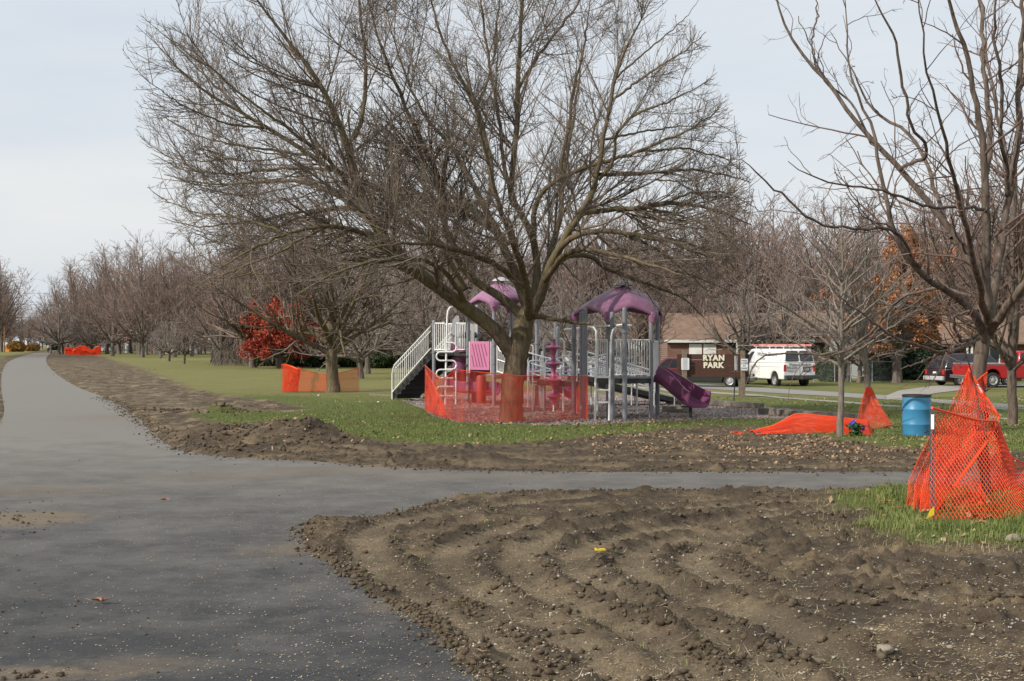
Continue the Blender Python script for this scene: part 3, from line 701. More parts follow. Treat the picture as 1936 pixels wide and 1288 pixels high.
def tree_levels(rg, PL, RL, env, rf1=.42, per1=2.9, per2=5.0, per3=7.5, lens=(.48, .60, .52), wob=(.065, .075, .09), trops=(.05, .05, .07), rmin=(.011, .0068, .0048), ang=(46, 42, 38), lmax=(3.0, 1.7, .75), skip=1, Ms=(9, 6, 4)):
    C1, R1 = branch(rg, PL[skip:], RL[skip:], per1, .2, .99, ang[0], lens[0], .45, rf1, rmin[0], Ms[0], wob[0], trops[0], env, lmax=lmax[0], tp=.45, tb=.75)
    C2, R2 = branch(rg, C1, R1, per2, .08, 1., ang[1], lens[1], .5, .55, rmin[1], Ms[1], wob[1], trops[1], env, lmax=lmax[1])
    tip, tr_ = branch(rg, PL[skip:], RL[skip:], per1 * 1.2, .3, 1., ang[1], .2, .5, .3, rmin[1], Ms[1], wob[1], trops[1], env, lmax=.9)
    C2 = np.concatenate([C2, tip]); R2 = np.concatenate([R2, tr_])
    C3, R3 = branch(rg, C2, R2, per3, .05, 1., ang[2], lens[2], .5, .6, rmin[2], Ms[2], wob[2], trops[2], env, lmax=lmax[2])
    return (C1, R1), (C2, R2), (C3, R3)
def place_tree(name, label, cat, base, trunkVQ, crownVQ, mb, mt, group=None, local=False):
    r = thing(name, base, label, cat, group)
    b = np.zeros(3) if local else np.asarray(base, float)
    tm = mesh_np('trunk', trunkVQ[0] - b, trunkVQ[1], None, mb, True); cm = mesh_np('crown', crownVQ[0] - b, crownVQ[1], None, mt, True)
    link('trunk', tm, r); link('crown', cm, r)
    return r
L1, L2, L3 = tree_levels(rg, PL, RL, env_main)
print('main tree', len(L1[0]), len(L2[0]), len(L3[0]))
trunk = combine([tubes_np(PL[:1], RL[:1], 20), tubes_np(PL[1:], RL[1:], 10)])
crown = combine([tubes_np(*L1, 5), tubes_np(*L2, 3), tubes_np(*L3, 3)])
main_tree = place_tree('spreading_bare_tree', 'big spreading bare tree with mossy trunk behind the orange net at the playground', 'tree', G3(967, 797), trunk, crown, MT['bark'], MT['twig'])
# root flare collar
# ---------------------------------------------------------------- right foreground tree (crooked, sparse)
rg = np.random.default_rng(5)
YR = 18.1
RT = [
 [(1856, 944, 27, 0), (1856, 900, 22, 0), (1853, 840, 20, 0), (1850, 780, 18, 0), (1850, 730, 17.5, 0), (1852, 690, 18, 0), (1857, 655, 19, 0), (1862, 630, 18, 0), (1868, 600, 14, 0), (1872, 575, 12, 0)],
 # left big low limb
 [(1862, 640, 14, -.1), (1858, 612, 12, -.2), (1840, 590, 10, -.3), (1800, 553, 9, -.5), (1760, 530, 8, -.7), (1735, 515, 8, -.9), (1708, 480, 7.5, -1), (1690, 442, 7, -1.1), (1681, 405, 6.5, -1.2), (1677, 370, 5.5, -1.2), (1665, 330, 5, -1.2), (1662, 283, 5, -1.2), (1655, 240, 4, -1.1), (1630, 200, 3.5, -1), (1612, 160, 3, -.9), (1600, 120, 2.5, -.8), (1604, 60, 2, -.7), (1598, 0, 1.5, -.6)],
 # long diagonal limb
 [(1870, 640, 13, .1), (1862, 590, 11, .2), (1846, 500, 10, .3), (1805, 440, 9, .4), (1770, 400, 8.5, .5), (1730, 350, 8, .6), (1690, 305, 7.5, .7), (1661, 280, 7, .7), (1620, 235, 6, .8), (1590, 190, 5.5, .9), (1553, 145, 5, 1), (1520, 105, 4, 1), (1492, 70, 3.5, 1.1), (1470, 30, 3, 1.1), (1462, -20, 2, 1.2), (1455, -80, 1, 1.2)],
 [(1553, 145, 3, 1), (1540, 115, 2.5, 1.1), (1537, 70, 2.2, 1.2), (1548, 20, 2, 1.3), (1535, -20, 1.2, 1.3)],
 [(1665, 283, 4, .7), (1640, 265, 3.6, .9), (1625, 220, 3.2, 1), (1605, 185, 3, 1.1), (1570, 165, 2.4, 1.2), (1548, 130, 2, 1.3), (1530, 80, 1.6, 1.4), (1510, 30, 1, 1.5)],
 [(1700, 320, 5, .6), (1728, 300, 5, .3), (1758, 310, 5, .1), (1752, 270, 4.5, -.1), (1725, 250, 4, -.3), (1717, 210, 4, -.5), (1705, 150, 4, -.6), (1699, 95, 3.5, -.7), (1680, 45, 3, -.8), (1655, 5, 2, -.9), (1640, -50, 1, -1)],
 # second diag
 [(1800, 450, 6, .4), (1780, 400, 6, .8), (1763, 340, 5.5, 1.1), (1745, 290, 5, 1.4), (1718, 245, 4.5, 1.6), (1670, 225, 4, 1.8), (1632, 190, 3, 2), (1622, 150, 2.5, 2.1), (1600, 110, 1.6, 2.3), (1570, 60, 1, 2.5)],
 # vertical stems
 [(1868, 620, 15, 0), (1866, 560, 13, -.1), (1862, 480, 12, -.2), (1866, 400, 11, -.3), (1864, 330, 10, -.4), (1860, 280, 9.5, -.4), (1850, 210, 8, -.5), (1835, 150, 7, -.5), (1828, 90, 6.5, -.6), (1812, 60, 5.5, -.6), (1800, 30, 5, -.7), (1786, -20, 4, -.8), (1775, -80, 2, -.9)],
 [(1864, 330, 8, -.4), (1874, 270, 7.5, 0), (1872, 220, 7, .1), (1862, 170, 6.5, .2), (1860, 110, 6, .3), (1858, 60, 5.5, .4), (1858, 0, 5, .5), (1850, -70, 2, .6)],
 [(1872, 600, 13, .3), (1885, 520, 11, .4), (1897, 440, 10, .5), (1905, 370, 9.5, .5), (1918, 310, 9, .6), (1928, 240, 8, .6), (1924, 180, 7.5, .7), (1930, 100, 7, .8), (1932, 30, 6, .8), (1936, -40, 4, .9)],
 [(1905, 370, 7, .5), (1905, 320, 6, .2), (1890, 250, 5.5, 0), (1898, 180, 5, -.1), (1888, 120, 4.5, -.2), (1878, 60, 4, -.3), (1884, 0, 3, -.4), (1880, -60, 1.5, -.5)],
 [(1870, 630, 13, -.1), (1895, 590, 12, -.4), (1925, 550, 11, -.7), (1955, 520, 10, -1), (1990, 470, 8, -1.3), (2040, 380, 6, -1.6), (2080, 280, 4, -1.8), (2110, 180, 2, -2)],
 [(1895, 450, 8, .5), (1880, 520, 8, .5), (1860, 600, 8, .4)][::-1],
 # far left thin bough, nearly horizontal
 [(1740, 505, 4.6, -.9), (1700, 440, 4.6, -1.4), (1680, 430, 4.4, -1.6), (1640, 432, 4, -1.8), (1560, 430, 3.6, -2), (1520, 405, 3.4, -2.1), (1480, 370, 3, -2.2), (1440, 340, 2.4, -2.3), (1420, 315, 1.8, -2.4), (1400, 300, 1, -2.4)],
 [(1866, 400, 5, -.3), (1830, 392, 4.6, -.8), (1760, 395, 4.2, -1.3), (1700, 372, 3.6, -1.8), (1640, 352, 3, -2), (1570, 350, 2.5, -2.2), (1530, 330, 1.8, -2.3), (1490, 305, 1, -2.4)],
 # low drooping branches left of trunk
 [(1850, 640, 6, -.4), (1826, 655, 5.5, -.8), (1800, 668, 5, -1.1), (1770, 665, 4.5, -1.3), (1735, 655, 4, -1.5), (1690, 638, 3.6, -1.6), (1650, 610, 3.2, -1.8), (1600, 575, 2.6, -1.9), (1585, 560, 1.5, -2)],
 [(1848, 632, 5, -.3), (1815, 648, 4.5, -.9), (1800, 605, 4.5, -1.2), (1815, 590, 4, -1.3), (1835, 588, 4, -1.4)],
 [(1815, 652, 4, -.9), (1760, 678, 3.4, -1.3), (1706, 695, 2, -1.6), (1700, 700, 1, -1.6)],
 [(1836, 560, 5, .5), (1780, 540, 4.5, .8), (1700, 560, 4, 1.1), (1640, 640, 3.5, 1.3), (1580, 672, 3.3, 1.4), (1500, 668, 3, 1.5), (1450, 665, 2.4, 1.5), (1420, 690, 1.8, 1.5), (1407, 735, 1, 1.5)],
 [(1668, 600, 3.4, 1.2), (1650, 640, 3, 1), (1600, 665, 2.6, .9), (1560, 680, 2.2, .9), (1520, 700, 1.6, .9), (1505, 715, 1, .9)],
 # reaching toward/away
 [(1868, 610, 11, -.3), (1850, 540, 9, -1.2), (1830, 440, 7, -2), (1800, 330, 5.5, -2.7), (1780, 230, 4, -3.2), (1750, 130, 3, -3.6), (1740, 20, 2, -3.9), (1730, -60, 1, -4)],
 [(1880, 560, 9, .8), (1900, 470, 8, 1.8), (1920, 380, 6.5, 2.8), (1900, 280, 5, 3.5), (1880, 180, 4, 4), (1860, 80, 3, 4.3), (1850, 0, 2, 4.5)],
]
LM = [px_poly(YR, L) for L in RT]
PL, RL = limbset(LM, 26); RL *= .70
PL[1:, 1:-1] += rg.normal(size=PL[1:, 1:-1].shape) * .012
C1, R1 = branch(rg, PL[1:], RL[1:], 3.0, .15, 1., 42, .30, .5, .42, .006, 9, .17, .03, lmax=1.5)
C2, R2 = branch(rg, C1, R1, 3.6, .1, 1., 45, .50, .5, .6, .0036, 7, .22, .02, lmax=.7)
C3, R3 = branch(rg, C2, R2, 4.2, .2, 1., 45, .5, .5, .6, .0024, 5, .25, .0, lmax=.3)
trunk = combine([tubes_np(PL[:1], RL[:1], 20), tubes_np(PL[1:], RL[1:], 9)]); crown = combine([tubes_np(C1, R1, 5), tubes_np(C2, R2, 3), tubes_np(C3, R3, 3)])
print('right tree', len(C1), len(C2), len(C3))
place_tree('crooked_bare_tree', 'crooked bare tree wrapped in orange netting at the right edge', 'tree', gq(1856, YR), trunk, crown, MT['bark_r'], MT['twig_r'])

# ---------------------------------------------------------------- generic trees
def gen_tree(seed, Ht, Wd, th, tr, nl=9, spread=.9, per=(1.2, 2.6, 3.4), rmin=(.016, .010, .0075), upright=.35, lean=0, central=True, wobs=(.10, .12, .14), lv3=True, trop=.06, droop=0.0):
    """local tree: height Ht, crown width Wd, clear trunk th, trunk radius tr"""
    rg = np.random.default_rng(seed)
    tz_ = np.linspace(0, th, 8); wx = np.cumsum(rg.normal(size=8) * .015 * th)
    TP = np.c_[wx + lean * tz_, np.cumsum(rg.normal(size=8) * .015 * th), tz_ - .1]; TR = tr * np.array([1.35, 1.1, 1.02, 1, .97, .95, .93, .95])
    limbs = []; rads = []; top = TP[-1]
    for i in range(nl):
        a = 2 * np.pi * (i + rg.random() * .6) / nl; e = rg.uniform(upright, upright + .45) if i % 3 else rg.uniform(.9, 1.25)
        tt = rg.uniform(.72, 1); b = TP[int(tt * 7)]
        L = math.hypot(Wd / 2 * math.cos(e), (Ht - th) * math.sin(e)) * rg.uniform(.85, 1.08)
        d = np.array([math.cos(a) * math.cos(e), math.sin(a) * math.cos(e), math.sin(e)])
        P, Q = grow(rg, b[None], d[None], np.array([L]), np.array([tr * rg.uniform(.45, .62)]), np.array([.012]), 14, .085, trop - droop)
        limbs.append(P[0]); rads.append(Q[0])
    if central:
        P, Q = grow(rg, top[None] - np.array([[0, 0, .1]]), np.array([[.05, .0, 1.]]), np.array([(Ht - th) * .98]), np.array([tr * .75]), np.array([.012]), 14, .05, .05)
        limbs.append(P[0]); rads.append(Q[0])
    PLm = np.array(limbs); RLm = np.array(rads)
    S1 = branch(rg, PLm, RLm, 1.15, .15, .97, 42, .55, .35, .6, .02, 10, .09, trop, lmax=Ht * .4)
    PA = PLm; 
    C1, R1 = branch(rg, PA, RA_ := RLm, per[0], .15, 1., 46, .4, .4, .55, rmin[0], 7, wobs[0], .05, lmax=Ht * .22)
    D1, E1 = branch(rg, S1[0], S1[1], per[0] * 1.3, .1, 1., 44, .45, .4, .6, rmin[0], 7, wobs[0], .05, lmax=Ht * .18)
    C1 = np.concatenate([C1, D1]); R1 = np.concatenate([R1, E1])
    C2, R2 = branch(rg, C1, R1, per[1], .1, 1., 42, .5, .5, .6, rmin[1], 5, wobs[1], .06, lmax=Ht * .1)
    parts = [tubes_np(C1, R1, 4), tubes_np(C2, R2, 3)]; pts = [C2.reshape(-1, 3)]
    if lv3:
        C3, R3 = branch(rg, C2, R2, per[2], .1, 1., 38, .5, .5, .7, rmin[2], 3, wobs[2], .08, lmax=Ht * .06)
        parts.append(tubes_np(C3, R3, 3)); pts.append(C3.reshape(-1, 3))
    trunk = combine([tubes_np(TP[None], TR[None], 12), tubes_np(PLm, RLm, 7), tubes_np(S1[0], S1[1], 6)])
    return trunk, combine(parts), np.concatenate(pts)
class Proto:
    def __init__(s, tv, cv, mb, mt):
        s.tm = mesh_np('trunk', tv[0], tv[1], None, mb, True); s.cm = mesh_np('crown', cv[0], cv[1], None, mt, True)
def put(pr, name, label, base, sc=1, rz=0, group='bare trees in the far tree line', szf=1, cat='tree'):
    r = thing(name, base, label, cat, group); r.rotation_euler = (0, 0, rz); r.scale = (sc, sc, sc * szf)
    a = link('trunk', pr.tm, r); b = link('crown', pr.cm, r)
    return r
FAR = []
for sd_, Ht, Wd, th, tr, nl, up in ((1, 14, 11, 2.6, .24, 9, .45), (2, 14, 9, 3.4, .22, 8, .7), (3, 14, 12, 2.0, .27, 10, .35), (4, 14, 8, 3.0, .2, 8, .85)):
    a, b, _ = gen_tree(sd_, Ht, Wd, th, tr, nl, upright=up, rmin=(.022, .013, .010), per=(1.2, 1.7, 2.4))
    FAR.append(Proto(a, b, MT['bark_f'], MT['twig_f'])); print('far proto', len(b[1]))
MIDP = []
for sd_, Ht, Wd, th, tr, nl, up in ((21, 8, 9, 1.9, .19, 10, .22), (22, 8, 8, 1.7, .16, 10, .3), (23, 8, 9, 1.5, .2, 11, .18)):
    a, b, _ = gen_tree(sd_, Ht, Wd, th, tr, nl, upright=up, rmin=(.013, .008, .0055), per=(2.0, 3.0, 3.6), trop=.02)
    MIDP.append(Proto(a, b, MT['bark_f'], MT['twig_g'])); print('mid proto', len(b[1]))
rr = random.Random(3)
# individually recognisable trees: (u, Y or base v, height, proto list, label)
def ybase(v, u=0): return G(u, v)[1]
NAMED = [
 ('FAR', 0, 265, 672, 21, 'multi-stemmed bare tree at the left of the far lawn, beside the stop sign'),
 ('MID', 1, 303, 678, 6.6, 'bare tree in front of the left end of the white house'),
 ('MID', 2, 320, 684, 6.4, 'grey-trunked bare tree second from the left in front of the white house'),
 ('MID', 1, 347, 689, 6.2, 'thin grey-trunked bare tree, nearest of the row by the white house'),
 ('MID', 0, 374, 671, 9, 'dark bare tree right of the white house on the far lawn'),
 ('MID', 2, 682, 716, 7.4, 'leaning bare tree beside the right net post left of the stairs'),
 ('MID', 0, 694, 707, 7.8, 'bare tree with wide dark trunk in front of the hedge left of the stairs'),
 ('FAR', 3, 1215, 728, 8.5, 'bare tree seen below the right purple canopy'),
 ('MID', 1, 1270, 705, 6.5, 'small bare tree beside the maroon car'),
 ('MID', 2, 1360, 706, 8.5, 'dark many-limbed bare tree in front of the white garage doors'),
 ('MID', 0, 1604, 722, 6.5, 'bark-mottled thin tree in front of the pale siding wall'),
 ('MID', 1, 1623, 724, 6.8, 'thin straight tree beside the pale siding wall'),
 ('MID', 2, 164, 668, 10.5, 'broad bare tree rising out of the far orange netting'),
 ('MID', 0, 748, 676, 9, 'bare tree behind the top of the playground stairs'),
 ('MID', 2, 1478, 712, 8.2, 'bare tree standing in the yard behind the white van'),
 ('FAR', 2, 1283, 707, 9, 'wide bare tree standing left of the park sign'),
 ('MID', 0, 1408, 712, 8.5, 'bare tree directly behind the right post of the park sign'),
 ('FAR', 1, 1312, 708, 9.5, 'bare tree in front of the left garage door of the brick house'),
 ('MID', 1, 1425, 709, 8, 'bare tree by the porch posts, between park sign and van'),
 ('MID', 1, 590, 672, 9, 'bare tree in front of the hedge beside the red fire hydrant'),
]
for kd, pi, u, v, ht, lab in NAMED:
    pr = (MIDP if kd == 'MID' else FAR)[pi]; H0 = 8 if kd == 'MID' else 14
    put(pr, 'bare_tree', lab, G3(u, v), ht / H0, rr.uniform(0, 6.28), group=None)
# tree at the right foreground row: (1908,805) and (1641,778)
a, b, _ = gen_tree(41, 8.5, 7.5, 2.0, .115, 8, upright=.55, rmin=(.010, .0055, .0035), per=(2.2, 3.2, 3.5))
pr = Proto(a, b, MT['bark_r'], MT['twig_r']); put(pr, 'bare_tree', 'slim bare tree behind the netted tree at the right edge, before the red pickup', G3(1908, 806), 1, 2.0, None)
a, b, _ = gen_tree(42, 6.5, 5.5, 2.4, .085, 8, upright=.6, rmin=(.009, .005, .0035), per=(2.2, 3.2, 3.5))
pr = Proto(a, b, MT['bark_y'], MT['twig_y']); put(pr, 'bare_tree', 'young bare tree with a small cone of orange netting at its foot', G3(1641, 786), 1, 1.0, None)
# second tree left of the stairs
a, b, _ = gen_tree(77, 8.6, 12.5, 2.3, .25, 12, upright=.42, rmin=(.014, .008, .005), per=(2.6, 3.4, 3.6), trop=.015)
pr = Proto(a, b, MT['bark'], MT['twig']); put(pr, 'bare_tree', 'mossy forked bare tree behind orange netting left of the playground stairs', G3(627, 742), 1, 2.3, None)
# young pale tree right (1590,830), traced limbs
rg = np.random.default_rng(9); YY = G(1588, 831)[1]
YT = [[(1588, 834, 10, 0), (1589, 800, 8, 0), (1590, 740, 7.5, 0), (1591, 700, 7.2, 0), (1592, 670, 7, 0), (1592, 640, 6, 0), (1592, 600, 5, 0), (1593, 540, 4.5, 0), (1593, 480, 3.5, 0), (1590, 420, 2, 0), (1590, 370, 1, 0)]]
for i in range(20):
    s = 1 if i % 2 else -1; v0 = 690 - i * 11.5; u0 = 1591; Lh = (165 if s > 0 else 130) * (1 - .028 * i) * rr.uniform(.75, 1.1); sl_ = rr.uniform(.45, .85) + i * .035; dy = rr.uniform(-1.6, 1.6)
    pts = [(u0 + s * Lh * f, v0 - Lh * sl_ * f + 18 * math.sin(f * 5 + i) * .3, max(.9, 4.6 * (1 - i * .025) * (1 - f * .85)), dy * f) for f in (0, .15, .35, .6, .8, 1)]
    YT.append(pts)
YT.append([(1591, 700, 5, 0), (1578, 655, 4.5, -.2), (1545, 620, 4, -.3), (1500, 590, 3, -.5), (1450, 560, 2, -.7), (1395, 540, 1, -.9)])
LM = [px_poly(YY, L) for L in YT]; PL, RL = limbset(LM, 16); RL *= .68; RL[0] *= 1.1; PL[:, 1:-1] += rg.normal(size=PL[:, 1:-1].shape) * .012
C1, R1 = branch(rg, PL, RL, 5.0, .2, 1., 36, .35, .4, .5, .0045, 7, .12, .03, lmax=.9)
C2, R2 = branch(rg, C1, R1, 5.5, .1, 1., 38, .5, .5, .6, .0028, 5, .14, .03, lmax=.45)
C2 = C2[C2[:, 0, 2] > 1.2]; R2 = R2[:len(C2)]; 
k_ = C1[:, 0, 2] > 1.3; C1 = C1[k_]; R1 = R1[k_]
place_tree('young_bare_tree', 'young bare tree with pale bark beside the artificial blue flowers', 'tree', gq(1588, YY), combine([tubes_np(PL, RL, 10)]), combine([tubes_np(C1, R1, 4), tubes_np(C2, R2, 3)]), MT['bark_y'], MT['twig_y'])

# red-leaved tree and the oak keeping its brown leaves
def leafmat(name, cols):
    m = M_(name); t = NT(m); ob = t.a('ShaderNodeTexCoord').outputs['Object']
    n = t.a('ShaderNodeTexWhiteNoise'); mp = t.a('ShaderNodeVectorMath', operation='SNAP'); mp.inputs[1].default_value = (.12, .12, .12); t.c(ob, mp.inputs[0]); t.c(mp.outputs[0], n.inputs['Vector'])
    c = t.ramp(n.outputs['Value'], [(i / (len(cols) - 1), c) for i, c in enumerate(cols)])
    p = t.out(c, .7, spec=.3); return m
MT['redleaf'] = leafmat('red_autumn_leaves', [(.14, .018, .014), (.34, .045, .025), (.44, .08, .04), (.30, .09, .04)])
MT['oakleaf'] = leafmat('brown_oak_leaves', [(.17, .065, .028), (.36, .15, .06), (.48, .22, .10), (.28, .11, .05)])
MT['evergreen'] = leafmat('evergreen_needles', [(.012, .025, .014), (.022, .042, .022), (.035, .060, .030), (.018, .03, .02)])
MT['bluespruce'] = leafmat('blue_spruce_needles', [(.05, .075, .07), (.09, .12, .11), (.07, .10, .09)])
MT['hedge'] = leafmat('hedge_leaves', [(.018, .030, .012), (.035, .055, .018), (.055, .08, .025), (.03, .04, .015)])
MT['yewgreen'] = leafmat('bright_shrub_leaves', [(.03, .055, .015), (.055, .09, .02), (.08, .12, .03)])
MT['goldleaf'] = leafmat('golden_shrub_leaves', [(.22, .12, .03), (.34, .18, .04), (.16, .11, .03)])
a, b, pts = gen_tree(51, 6.0, 9.4, 1.35, .26, 11, upright=.12, rmin=(.014, .01, .008), per=(1.5, 2.2, 2.4), trop=.01)
rg = np.random.default_rng(4); pk = pts[rg.choice(len(pts), 30000)] + rg.normal(size=(30000, 3)) * .2
n1 = fbm(pk[:, 0] * .9 + 5, pk[:, 2] * 1.5, 2, 4); pk = pk[(n1 > .30) & (pk[:, 2] > .8) & (pk[:, 0] < 3.6)]
lv = leafcards(rg, pk, .11)
r = thing('red_leaved_tree', G3(529, 697), 'small spreading tree still covered in red leaves on the lawn', 'tree')
link('trunk', mesh_np('trunk', a[0], a[1], None, MT['bark_f'], True), r); link('crown', mesh_np('crown', b[0], b[1], None, MT['twig_f'], True), r)
link('foliage', mesh_np('foliage', lv[0], lv[1], None, MT['redleaf']), r)
a, b, pts = gen_tree(52, 9.0, 8.6, 2.5, .27, 11, upright=.30, rmin=(.016, .010, .007), per=(1.4, 2.4, 2.6), trop=.02)
pk = pts[rg.choice(len(pts), 26000)] + rg.normal(size=(26000, 3)) * .14
n1 = fbm(pk[:, 0] * .8 + 5, pk[:, 2] * .9 + pk[:, 1] * .4, 3, 14); pk = pk[(n1 > .44) & (pk[:, 2] > 1.7)]
lv = leafcards(rg, pk, .105)
r = thing('oak_tree', G3(1697, 724), 'oak tree holding brown leaves in front of the dark spruces', 'tree')
link('trunk', mesh_np('trunk', a[0], a[1], None, MT['bark_f'], True), r); link('crown', mesh_np('crown', b[0], b[1], None, MT['twig_f'], True), r)
link('foliage', mesh_np('foliage', lv[0], lv[1], None, MT['oakleaf']), r)

# far tree line: rows of instances
def row(n, u0, u1, Y0, Y1, h0, h1, lab, protos=FAR, grp=None, jit=.5):
    for i in range(n):
        u = u0 + (u1 - u0) * (i + .5 + rr.uniform(-jit, jit)) / n; Yv = rr.uniform(Y0, Y1)
        pr = rr.choice(protos); H0 = 14 if protos is FAR else 8
        put(pr, 'bare_tree', lab, gq(u, Yv), rr.uniform(h0, h1) / H0, rr.uniform(0, 6.28), group=grp or lab)
row(34, 1340, 2150, 105, 150, 12, 16.5, 'tall bare tree in the far tree line behind the houses on the right', grp='far tree line right')
row(12, 1400, 2050, 150, 190, 17, 20, 'tallest bare tree in the far tree line behind the houses on the right', grp='far tree line right back')
row(50, 400, 1400, 110, 160, 11, 15, 'bare tree in the far tree line behind the playground', grp='far tree line behind playground')
row(12, 730, 1300, 90, 110, 7, 9, 'low bushy bare tree in front of the far tree line', MIDP, grp='low trees before the far tree line')
row(20, 210, 480, 190, 280, 15, 21, 'bare tree in the tree line beyond the far lawn on the left', grp='tree line beyond the left lawn')
for i, u in enumerate((96, 112, 128, 143, 158, 172, 186, 203, 222, 244)):
    Yv = rr.uniform(262, 330); vt = float(np.interp(u, [90, 110, 135, 165, 200, 250], [575, 535, 500, 478, 470, 450])) + rr.uniform(-8, 10)
    put(rr.choice(FAR), 'bare_tree', 'tall pale-twigged tree above the far netting', gq(u, Yv), (2 + (650 - vt) / F * Yv) / 14, rr.uniform(0, 6.28), group='tall trees above the far netting', szf=1.0)
row(8, 100, 210, 256, 300, 10, 13, 'low reddish bare tree behind the far netting', MIDP, grp='low trees behind the far netting')
row(9, -40, 8, 330, 420, 17, 21, 'bare tree left of the far end of the path', grp='trees left of the far path')
row(4, -90, 4, 190, 230, 14, 17, 'bare tree behind the utility poles at the left edge', grp='trees by the utility poles')
row(14, 10, 150, 480, 600, 12, 17, 'hazy bare tree beyond the end of the path', grp='trees at the end of the path')

# shrubs and conifers
def blob_shrub(name, label, base, w_, d_, h_, mt, n=5000, size=.07, cat='shrub', group=None, cone=False, seed=1):
    rg = np.random.default_rng(seed)
    p = rg.normal(size=(n, 3)); p = nrm(p) * (rg.random(n) ** .28)[:, None]
    if cone:
        hh = rg.random(n) ** 1.25; a = rg.random(n) * 6.283; lay = .72 + .28 * np.abs(np.sin(hh * 26 + np.sin(a * 5) * .7))
        rad = (1 - hh) ** .85 * lay * (rg.random(n) ** .35); P = np.c_[np.cos(a) * rad * w_ / 2, np.sin(a) * rad * d_ / 2, .15 + hh * h_ - rad * .35]
    else:
        lump = .75 + .5 * fbm(p[:, 0] * 2.2 + seed, p[:, 2] * 2.2 + p[:, 1], 3, seed); p = p * lump[:, None]
        P = np.c_[p[:, 0] * w_ / 2, p[:, 1] * d_ / 2, np.abs(p[:, 2] * .55 + .42) * h_]
    v, f = leafcards(rg, P, size)
    r = thing(name, base, label, cat, group)
    link('foliage', mesh_np('foliage', v, f, None, mt), r)
    s = MB(); bb = np.asarray(base, float)
    if cone: s.tube([bb + (0, 0, -.1), bb + (0, 0, h_ * .9)], [.14, .02], 7)
    else:
        for j in range(5):
            aa = j * 1.26; s.tube([bb + (0, 0, -.05), bb + (math.cos(aa) * w_ * .15, math.sin(aa) * d_ * .15, h_ * .35), bb + (math.cos(aa) * w_ * .3, math.sin(aa) * d_ * .3, h_ * .7)], [.04, .03, .01], 5)
    s.build('stem' if not cone else 'trunk', MT['bark_f'], r)
    return r
def sp(u, Y, wpx, hpx): s = Y / F; return gq(u, Y), wpx * s, hpx * s
for i, (u, Y, wp, hp, lab) in enumerate([(560, 118, 60, 24, 'dark hedge bush right of the red-leaved tree'), (610, 116, 70, 26, 'dark hedge bush behind the forked tree'), (665, 118, 60, 24, 'dark hedge bush behind the white street post'), (714, 112, 58, 26, 'dark hedge bush left of the playground stairs'), (758, 116, 60, 28, 'dark hedge bush behind the playground stairs'), (500, 122, 60, 20, 'dark hedge bush behind the red-leaved tree')]):
    b, w_, h_ = sp(u, Y, wp, hp); blob_shrub('hedge_bush', lab, b, w_, 2.4, h_ * 1.15, MT['hedge'], 5500, .10, seed=i + 3)
b, w_, h_ = sp(1572, 84, 66, 62); blob_shrub('evergreen_shrub', 'large yellow-green evergreen shrub right of the white van', b, w_, 2.6, h_, MT['yewgreen'], 9000, .085, seed=31)
for i, (u, Y, wp, hp, lab) in enumerate([(1662, 86, 70, 120, 'dark spruce left of the oak trunk'), (1722, 88, 80, 118, 'dark spruce between the oak trunk and the minivan'), (1765, 92, 66, 105, 'dark spruce behind the minivan')]):
    b, w_, h_ = sp(u, Y, wp, hp); blob_shrub('spruce', lab, b, w_, w_, h_, MT['evergreen'], 12000, .12, 'tree', cone=True, seed=i + 60)
b, w_, h_ = sp(1505, 118, 62, 125); blob_shrub('blue_spruce', 'bluish spruce rising behind the roof of the brick ranch house', b, w_, w_, h_, MT['bluespruce'], 9000, .13, 'tree', cone=True, seed=71)
b, w_, h_ = sp(30, 330, 34, 22); blob_shrub('golden_shrub', 'orange-leaved shrub by the utility poles', b, w_, 3, h_, MT['goldleaf'], 3500, .25, seed=81)
b, w_, h_ = sp(62, 360, 26, 16); blob_shrub('golden_shrub', 'yellow-brown shrub between the utility poles and the walker', b, w_, 3, h_, MT['goldleaf'], 3000, .25, seed=82)
b, w_, h_ = sp(108, 420, 46, 32); blob_shrub('evergreen_shrub', 'dark blue-green evergreen behind the walker', b, w_, 4, h_, MT['evergreen'], 4000, .3, seed=83)
b, w_, h_ = sp(1830, 84, 60, 30); blob_shrub('evergreen_shrub', 'low dark shrub behind the red pickup bed', b, w_, 2, h_, MT['hedge'], 3500, .1, seed=84)

# undergrowth along the foot of the far wood
rg = np.random.default_rng(91); n = 60000
u = rg.uniform(120, 2050, n); Yv = np.where(u < 400, rg.uniform(335, 400, n), rg.uniform(118, 168, n)); x = (u - CX) / F * Yv; hh = rg.random(n) ** 1.3 * (1.2 + 3.2 * fbm(x * .12, Yv * .12, 3, 7)); ok = Yv > 0
P = np.c_[x, Yv, tz(x, Yv) + hh][ok]
a = nrm(np.c_[rg.normal(size=(len(P), 2)) * .6, np.abs(rg.normal(size=len(P))) + .6]); s_ = rg.uniform(.25, .8, len(P))[:, None]; w_ = nrm(np.cross(a, rg.normal(size=(len(P), 3)))) * .022 * (Yv[ok] / 130)[:, None]
V = np.stack([P - a * s_ - w_, P - a * s_ + w_, P + a * s_ + w_ * .3, P + a * s_ - w_ * .3], 1).reshape(-1, 3)
o = link('undergrowth', mesh_np('undergrowth', V, np.arange(len(P) * 4).reshape(-1, 4), None, MT['bark_f'])); o['kind'] = 'stuff'; o['label'] = 'bare brushwood along the foot of the far tree line'
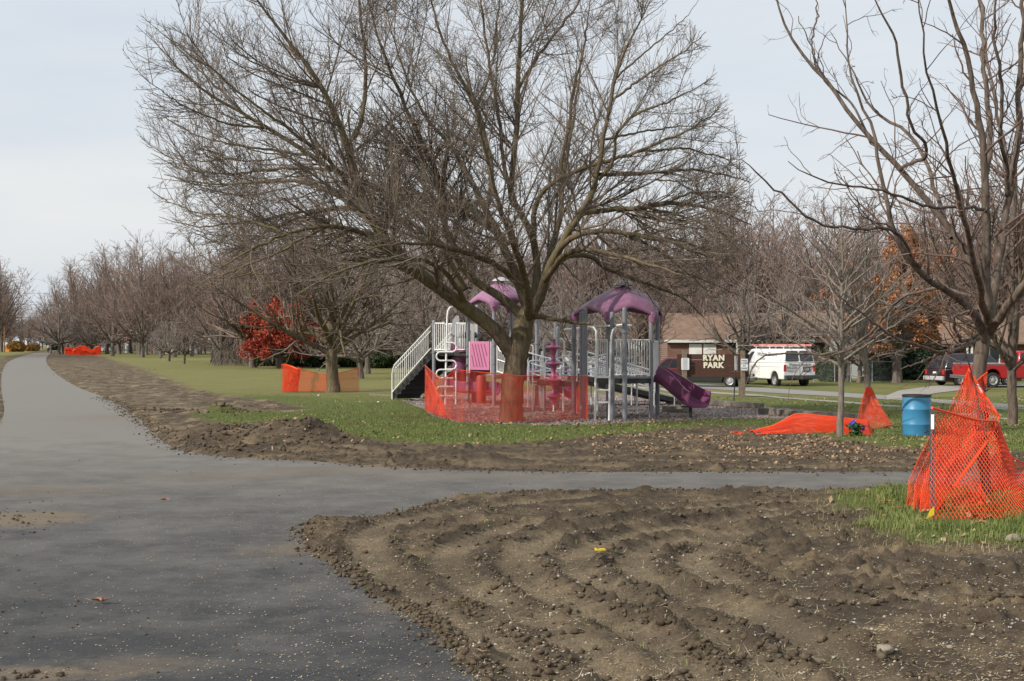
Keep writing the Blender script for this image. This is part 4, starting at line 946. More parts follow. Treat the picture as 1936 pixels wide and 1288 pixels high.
# ---------------------------------------------------------------- playground structure
PB = np.array([1.0, 41.0, 0.0])
pg = thing('playground_structure', PB, 'grey, white and purple climbing structure with two canopies, stairs and slides', 'playground')
def vz(u, Y, z): return np.array([(u - CX) / F * Y, Y, z])
def up(u, v, Y): return q(u, v, Y)
def post(u, Y, vtop, r=.064, name='post', cap=True, rings=()):
    b = MB(); z1 = q(u, vtop, Y)[2]; x = (u - CX) / F * Y
    b.lathe([(r, -.15), (r, z1 - .06), (r * .92, z1 - .02), (r * .6, z1), (0.001, z1 + .01)], (x, Y, 0), 14)
    for zr in rings: b.lathe([(r, zr - .035), (r + .016, zr - .03), (r + .016, zr + .03), (r, zr + .035)], (x, Y, 0), 14)
    return b.build(name, MT['postgrey'], pg, smooth=True)
# right tower posts
RT_ = dict(L=(1087, 38.9), F=(1151, 37.1), R1=(1231, 37.4), R2=(1243, 39.4))
post(1085, 38.9, 590, rings=(1.05, 2.1)); post(1106, 36.9, 582, rings=(1.9,)); post(1100, 37.7, 590); post(1150, 37.5, 594, rings=(1.05, 2.0)); post(1157.5, 36.6, 590)
post(1181, 35.9, 581, rings=(2.3,)); post(1231, 37.4, 594, rings=(1.05, 2.05)); post(1243, 39.2, 594, rings=(2.05,))
# left tower posts
post(820.5, 47.2, 606, rings=(1.7,)); post(839, 50, 608); post(884.5, 46.8, 576, rings=(1.25, 1.95)); post(902, 48.5, 577); post(934, 45.6, 575, rings=(1.35, 1.95)); post(967, 48, 578, rings=(2.3,))
post(1015, 45.5, 597, rings=(2.0,)); post(1054.7, 44.5, 618, rings=(1.6, 2.2)); post(1028.5, 43, 650, r=.05)
# canopies
def canopy(cs, z0, name='canopy', n=22, dome=True):
    """cs: four corner (x,y); arched roof with flared rim"""
    A, B, C, D = [np.array(c) for c in cs]; V = []; Fc = []
    for i in range(n + 1):
        for j in range(n + 1):
            s = i / n; t = j / n
            p = (A * (1 - s) + B * s) * (1 - t) + (D * (1 - s) + C * s) * t
            e = max(abs(2 * s - 1), abs(2 * t - 1))
            z = z0 + .27 * (max(0, math.sin(math.pi * s)) ** .85 + max(0, math.sin(math.pi * t)) ** .85) + .18 * (math.sin(math.pi * s) * math.sin(math.pi * t)) ** .8
            gr = 1.06 + .04 * e; c = (A + B + C + D) / 4; p = c + (p - c) * gr
            # raised ribs along the diagonals' midlines
            z += .05 * (math.exp(-((2 * s - 1) / .16) ** 2) + math.exp(-((2 * t - 1) / .16) ** 2)) * (1 - e * .3)
            V.append((p[0], p[1], z))
    for i in range(n):
        for j in range(n): a = i * (n + 1) + j; Fc.append((a, a + n + 1, a + n + 2, a + 1))
    rim = [i * (n + 1) for i in range(n + 1)] + [n * (n + 1) + j for j in range(1, n + 1)] + [i * (n + 1) + n for i in range(n - 1, -1, -1)] + [j for j in range(n - 1, 0, -1)]
    c = (A + B + C + D) / 4; k = len(V)
    for r_ in rim:
        p = np.array(V[r_]); d = p[:2] - c; d = d / np.linalg.norm(d)
        V.append((p[0] + d[0] * .04, p[1] + d[1] * .04, p[2] - .13))
    m_ = len(rim)
    for i in range(m_): Fc.append((rim[i], k + i, k + (i + 1) % m_, rim[(i + 1) % m_]))
    b = MB(); b.add(V, Fc); o = b.build(name, MT['canopy'], pg, smooth=True)
    sm = o.modifiers.new('thick', 'SOLIDIFY'); sm.thickness = .03
    for p in (A, B, C, D):
        MB().lathe([(.10, 0), (.13, .10), (.16, .2), (.14, .28)], (p[0], p[1], z0 - .22), 14).build('leg_sleeve', MT['canopy'], o, smooth=True)
    if dome:
        zt = z0 + .30 * 2 + .14 + .08
        MB().lathe([(.30, 0), (.26, .05), (.14, .12), (.001, .15)], (c[0], c[1], zt), 18).build('dome_cap', MT['capwhite'], o, smooth=True)
    return o
MT['capwhite'] = mat('pale_dome_cap', (.45, .42, .45), .5, .2, 14)
def xy(u, Y): return ((u - CX) / F * Y, Y)
canopy([xy(1087, 38.9), xy(1151, 37.1), xy(1234, 37.4), xy(1245, 39.4)], 2.80)
canopy([xy(886, 46.8), xy(934, 45.4), xy(1005, 46.2), xy(962, 48.2)], 3.30)
# decks
def deck(cs, z, th=.10, name='deck'):
    b = MB(); b.prism([(x, y, z - th) for x, y in cs], (0, 0, 0), (0, 0, th)); return b.build(name, MT['black'], pg, bevel=.01)
deck([xy(1110, 38.9), xy(1149, 37.15), xy(1231, 37.3), xy(1243, 39.3), xy(1180, 40.2)], 1.06, .14)
deck([xy(822, 47.3), xy(884, 46.9), xy(886, 48.6), xy(839, 49.6)], 1.72, .14)
deck([xy(884, 46.9), xy(934, 45.8), xy(1010, 46.3), xy(962, 48.3), xy(900, 48.5)], 1.55, .12)
deck([xy(934, 44.8), xy(1015, 42.8), xy(1030, 44.6), xy(960, 46.0)], .98, .12)
deck([xy(1003, 42.4), xy(1088, 39.6), xy(1100, 40.6), xy(1015, 43.6)], .90, .16, 'bridge_deck')
# barrier of vertical bars between two points
def barrier(a, b, z0, z1, n, mt='white', r=.014, z0b=None, z1b=None, name='railing', rr=.02):
    a = np.array(a, float); b = np.array(b, float); z0b = z0 if z0b is None else z0b; z1b = z1 if z1b is None else z1b
    m_ = MB()
    m_.tube([(*a, z0), (*a, z1 - .06), (*(a + (b - a) * .02), z1), (*(b - (b - a) * .02), z1b), (*b, z1b - .06), (*b, z0b)], rr, 7)
    m_.tube([(*a, z0 + .04), (*b, z0b + .04)], rr, 7)
    for i in range(1, n):
        f = i / n; p = a + (b - a) * f; m_.tube([(*p, z0 + (z0b - z0) * f + .04), (*p, z1 + (z1b - z1) * f)], r, 6)
    return m_.build(name, MT[mt], pg, smooth=True)
barrier(xy(1131, 38.0), xy(1148, 37.25), 1.12, 2.10, 4); barrier(xy(1153, 37.0), xy(1180, 37.1), 1.12, 2.10, 4); barrier(xy(1184, 37.1), xy(1228, 37.3), 1.12, 2.10, 9)
barrier(xy(1235, 37.6), xy(1244, 39.0), 1.12, 2.06, 6); barrier(xy(1160, 40.0), xy(1200, 39.9), 1.12, 2.06, 8)
barrier(xy(822, 47.1), xy(841, 46.9), 1.76, 2.70, 5); barrier(xy(862, 46.9), xy(882, 46.8), 1.76, 2.70, 5); barrier(xy(841, 49.5), xy(884, 48.6), 1.76, 2.70, 10)
barrier(xy(888, 46.9), xy(902, 48.3), 1.76, 2.70, 7); barrier(xy(845, 48.6), xy(862, 48.4), 1.76, 2.70, 5)
# pale bubble / arch panel and slide hood at left tower
b = MB(); y_ = 47.4
arc = [up(853, 663, y_), up(853, 620, y_), up(856, 605, y_), up(862, 597, y_), up(868, 597, y_), up(868, 663, y_)]
b.prism(arc, (0, 0, 0), (0, .03, 0)); b.build('arched_panel', MT['paneldim'] if 'paneldim' in MT else MT['zinc'], pg)
b = MB(); b.tube([up(880, 628, 47.2), up(885, 640, 47.0), up(880, 655, 47.2)], .3, 14); 
# stairs
sa = up(743, 752, 49.5); sb_ = up(816, 668, 47.4)
A0 = np.array([sa[0], sa[1], .12]); B0 = np.array([sb_[0], sb_[1], 1.72]); D_ = B0 - A0; sd_ = np.array([-D_[1], D_[0], 0]); sd_ = sd_ / np.linalg.norm(sd_) * 1.0
if sd_[1] < 0: sd_ = -sd_
b = MB()
for k in (0, 1):
    o_ = sd_ * k
    b.prism([A0 + o_ + (0, 0, -.12), A0 + o_ + (0, 0, .12), B0 + o_ + (0, 0, .05), B0 + o_ + (0, 0, -.22), A0 + o_ + D_ * .12 + (0, 0, -.14)], (0, 0, 0), sd_ * .04)
b.build('stringer', MT['black'], pg)
for i in range(9):
    p = A0 + D_ * ((i + .5) / 9); bb = MB(); bb.beam(p + (0, 0, -.08), p + sd_ + (0, 0, -.08), .24, .20); bb.build('step', MT['black'], pg)
for k, nm in ((-.03, 'handrail'), (1.05, 'handrail')):
    o_ = sd_ * k; b = MB()
    b.tube([A0 + o_ + (0, 0, -.2), A0 + o_ + (0, 0, .80), A0 + o_ + D_ * .02 + (0, 0, .93), A0 + o_ + D_ * .06 + (0, 0, 1.02), B0 + o_ + (0, 0, .88), B0 + o_ + D_ * .05 + (0, 0, .93), B0 + o_ + D_ * .07 + (0, 0, .0)], .026, 8)
    b.tube([A0 + o_ + (0, 0, .12), A0 + o_ + D_ * .05 + (0, 0, .14), B0 + o_ + (0, 0, .12)], .022, 7)
    b.tube([A0 + o_ + D_ * .04 + (0, 0, .78), A0 + o_ + D_ * .09 + (0, 0, .86), B0 + o_ + (0, 0, .72)], .014, 6)
    for i in range(1, 19):
        f = .03 + i / 19 * .95; p = A0 + o_ + D_ * f; b.tube([p + (0, 0, .12), p + (0, 0, 1.0 - f * .12)], .013, 6)
    b.build(nm, MT['white'], pg, smooth=True)
# looped snake climber
Yk = 46.4; b = MB()
b.tube([vz(842, Yk, -.1), up(843, 700, Yk), up(844.5, 640, Yk), up(845.5, 600, Yk), up(847, 588, Yk), up(851, 581, Yk), up(857, 580, Yk), up(862, 590, Yk + .3)], .034, 9)
for (v0, v1, s) in ((648, 665, 1), (665.5, 682, -1), (682, 698.5, 1), (699, 715, -1), (731, 748.5, -1)):
    uc = 843; w_ = 20 if s > 0 else -18; L = []
    for a in np.linspace(-90, 90, 9):
        vm = (v0 + v1) / 2; hh = (v1 - v0) / 2
        L.append(up(uc + w_ - (1 if s > 0 else -1) * 8 + math.cos(R(a)) * 8 * s, vm + math.sin(R(a)) * hh, Yk - .05))
    b.tube([up(uc + (14 if s < 0 else 0), v0, Yk - .05)] + L + [up(uc + (14 if s < 0 else 0), v1, Yk - .05)], .027, 8)
b.tube([vz(862, Yk, -.1), up(862, 700, Yk), up(862, 690, Yk)], .03, 8)
b.build('loop_climber', MT['white'], pg, smooth=True)
# pink panel with slots
Yp = 46.2; a = up(889.5, 646, Yp); c = up(926.5, 700, Yp - .4)
nx_ = np.array([c[0] - a[0], c[1] - a[1], 0]); pw = np.linalg.norm(nx_); nx_ /= pw; ph = a[2] - c[2]; no = np.array([nx_[1], -nx_[0], 0])
def pp(s, t, o=0): return a + nx_ * pw * s - np.array([0, 0, ph * t]) + no * o
b = MB(); b.prism([pp(0, .02), pp(.03, 0), pp(.97, 0), pp(1, .02), pp(1, .98), pp(.97, 1), pp(.03, 1), pp(0, .98)], (0, 0, 0), no * .04)
panel = b.build('panel', MT['pink'], pg, bevel=.008)
for (s0, t0, s1, t1) in ((.10, .48, .22, .9), (.12, .08, .38, .9), (.27, .08, .53, .9), (.42, .08, .68, .9), (.57, .08, .85, .9), (.73, .08, .88, .5)):
    bb = MB(); bb.prism([pp(s0 - .018, t0, .041), pp(s0 + .018, t0, .041), pp(s1 + .018, t1, .041), pp(s1 - .018, t1, .041)], (0, 0, 0), no * .004); bb.build('slot', MT['slot'], panel)
b = MB(); b.tube([pp(0, -.0) - nx_ * .04, pp(0, 1.1) - nx_ * .04], .02, 7); b.tube([pp(1, 0) + nx_ * .04, pp(1, 1.1) + nx_ * .04], .02, 7); b.build('panel_frame', MT['white'], pg, smooth=True)
# small driver panel boxes right of the post, between the posts
barrier(xy(940, 45.2), xy(955, 44.6), 1.05, 1.95, 4, z0b=.98, z1b=1.8)
# white bars between trunk and right tower
def tb(L, r=.021, nm='rail'):
    b = MB(); b.tube(L, r, 7); return b.build(nm, MT['white'], pg, smooth=True)
Yb = 42.3; Yc = 40.2
for L in ([(1003, 668, 43), (1043, 679, 41.6)], [(1005, 687, 43), (1043, 699, 41.6)], [(1009, 707, 43), (1039, 716, 41.6)], [(1051, 678, 41.4), (1082, 671, 40)], [(1051, 698, 41.4), (1081, 692, 40)], [(1054, 716, 41.4), (1078, 710, 40)],
          [(1110, 678, 38.9), (1147, 669, 40.4)], [(1110, 687, 38.9), (1147, 691, 40.4)], [(1110, 699, 38.9), (1147, 692, 40.4)],
          [(990, 664, 43.5), (1003, 668, 43)], [(941, 652, 45), (944, 663, 44.8), (955, 668, 44.5)], [(941, 680, 45), (962, 687, 44)]):
    tb([up(*p) for p in L], .02)
def frame(u0, u1, vt, vb0, vb1, Y, r=.023, bars=(), Y1=None):
    Y1 = Y1 or Y; b = MB()
    b.tube([up(u0, vb0, Y), up(u0, vt + 5, Y), up(u0 + (u1 - u0) * .08, vt + 1, Y), up(u0 + (u1 - u0) * .2, vt, Y), up(u1 - (u1 - u0) * .2, vt, Y1), up(u1 - (u1 - u0) * .08, vt + 1, Y1), up(u1, vt + 5, Y1), up(u1, vb1, Y1)], r, 7)
    for v in bars: b.tube([up(u0, v, Y), up(u1, v, Y1)], r * .9, 7)
    return b.build('rail_frame', MT['white'], pg, smooth=True)
g_ = lambda Y: HV + H * F / Y
frame(1007, 1028, 682, g_(42) + 2, g_(42) + 2, 42.0, bars=(701, 722, 727)); frame(1031, 1059, 681, 716, 716, 41.5, bars=(702,)); frame(1061, 1080, 684, 716, 716, 40.8, bars=(703, 709))
frame(998, 1008, 653, g_(43), g_(43), 43.2, bars=(668, 722)); frame(1000, 1022, 682, 722, g_(43), 42.8, bars=(703,))
frame(1024, 1026.5, 665, g_(42.6), g_(42.6), 42.6)
b = MB(); Yq = 41.0
b.tube([vz(1065, Yq, -.1), up(1065, 700, Yq), up(1067, 655, Yq), up(1066, 645, Yq), up(1062, 641, Yq), up(1056, 641, Yq)], .026, 8)
b.tube([up(1048.5, 641, 40.4), up(1049, 615, 40.4), up(1051, 609, 40.4), up(1056, 606, 40.4), up(1100, 606, 38.9)], .026, 8)
b.build('arch_pole', MT['white'], pg, smooth=True)
# overhead ladder (monkey bars) between the post pairs
b = MB()
A1 = up(1067, 620, 40.6); A2 = up(1067, 612, 41.6); B1 = up(1181, 613, 35.9); B2 = up(1193, 610, 37.0)
A1[2] = A2[2] = 2.42; B1[2] = B2[2] = 2.50
b.tube([A1, B1], .026, 8); b.tube([A2, B2], .026, 8)
for i in range(9): f = (i + .5) / 9; b.tube([A1 + (B1 - A1) * f, A2 + (B2 - A2) * f], .018, 7)
b.build('overhead_ladder', MT['white'], pg, smooth=True)
# access ladder
b = MB(); Yl = 36.05
b.tube([vz(1124.5, Yl, -.1), up(1126, 700, Yl), up(1127.5, 640, Yl), up(1127, 626, Yl), up(1123, 620, Yl), up(1112, 618, Yl + .6)], .027, 8)
b.tube([vz(1151.5, Yl, -.1), up(1153, 700, Yl), up(1156, 635, Yl), up(1159, 624, Yl), up(1165, 619, Yl), up(1176, 618, Yl)], .027, 8)
for v in (713.5, 738, 761): b.tube([up(1126 - (v - 700) * .02, v, Yl), up(1153.5 - (v - 700) * .02, v, Yl)], .024, 8)
b.build('ladder', MT['white'], pg, smooth=True)
b = MB(); b.tube([vz(1129, 38.2, -.1), up(1130, 700, 38.2), up(1131, 640, 38.2)], .022, 7); b.tube([vz(1204, 40, -.1), vz(1204, 40, 1.0)], .026, 7); b.tube([vz(1089, 40.4, -.1), up(1093, 620, 40.4)], .022, 7); b.tube([vz(1058, 43, -.1), vz(1058, 43, 1.0)], .022, 7); b.build('support_pole', MT['white'], pg, smooth=True)
# stacked-disc climber
Yd = 40.4; x0 = (1046.6 - CX) / F * Yd; b = MB(); prof = [(.02, -.1), (.02, .20)]
def zz_(v): return q(0, v, Yd)[2]
for v in (749, 719, 688, 657):
    z = zz_(v); prof += [(.06, z - .20), (.085, z - .14), (.10, z - .07), (.20, z - .035), (.255, z - .015), (.26, z + .01), (.20, z + .03), (.09, z + .07), (.065, z + .14), (.045, z + .2)]
prof += [(.05, zz_(645)), (.06, zz_(642)), (.001, zz_(641))]
b.lathe(prof[1:], (x0, Yd, 0), 22); b.build('disc_climber', MT['disc'] if 'disc' in MT else MT['purple'], pg, smooth=True)
MB().tube([(x0, Yd, -.1), (x0, Yd, .3)], .022, 8).build('disc_pole', MT['white'], pg, smooth=True)
# slides
def trough(C, W, wall, th, name, n=28, mt='purple'):
    """C: centreline points [n,3]; W: widths; U-shaped chute"""
    C = smooth_path(C, n, 3); W = np.interp(np.linspace(0, 1, n), np.linspace(0, 1, len(W)), W); V = []; Fc = []
    sec = [(-.5, 1.0), (-.5, .5), (-.46, .15), (-.34, .02), (0, 0), (.34, .02), (.46, .15), (.5, .5), (.5, 1.0), (.56, 1.0), (.56, .4), (.5, .02), (.36, -.14), (0, -.16), (-.36, -.14), (-.5, .02), (-.56, .4), (-.56, 1.0)]
    for i in range(n):
        t_ = C[min(i + 1, n - 1)] - C[max(i - 1, 0)]; t_ /= np.linalg.norm(t_); s = np.cross(t_, (0, 0, 1)); s /= np.linalg.norm(s); u_ = np.cross(s, t_)
        for a_, h_ in sec: V.append(C[i] + s * a_ * W[i] + u_ * h_ * wall)
    k = len(sec)
    for i in range(n - 1):
        for j in range(k): Fc.append((i * k + j, i * k + (j + 1) % k, (i + 1) * k + (j + 1) % k, (i + 1) * k + j))
    Fc.append(tuple(range(k))); Fc.append(tuple((n - 1) * k + j for j in range(k))[::-1])
    return MB().add(V, Fc).build(name, MT[mt], pg, smooth=True)
# right curved slide: leaves deck right, curls toward viewer-right
cR = [np.array(p) for p in ([3.98, 38.55, 1.02], [4.2, 38.5, .92], [4.45, 38.4, .74], [4.68, 38.25, .56], [4.88, 38.05, .42], [5.02, 37.85, .34], [5.12, 37.6, .30])]
trough(cR, [.56, .58, .60, .60, .60, .60], .40, .03, 'curved_slide')
MB().tube([(4.92, 37.9, -.1), (4.92, 37.9, .30)], .045, 8).box((4.92, 37.9, .27), (.5, .3, .04)).build('slide_support', MT['black'], pg)
# left spiral slide (behind the net)
c0 = np.array([-1.35, 48.2]); sp_ = []
for i in range(26):
    a_ = R(-150 + i * 15.5); sp_.append((c0[0] + .62 * math.cos(a_), c0[1] - .2 + .62 * math.sin(a_), 1.66 - i * .052))
sp_.append((-.85, 46.8, .34)); sp_.append((-.75, 46.3, .30))
trough(sp_, [.66] * 5, .36, .03, 'spiral_slide', 60)
MB().tube([(c0[0], c0[1] - .2, -.1), (c0[0], c0[1] - .2, 1.9)], .07, 10).build('spiral_pole', MT['purple'], pg, smooth=True)
b = MB(); b.lathe([(.30, .0), (.34, .1), (.34, .55), (.28, .62)], (-1.75, 47.6, 1.0), 20); b.build('slide_hood', MT['purple'], pg, smooth=True)
MB().lathe([(.13, 0), (.16, .1), (.16, .8), (.14, .9)], (-1.02, 45.6, .05), 16).build('talk_tube', MT['orangepl'] if 'orangepl' in MT else MT['purple'], pg, smooth=True)
b = MB(); b.lathe([(.33, 0), (.38, .08), (.30, .2)], ((884 - CX) / F * 48, 48.0, 2.2), 20); b.build('crow_nest', MT['gunmetal'], pg, smooth=True)
# middle pink slide
trough([(1.02, 43.6, .98), (1.3, 43.3, .80), (1.62, 43.0, .5), (1.86, 42.8, .34), (2.05, 42.6, .3)], [.55] * 4, .22, .03, 'straight_slide', 20, 'pink')
MB().box((.55, 43.4, 1.02), (.6, .05, .38)).build('slide_entry_panel', MT['pink'], pg, bevel=.02)
# access ramp behind right tower, descending to the right
rA = np.array([2.4, 45.0, .92]); rB = np.array([5.55, 46.5, .16]); rw = np.array([-.45, .95, 0]) * 1.2
b = MB(); b.prism([rA, rB, rB + rw, rA + rw], (0, 0, 0), (0, 0, -.16)); b.build('ramp', MT['black'], pg)
for k in (0, 1):
    b = MB(); A_ = rA + rw * k; B_ = rB + rw * k + (0, 0, 0); E = B_ + (B_ - A_) * .11
    b.tube([A_ + (0, 0, .05), B_ + (0, 0, .05)], .022, 7); b.tube([A_ + (0, 0, .18), B_ + (0, 0, .16)], .022, 7)
    b.tube([A_ + (0, 0, .82), B_ + (0, 0, .70), E + (0, 0, .62), E + (B_ - A_) * .02 + (0, 0, .52), E + (B_ - A_) * .02 + (0, 0, .30)], .028, 8)
    b.tube([A_ + (0, 0, .62), B_ + (0, 0, .48)], .022, 7)
    for f in (.02, .26, .5, .75, .98): p = A_ + (B_ - A_) * f; b.tube([(p[0], p[1], -.1), p + (0, 0, .8)], .022, 7)
    b.build('ramp_rail', MT['white'], pg, smooth=True)
# timbers edging the wood-chip area
def timber(L, w_=.16, h_=.17, z0=.0, lab=None, extra=None):
    for i in range(len(L) - 1):
        a = G3(*L[i]); c = G3(*L[i + 1]); b = MB(); b.beam(a + (0, 0, h_ / 2 + z0 - .03), c + (0, 0, h_ / 2 + z0 - .03), w_, h_)
        o = b.build('edging_timber', MT['timber'], None, bevel=.012)
        tagp(o, lab[i] if isinstance(lab, list) else lab, 'timber', 'timbers edging the wood chips')
timber([(1330, 763), (1385, 767), (1441, 771)], lab=['pale edging timber just right of the purple slide end', 'pale edging timber left of the orange heap, its right end free'])
timber([(1437, 780), (1510, 786), (1590, 790), (1668, 797)], lab=['grey edging timber left of the orange netting heap', 'grey edging timber behind the orange netting heap', 'grey edging timber ending by the netting cone'])
timber([(1262, 762), (1300, 763)], .3, .2, .0, lab='mossy stacked timber under the purple slide, upper one'); timber([(1258, 776), (1296, 778)], .3, .17, .0, lab='stacked timber under the purple slide, lower one')
timber([(700, 747), (745, 749), (802, 752)], .14, .08, .0, lab=['dark edging strip left of the stair foot', 'dark edging strip under the stair foot'])
# ---------------------------------------------------------------- orange safety netting
MT['net'] = mat('orange_safety_net', (.78, .065, .012), .5, .08, 3)
MT['netedge'] = mat('orange_net_hem', (.84, .085, .014), .45, .08, 3)
def netsheet(Pf, nu, nv, th, parent, name='net_panel', dep=.5, hem=True, sq=False):
    """diamond-cell netting on a parametric surface Pf(s,t)->[N,3]"""
    V = []; idx = {}; Fc = []
    S = []; T = []
    for j in range(nv + 1):
        for i in range(nu + 1):
            if sq or (i + j) % 2 == 0: idx[(i, j)] = len(S); S.append(i / nu); T.append(j / nv)
    P = Pf(np.array(S), np.array(T))
    if sq:
        for j in range(nv):
            for i in range(nu): Fc.append((idx[(i, j)], idx[(i + 1, j)], idx[(i + 1, j + 1)], idx[(i, j + 1)]))
    else:
        for j in range(1, nv):
            for i in range(1, nu):
                if (i + j) % 2: Fc.append((idx[(i - 1, j)], idx[(i, j - 1)], idx[(i + 1, j)], idx[(i, j + 1)]))
        for i in range(1, nu):
            if i % 2: Fc.append((idx[(i - 1, 0)], idx[(i + 1, 0)], idx[(i, 1)]))
            if (i + nv) % 2: Fc.append((idx[(i - 1, nv)], idx[(i, nv - 1)], idx[(i + 1, nv)])) if (i - 1, nv) in idx and (i + 1, nv) in idx else None
        Fc = [f for f in Fc if f]
    b = rootbase(parent); me = bpy.data.meshes.new(name); me.from_pydata([tuple(map(float, p - b)) for p in P], [], Fc); me.materials.append(MT['net'])
    o = link(name, me, parent); w_ = o.modifiers.new('w', 'WIREFRAME'); w_.thickness = th; w_.use_replace = True; w_.use_even_offset = False; w_.use_boundary = True
    if hem:
        s = np.linspace(0, 1, 40); top = Pf(s, np.zeros(40)); MB().tube(list(top), th * 1.1, 5).build('hem', MT['netedge'], o)
    return o
def ruled(top, bot, n=60, fold=0.0, fs=5.0, seed=0):
    Tp = resample(np.array(top, float), n); Bt = resample(np.array(bot, float), n)
    x = np.linspace(0, 1, n)
    def f(s, t):
        a = np.stack([np.interp(s, x, Tp[:, k]) for k in range(3)], 1); b = np.stack([np.interp(s, x, Bt[:, k]) for k in range(3)], 1)
        p = a * (1 - t[:, None]) + b * t[:, None]
        if fold:
            nz = fbm(s * fs + seed, t * fs * .5 + seed * 2, 3, 40 + seed) - .5; m_ = np.sin(np.pi * np.clip(t * .9 + .05, 0, 1))
            p = p + np.stack([nz * fold * .6 * m_, nz * fold * 2 * m_, (fbm(s * fs * 1.3, t * 3 + 9, 2, 80 + seed) - .5) * fold * m_], 1)
        return p
    return f
def tpost(root, base, top, name='net_post', tag=True, r=.02):
    base = np.array(base, float); top = np.array(top, float); b = MB(); b.beam(base, top, r * 2.2, r * .6); d = (top - base)
    b.beam(base + (0, .012, 0), top + (0, .012, 0), r * .5, r * 1.8); o = b.build(name, MT['steelpost'], root)
    if tag: MB().beam(base + d * .84, base + d * 1.0 + d / np.linalg.norm(d) * .01, r * 3.2, r * 1.6).build('post_top', MT['tagwhite'], o)
    return o
# net round the playground tree
rt = thing('safety_net', q(857, 797, 35.4) * (1, 1, 0), 'orange safety net fenced round the big spreading tree at the playground', 'netting')
def g0(u, v): p = G3(u, v); return p + (0, 0, .03)
def above(u, v, vt): p = G3(u, v); p[2] = H + (HV - vt) / F * p[1]; return p
bot = [g0(857, 797), g0(880, 799), g0(930, 800), g0(985, 799), g0(1050, 797), g0(1112, 795)]
top = [above(857, 797, 698), above(880, 799, 701), above(930, 800, 706), above(985, 799, 711), above(1050, 797, 711), above(1112, 795, 710.5)]
netsheet(ruled(top, bot, 60, .03, 5, 1), 130, 40, .0095, rt)
bot = [g0(803, 776), g0(830, 787), g0(857, 797)]; top = [above(803, 776, 691), above(830, 787, 694 + 3), above(857, 797, 698)]
top = [above(803, 776, 690), above(815, 781, 702), above(835, 789, 716), above(846, 793, 712), above(857, 797, 698)]
netsheet(ruled(top, bot, 60, .05, 3, 2), 56, 40, .0105, rt)
top2 = [above(804, 776, 700), above(822, 785, 730), above(841, 790, 775)]; bot2 = [g0(804, 778), g0(822, 786), g0(843, 793)]
netsheet(ruled(top2, bot2, 40, .08, 3, 5), 40, 30, .012, rt)
# rear run, seen through the front one
bot = [g0(803, 776), g0(880, 770), g0(990, 768), g0(1085, 776), g0(1112, 795)]; top = [above(803, 776, 735), above(880, 770, 738), above(990, 768, 742), above(1085, 776, 735), above(1112, 795, 712)]
netsheet(ruled(top, bot, 60, .06, 5, 6), 120, 20, .007, rt)
tpost(rt, g0(857, 797) - (0, 0, .1), above(857, 797, 697), tag=False, r=.026); tpost(rt, g0(1112, 796) - (0, 0, .1), above(1112, 796, 705), tag=False, r=.026); tpost(rt, g0(803, 777) - (0, 0, .1), above(803, 777, 690), tag=False)
# net behind the forked tree
rt = thing('safety_net', G3(560, 741), 'orange safety net on thin posts behind the forked tree on the lawn', 'netting')
bot = [g0(562, 742), g0(600, 742), g0(640, 742), g0(679, 741)]; top = [above(562, 742, 694), above(572, 742, 699), above(608, 742, 708), above(639, 742, 706), above(679, 741, 696)]
netsheet(ruled(top, bot, 60, .05, 4, 3), 110, 34, .013, rt)
for dy, sdn in ((0, 4), (.5, 7), (1.0, 8)):
    bot = [g0(532, 742) + (0, dy, 0), g0(562, 742) + (0, dy * .2, 0)]; top = [above(532, 742, 689) + (0, dy, 0), above(545, 742, 693) + (0, dy, 0), above(568, 742, 700)]
    netsheet(ruled(top, bot, 30, .10, 3, sdn), 34, 40, .016, rt)
tpost(rt, g0(532, 742), above(532, 742, 690)); tpost(rt, g0(560, 742), above(560, 742, 687), r=.03); tpost(rt, g0(680, 740), above(680, 740, 687), r=.03)
# collapsed heap
rt = thing('safety_net', G3(1520, 822), 'collapsed heap of orange netting left of the young pale tree', 'netting')
def qy(L, Y0, Y1, n=None): return [q(u, v, Y0 + (Y1 - Y0) * i / max(1, len(L) - 1)) for i, (u, v) in enumerate(L)]
topl = [(1383, 820), (1396, 816), (1426, 814), (1459, 806), (1482, 794), (1502, 783), (1520, 783), (1545, 785), (1587, 790), (1620, 793), (1640, 797), (1652, 823)]
botl = [(1384, 823), (1400, 824), (1430, 824), (1460, 823), (1485, 822), (1505, 822), (1525, 821), (1545, 821), (1580, 824), (1620, 826), (1640, 827), (1656, 825)]
for k, (dy, fo) in enumerate(((0, .12), (.45, .2), (.9, .12))):
    tp = [q(u, v + k * (1.5 + 2 * (fbm(u * .03, k * 3., 2, 3) - .3)), 31.2 + dy * .6) for u, v in topl]; bt = [G3(u, v) + (0, dy * .6 + (.1 if k else -.0), .03) for u, v in botl]
    netsheet(ruled(tp, bt, 60, fo, 7, 10 + k), 150, 22, .012, rt, hem=(k == 0))
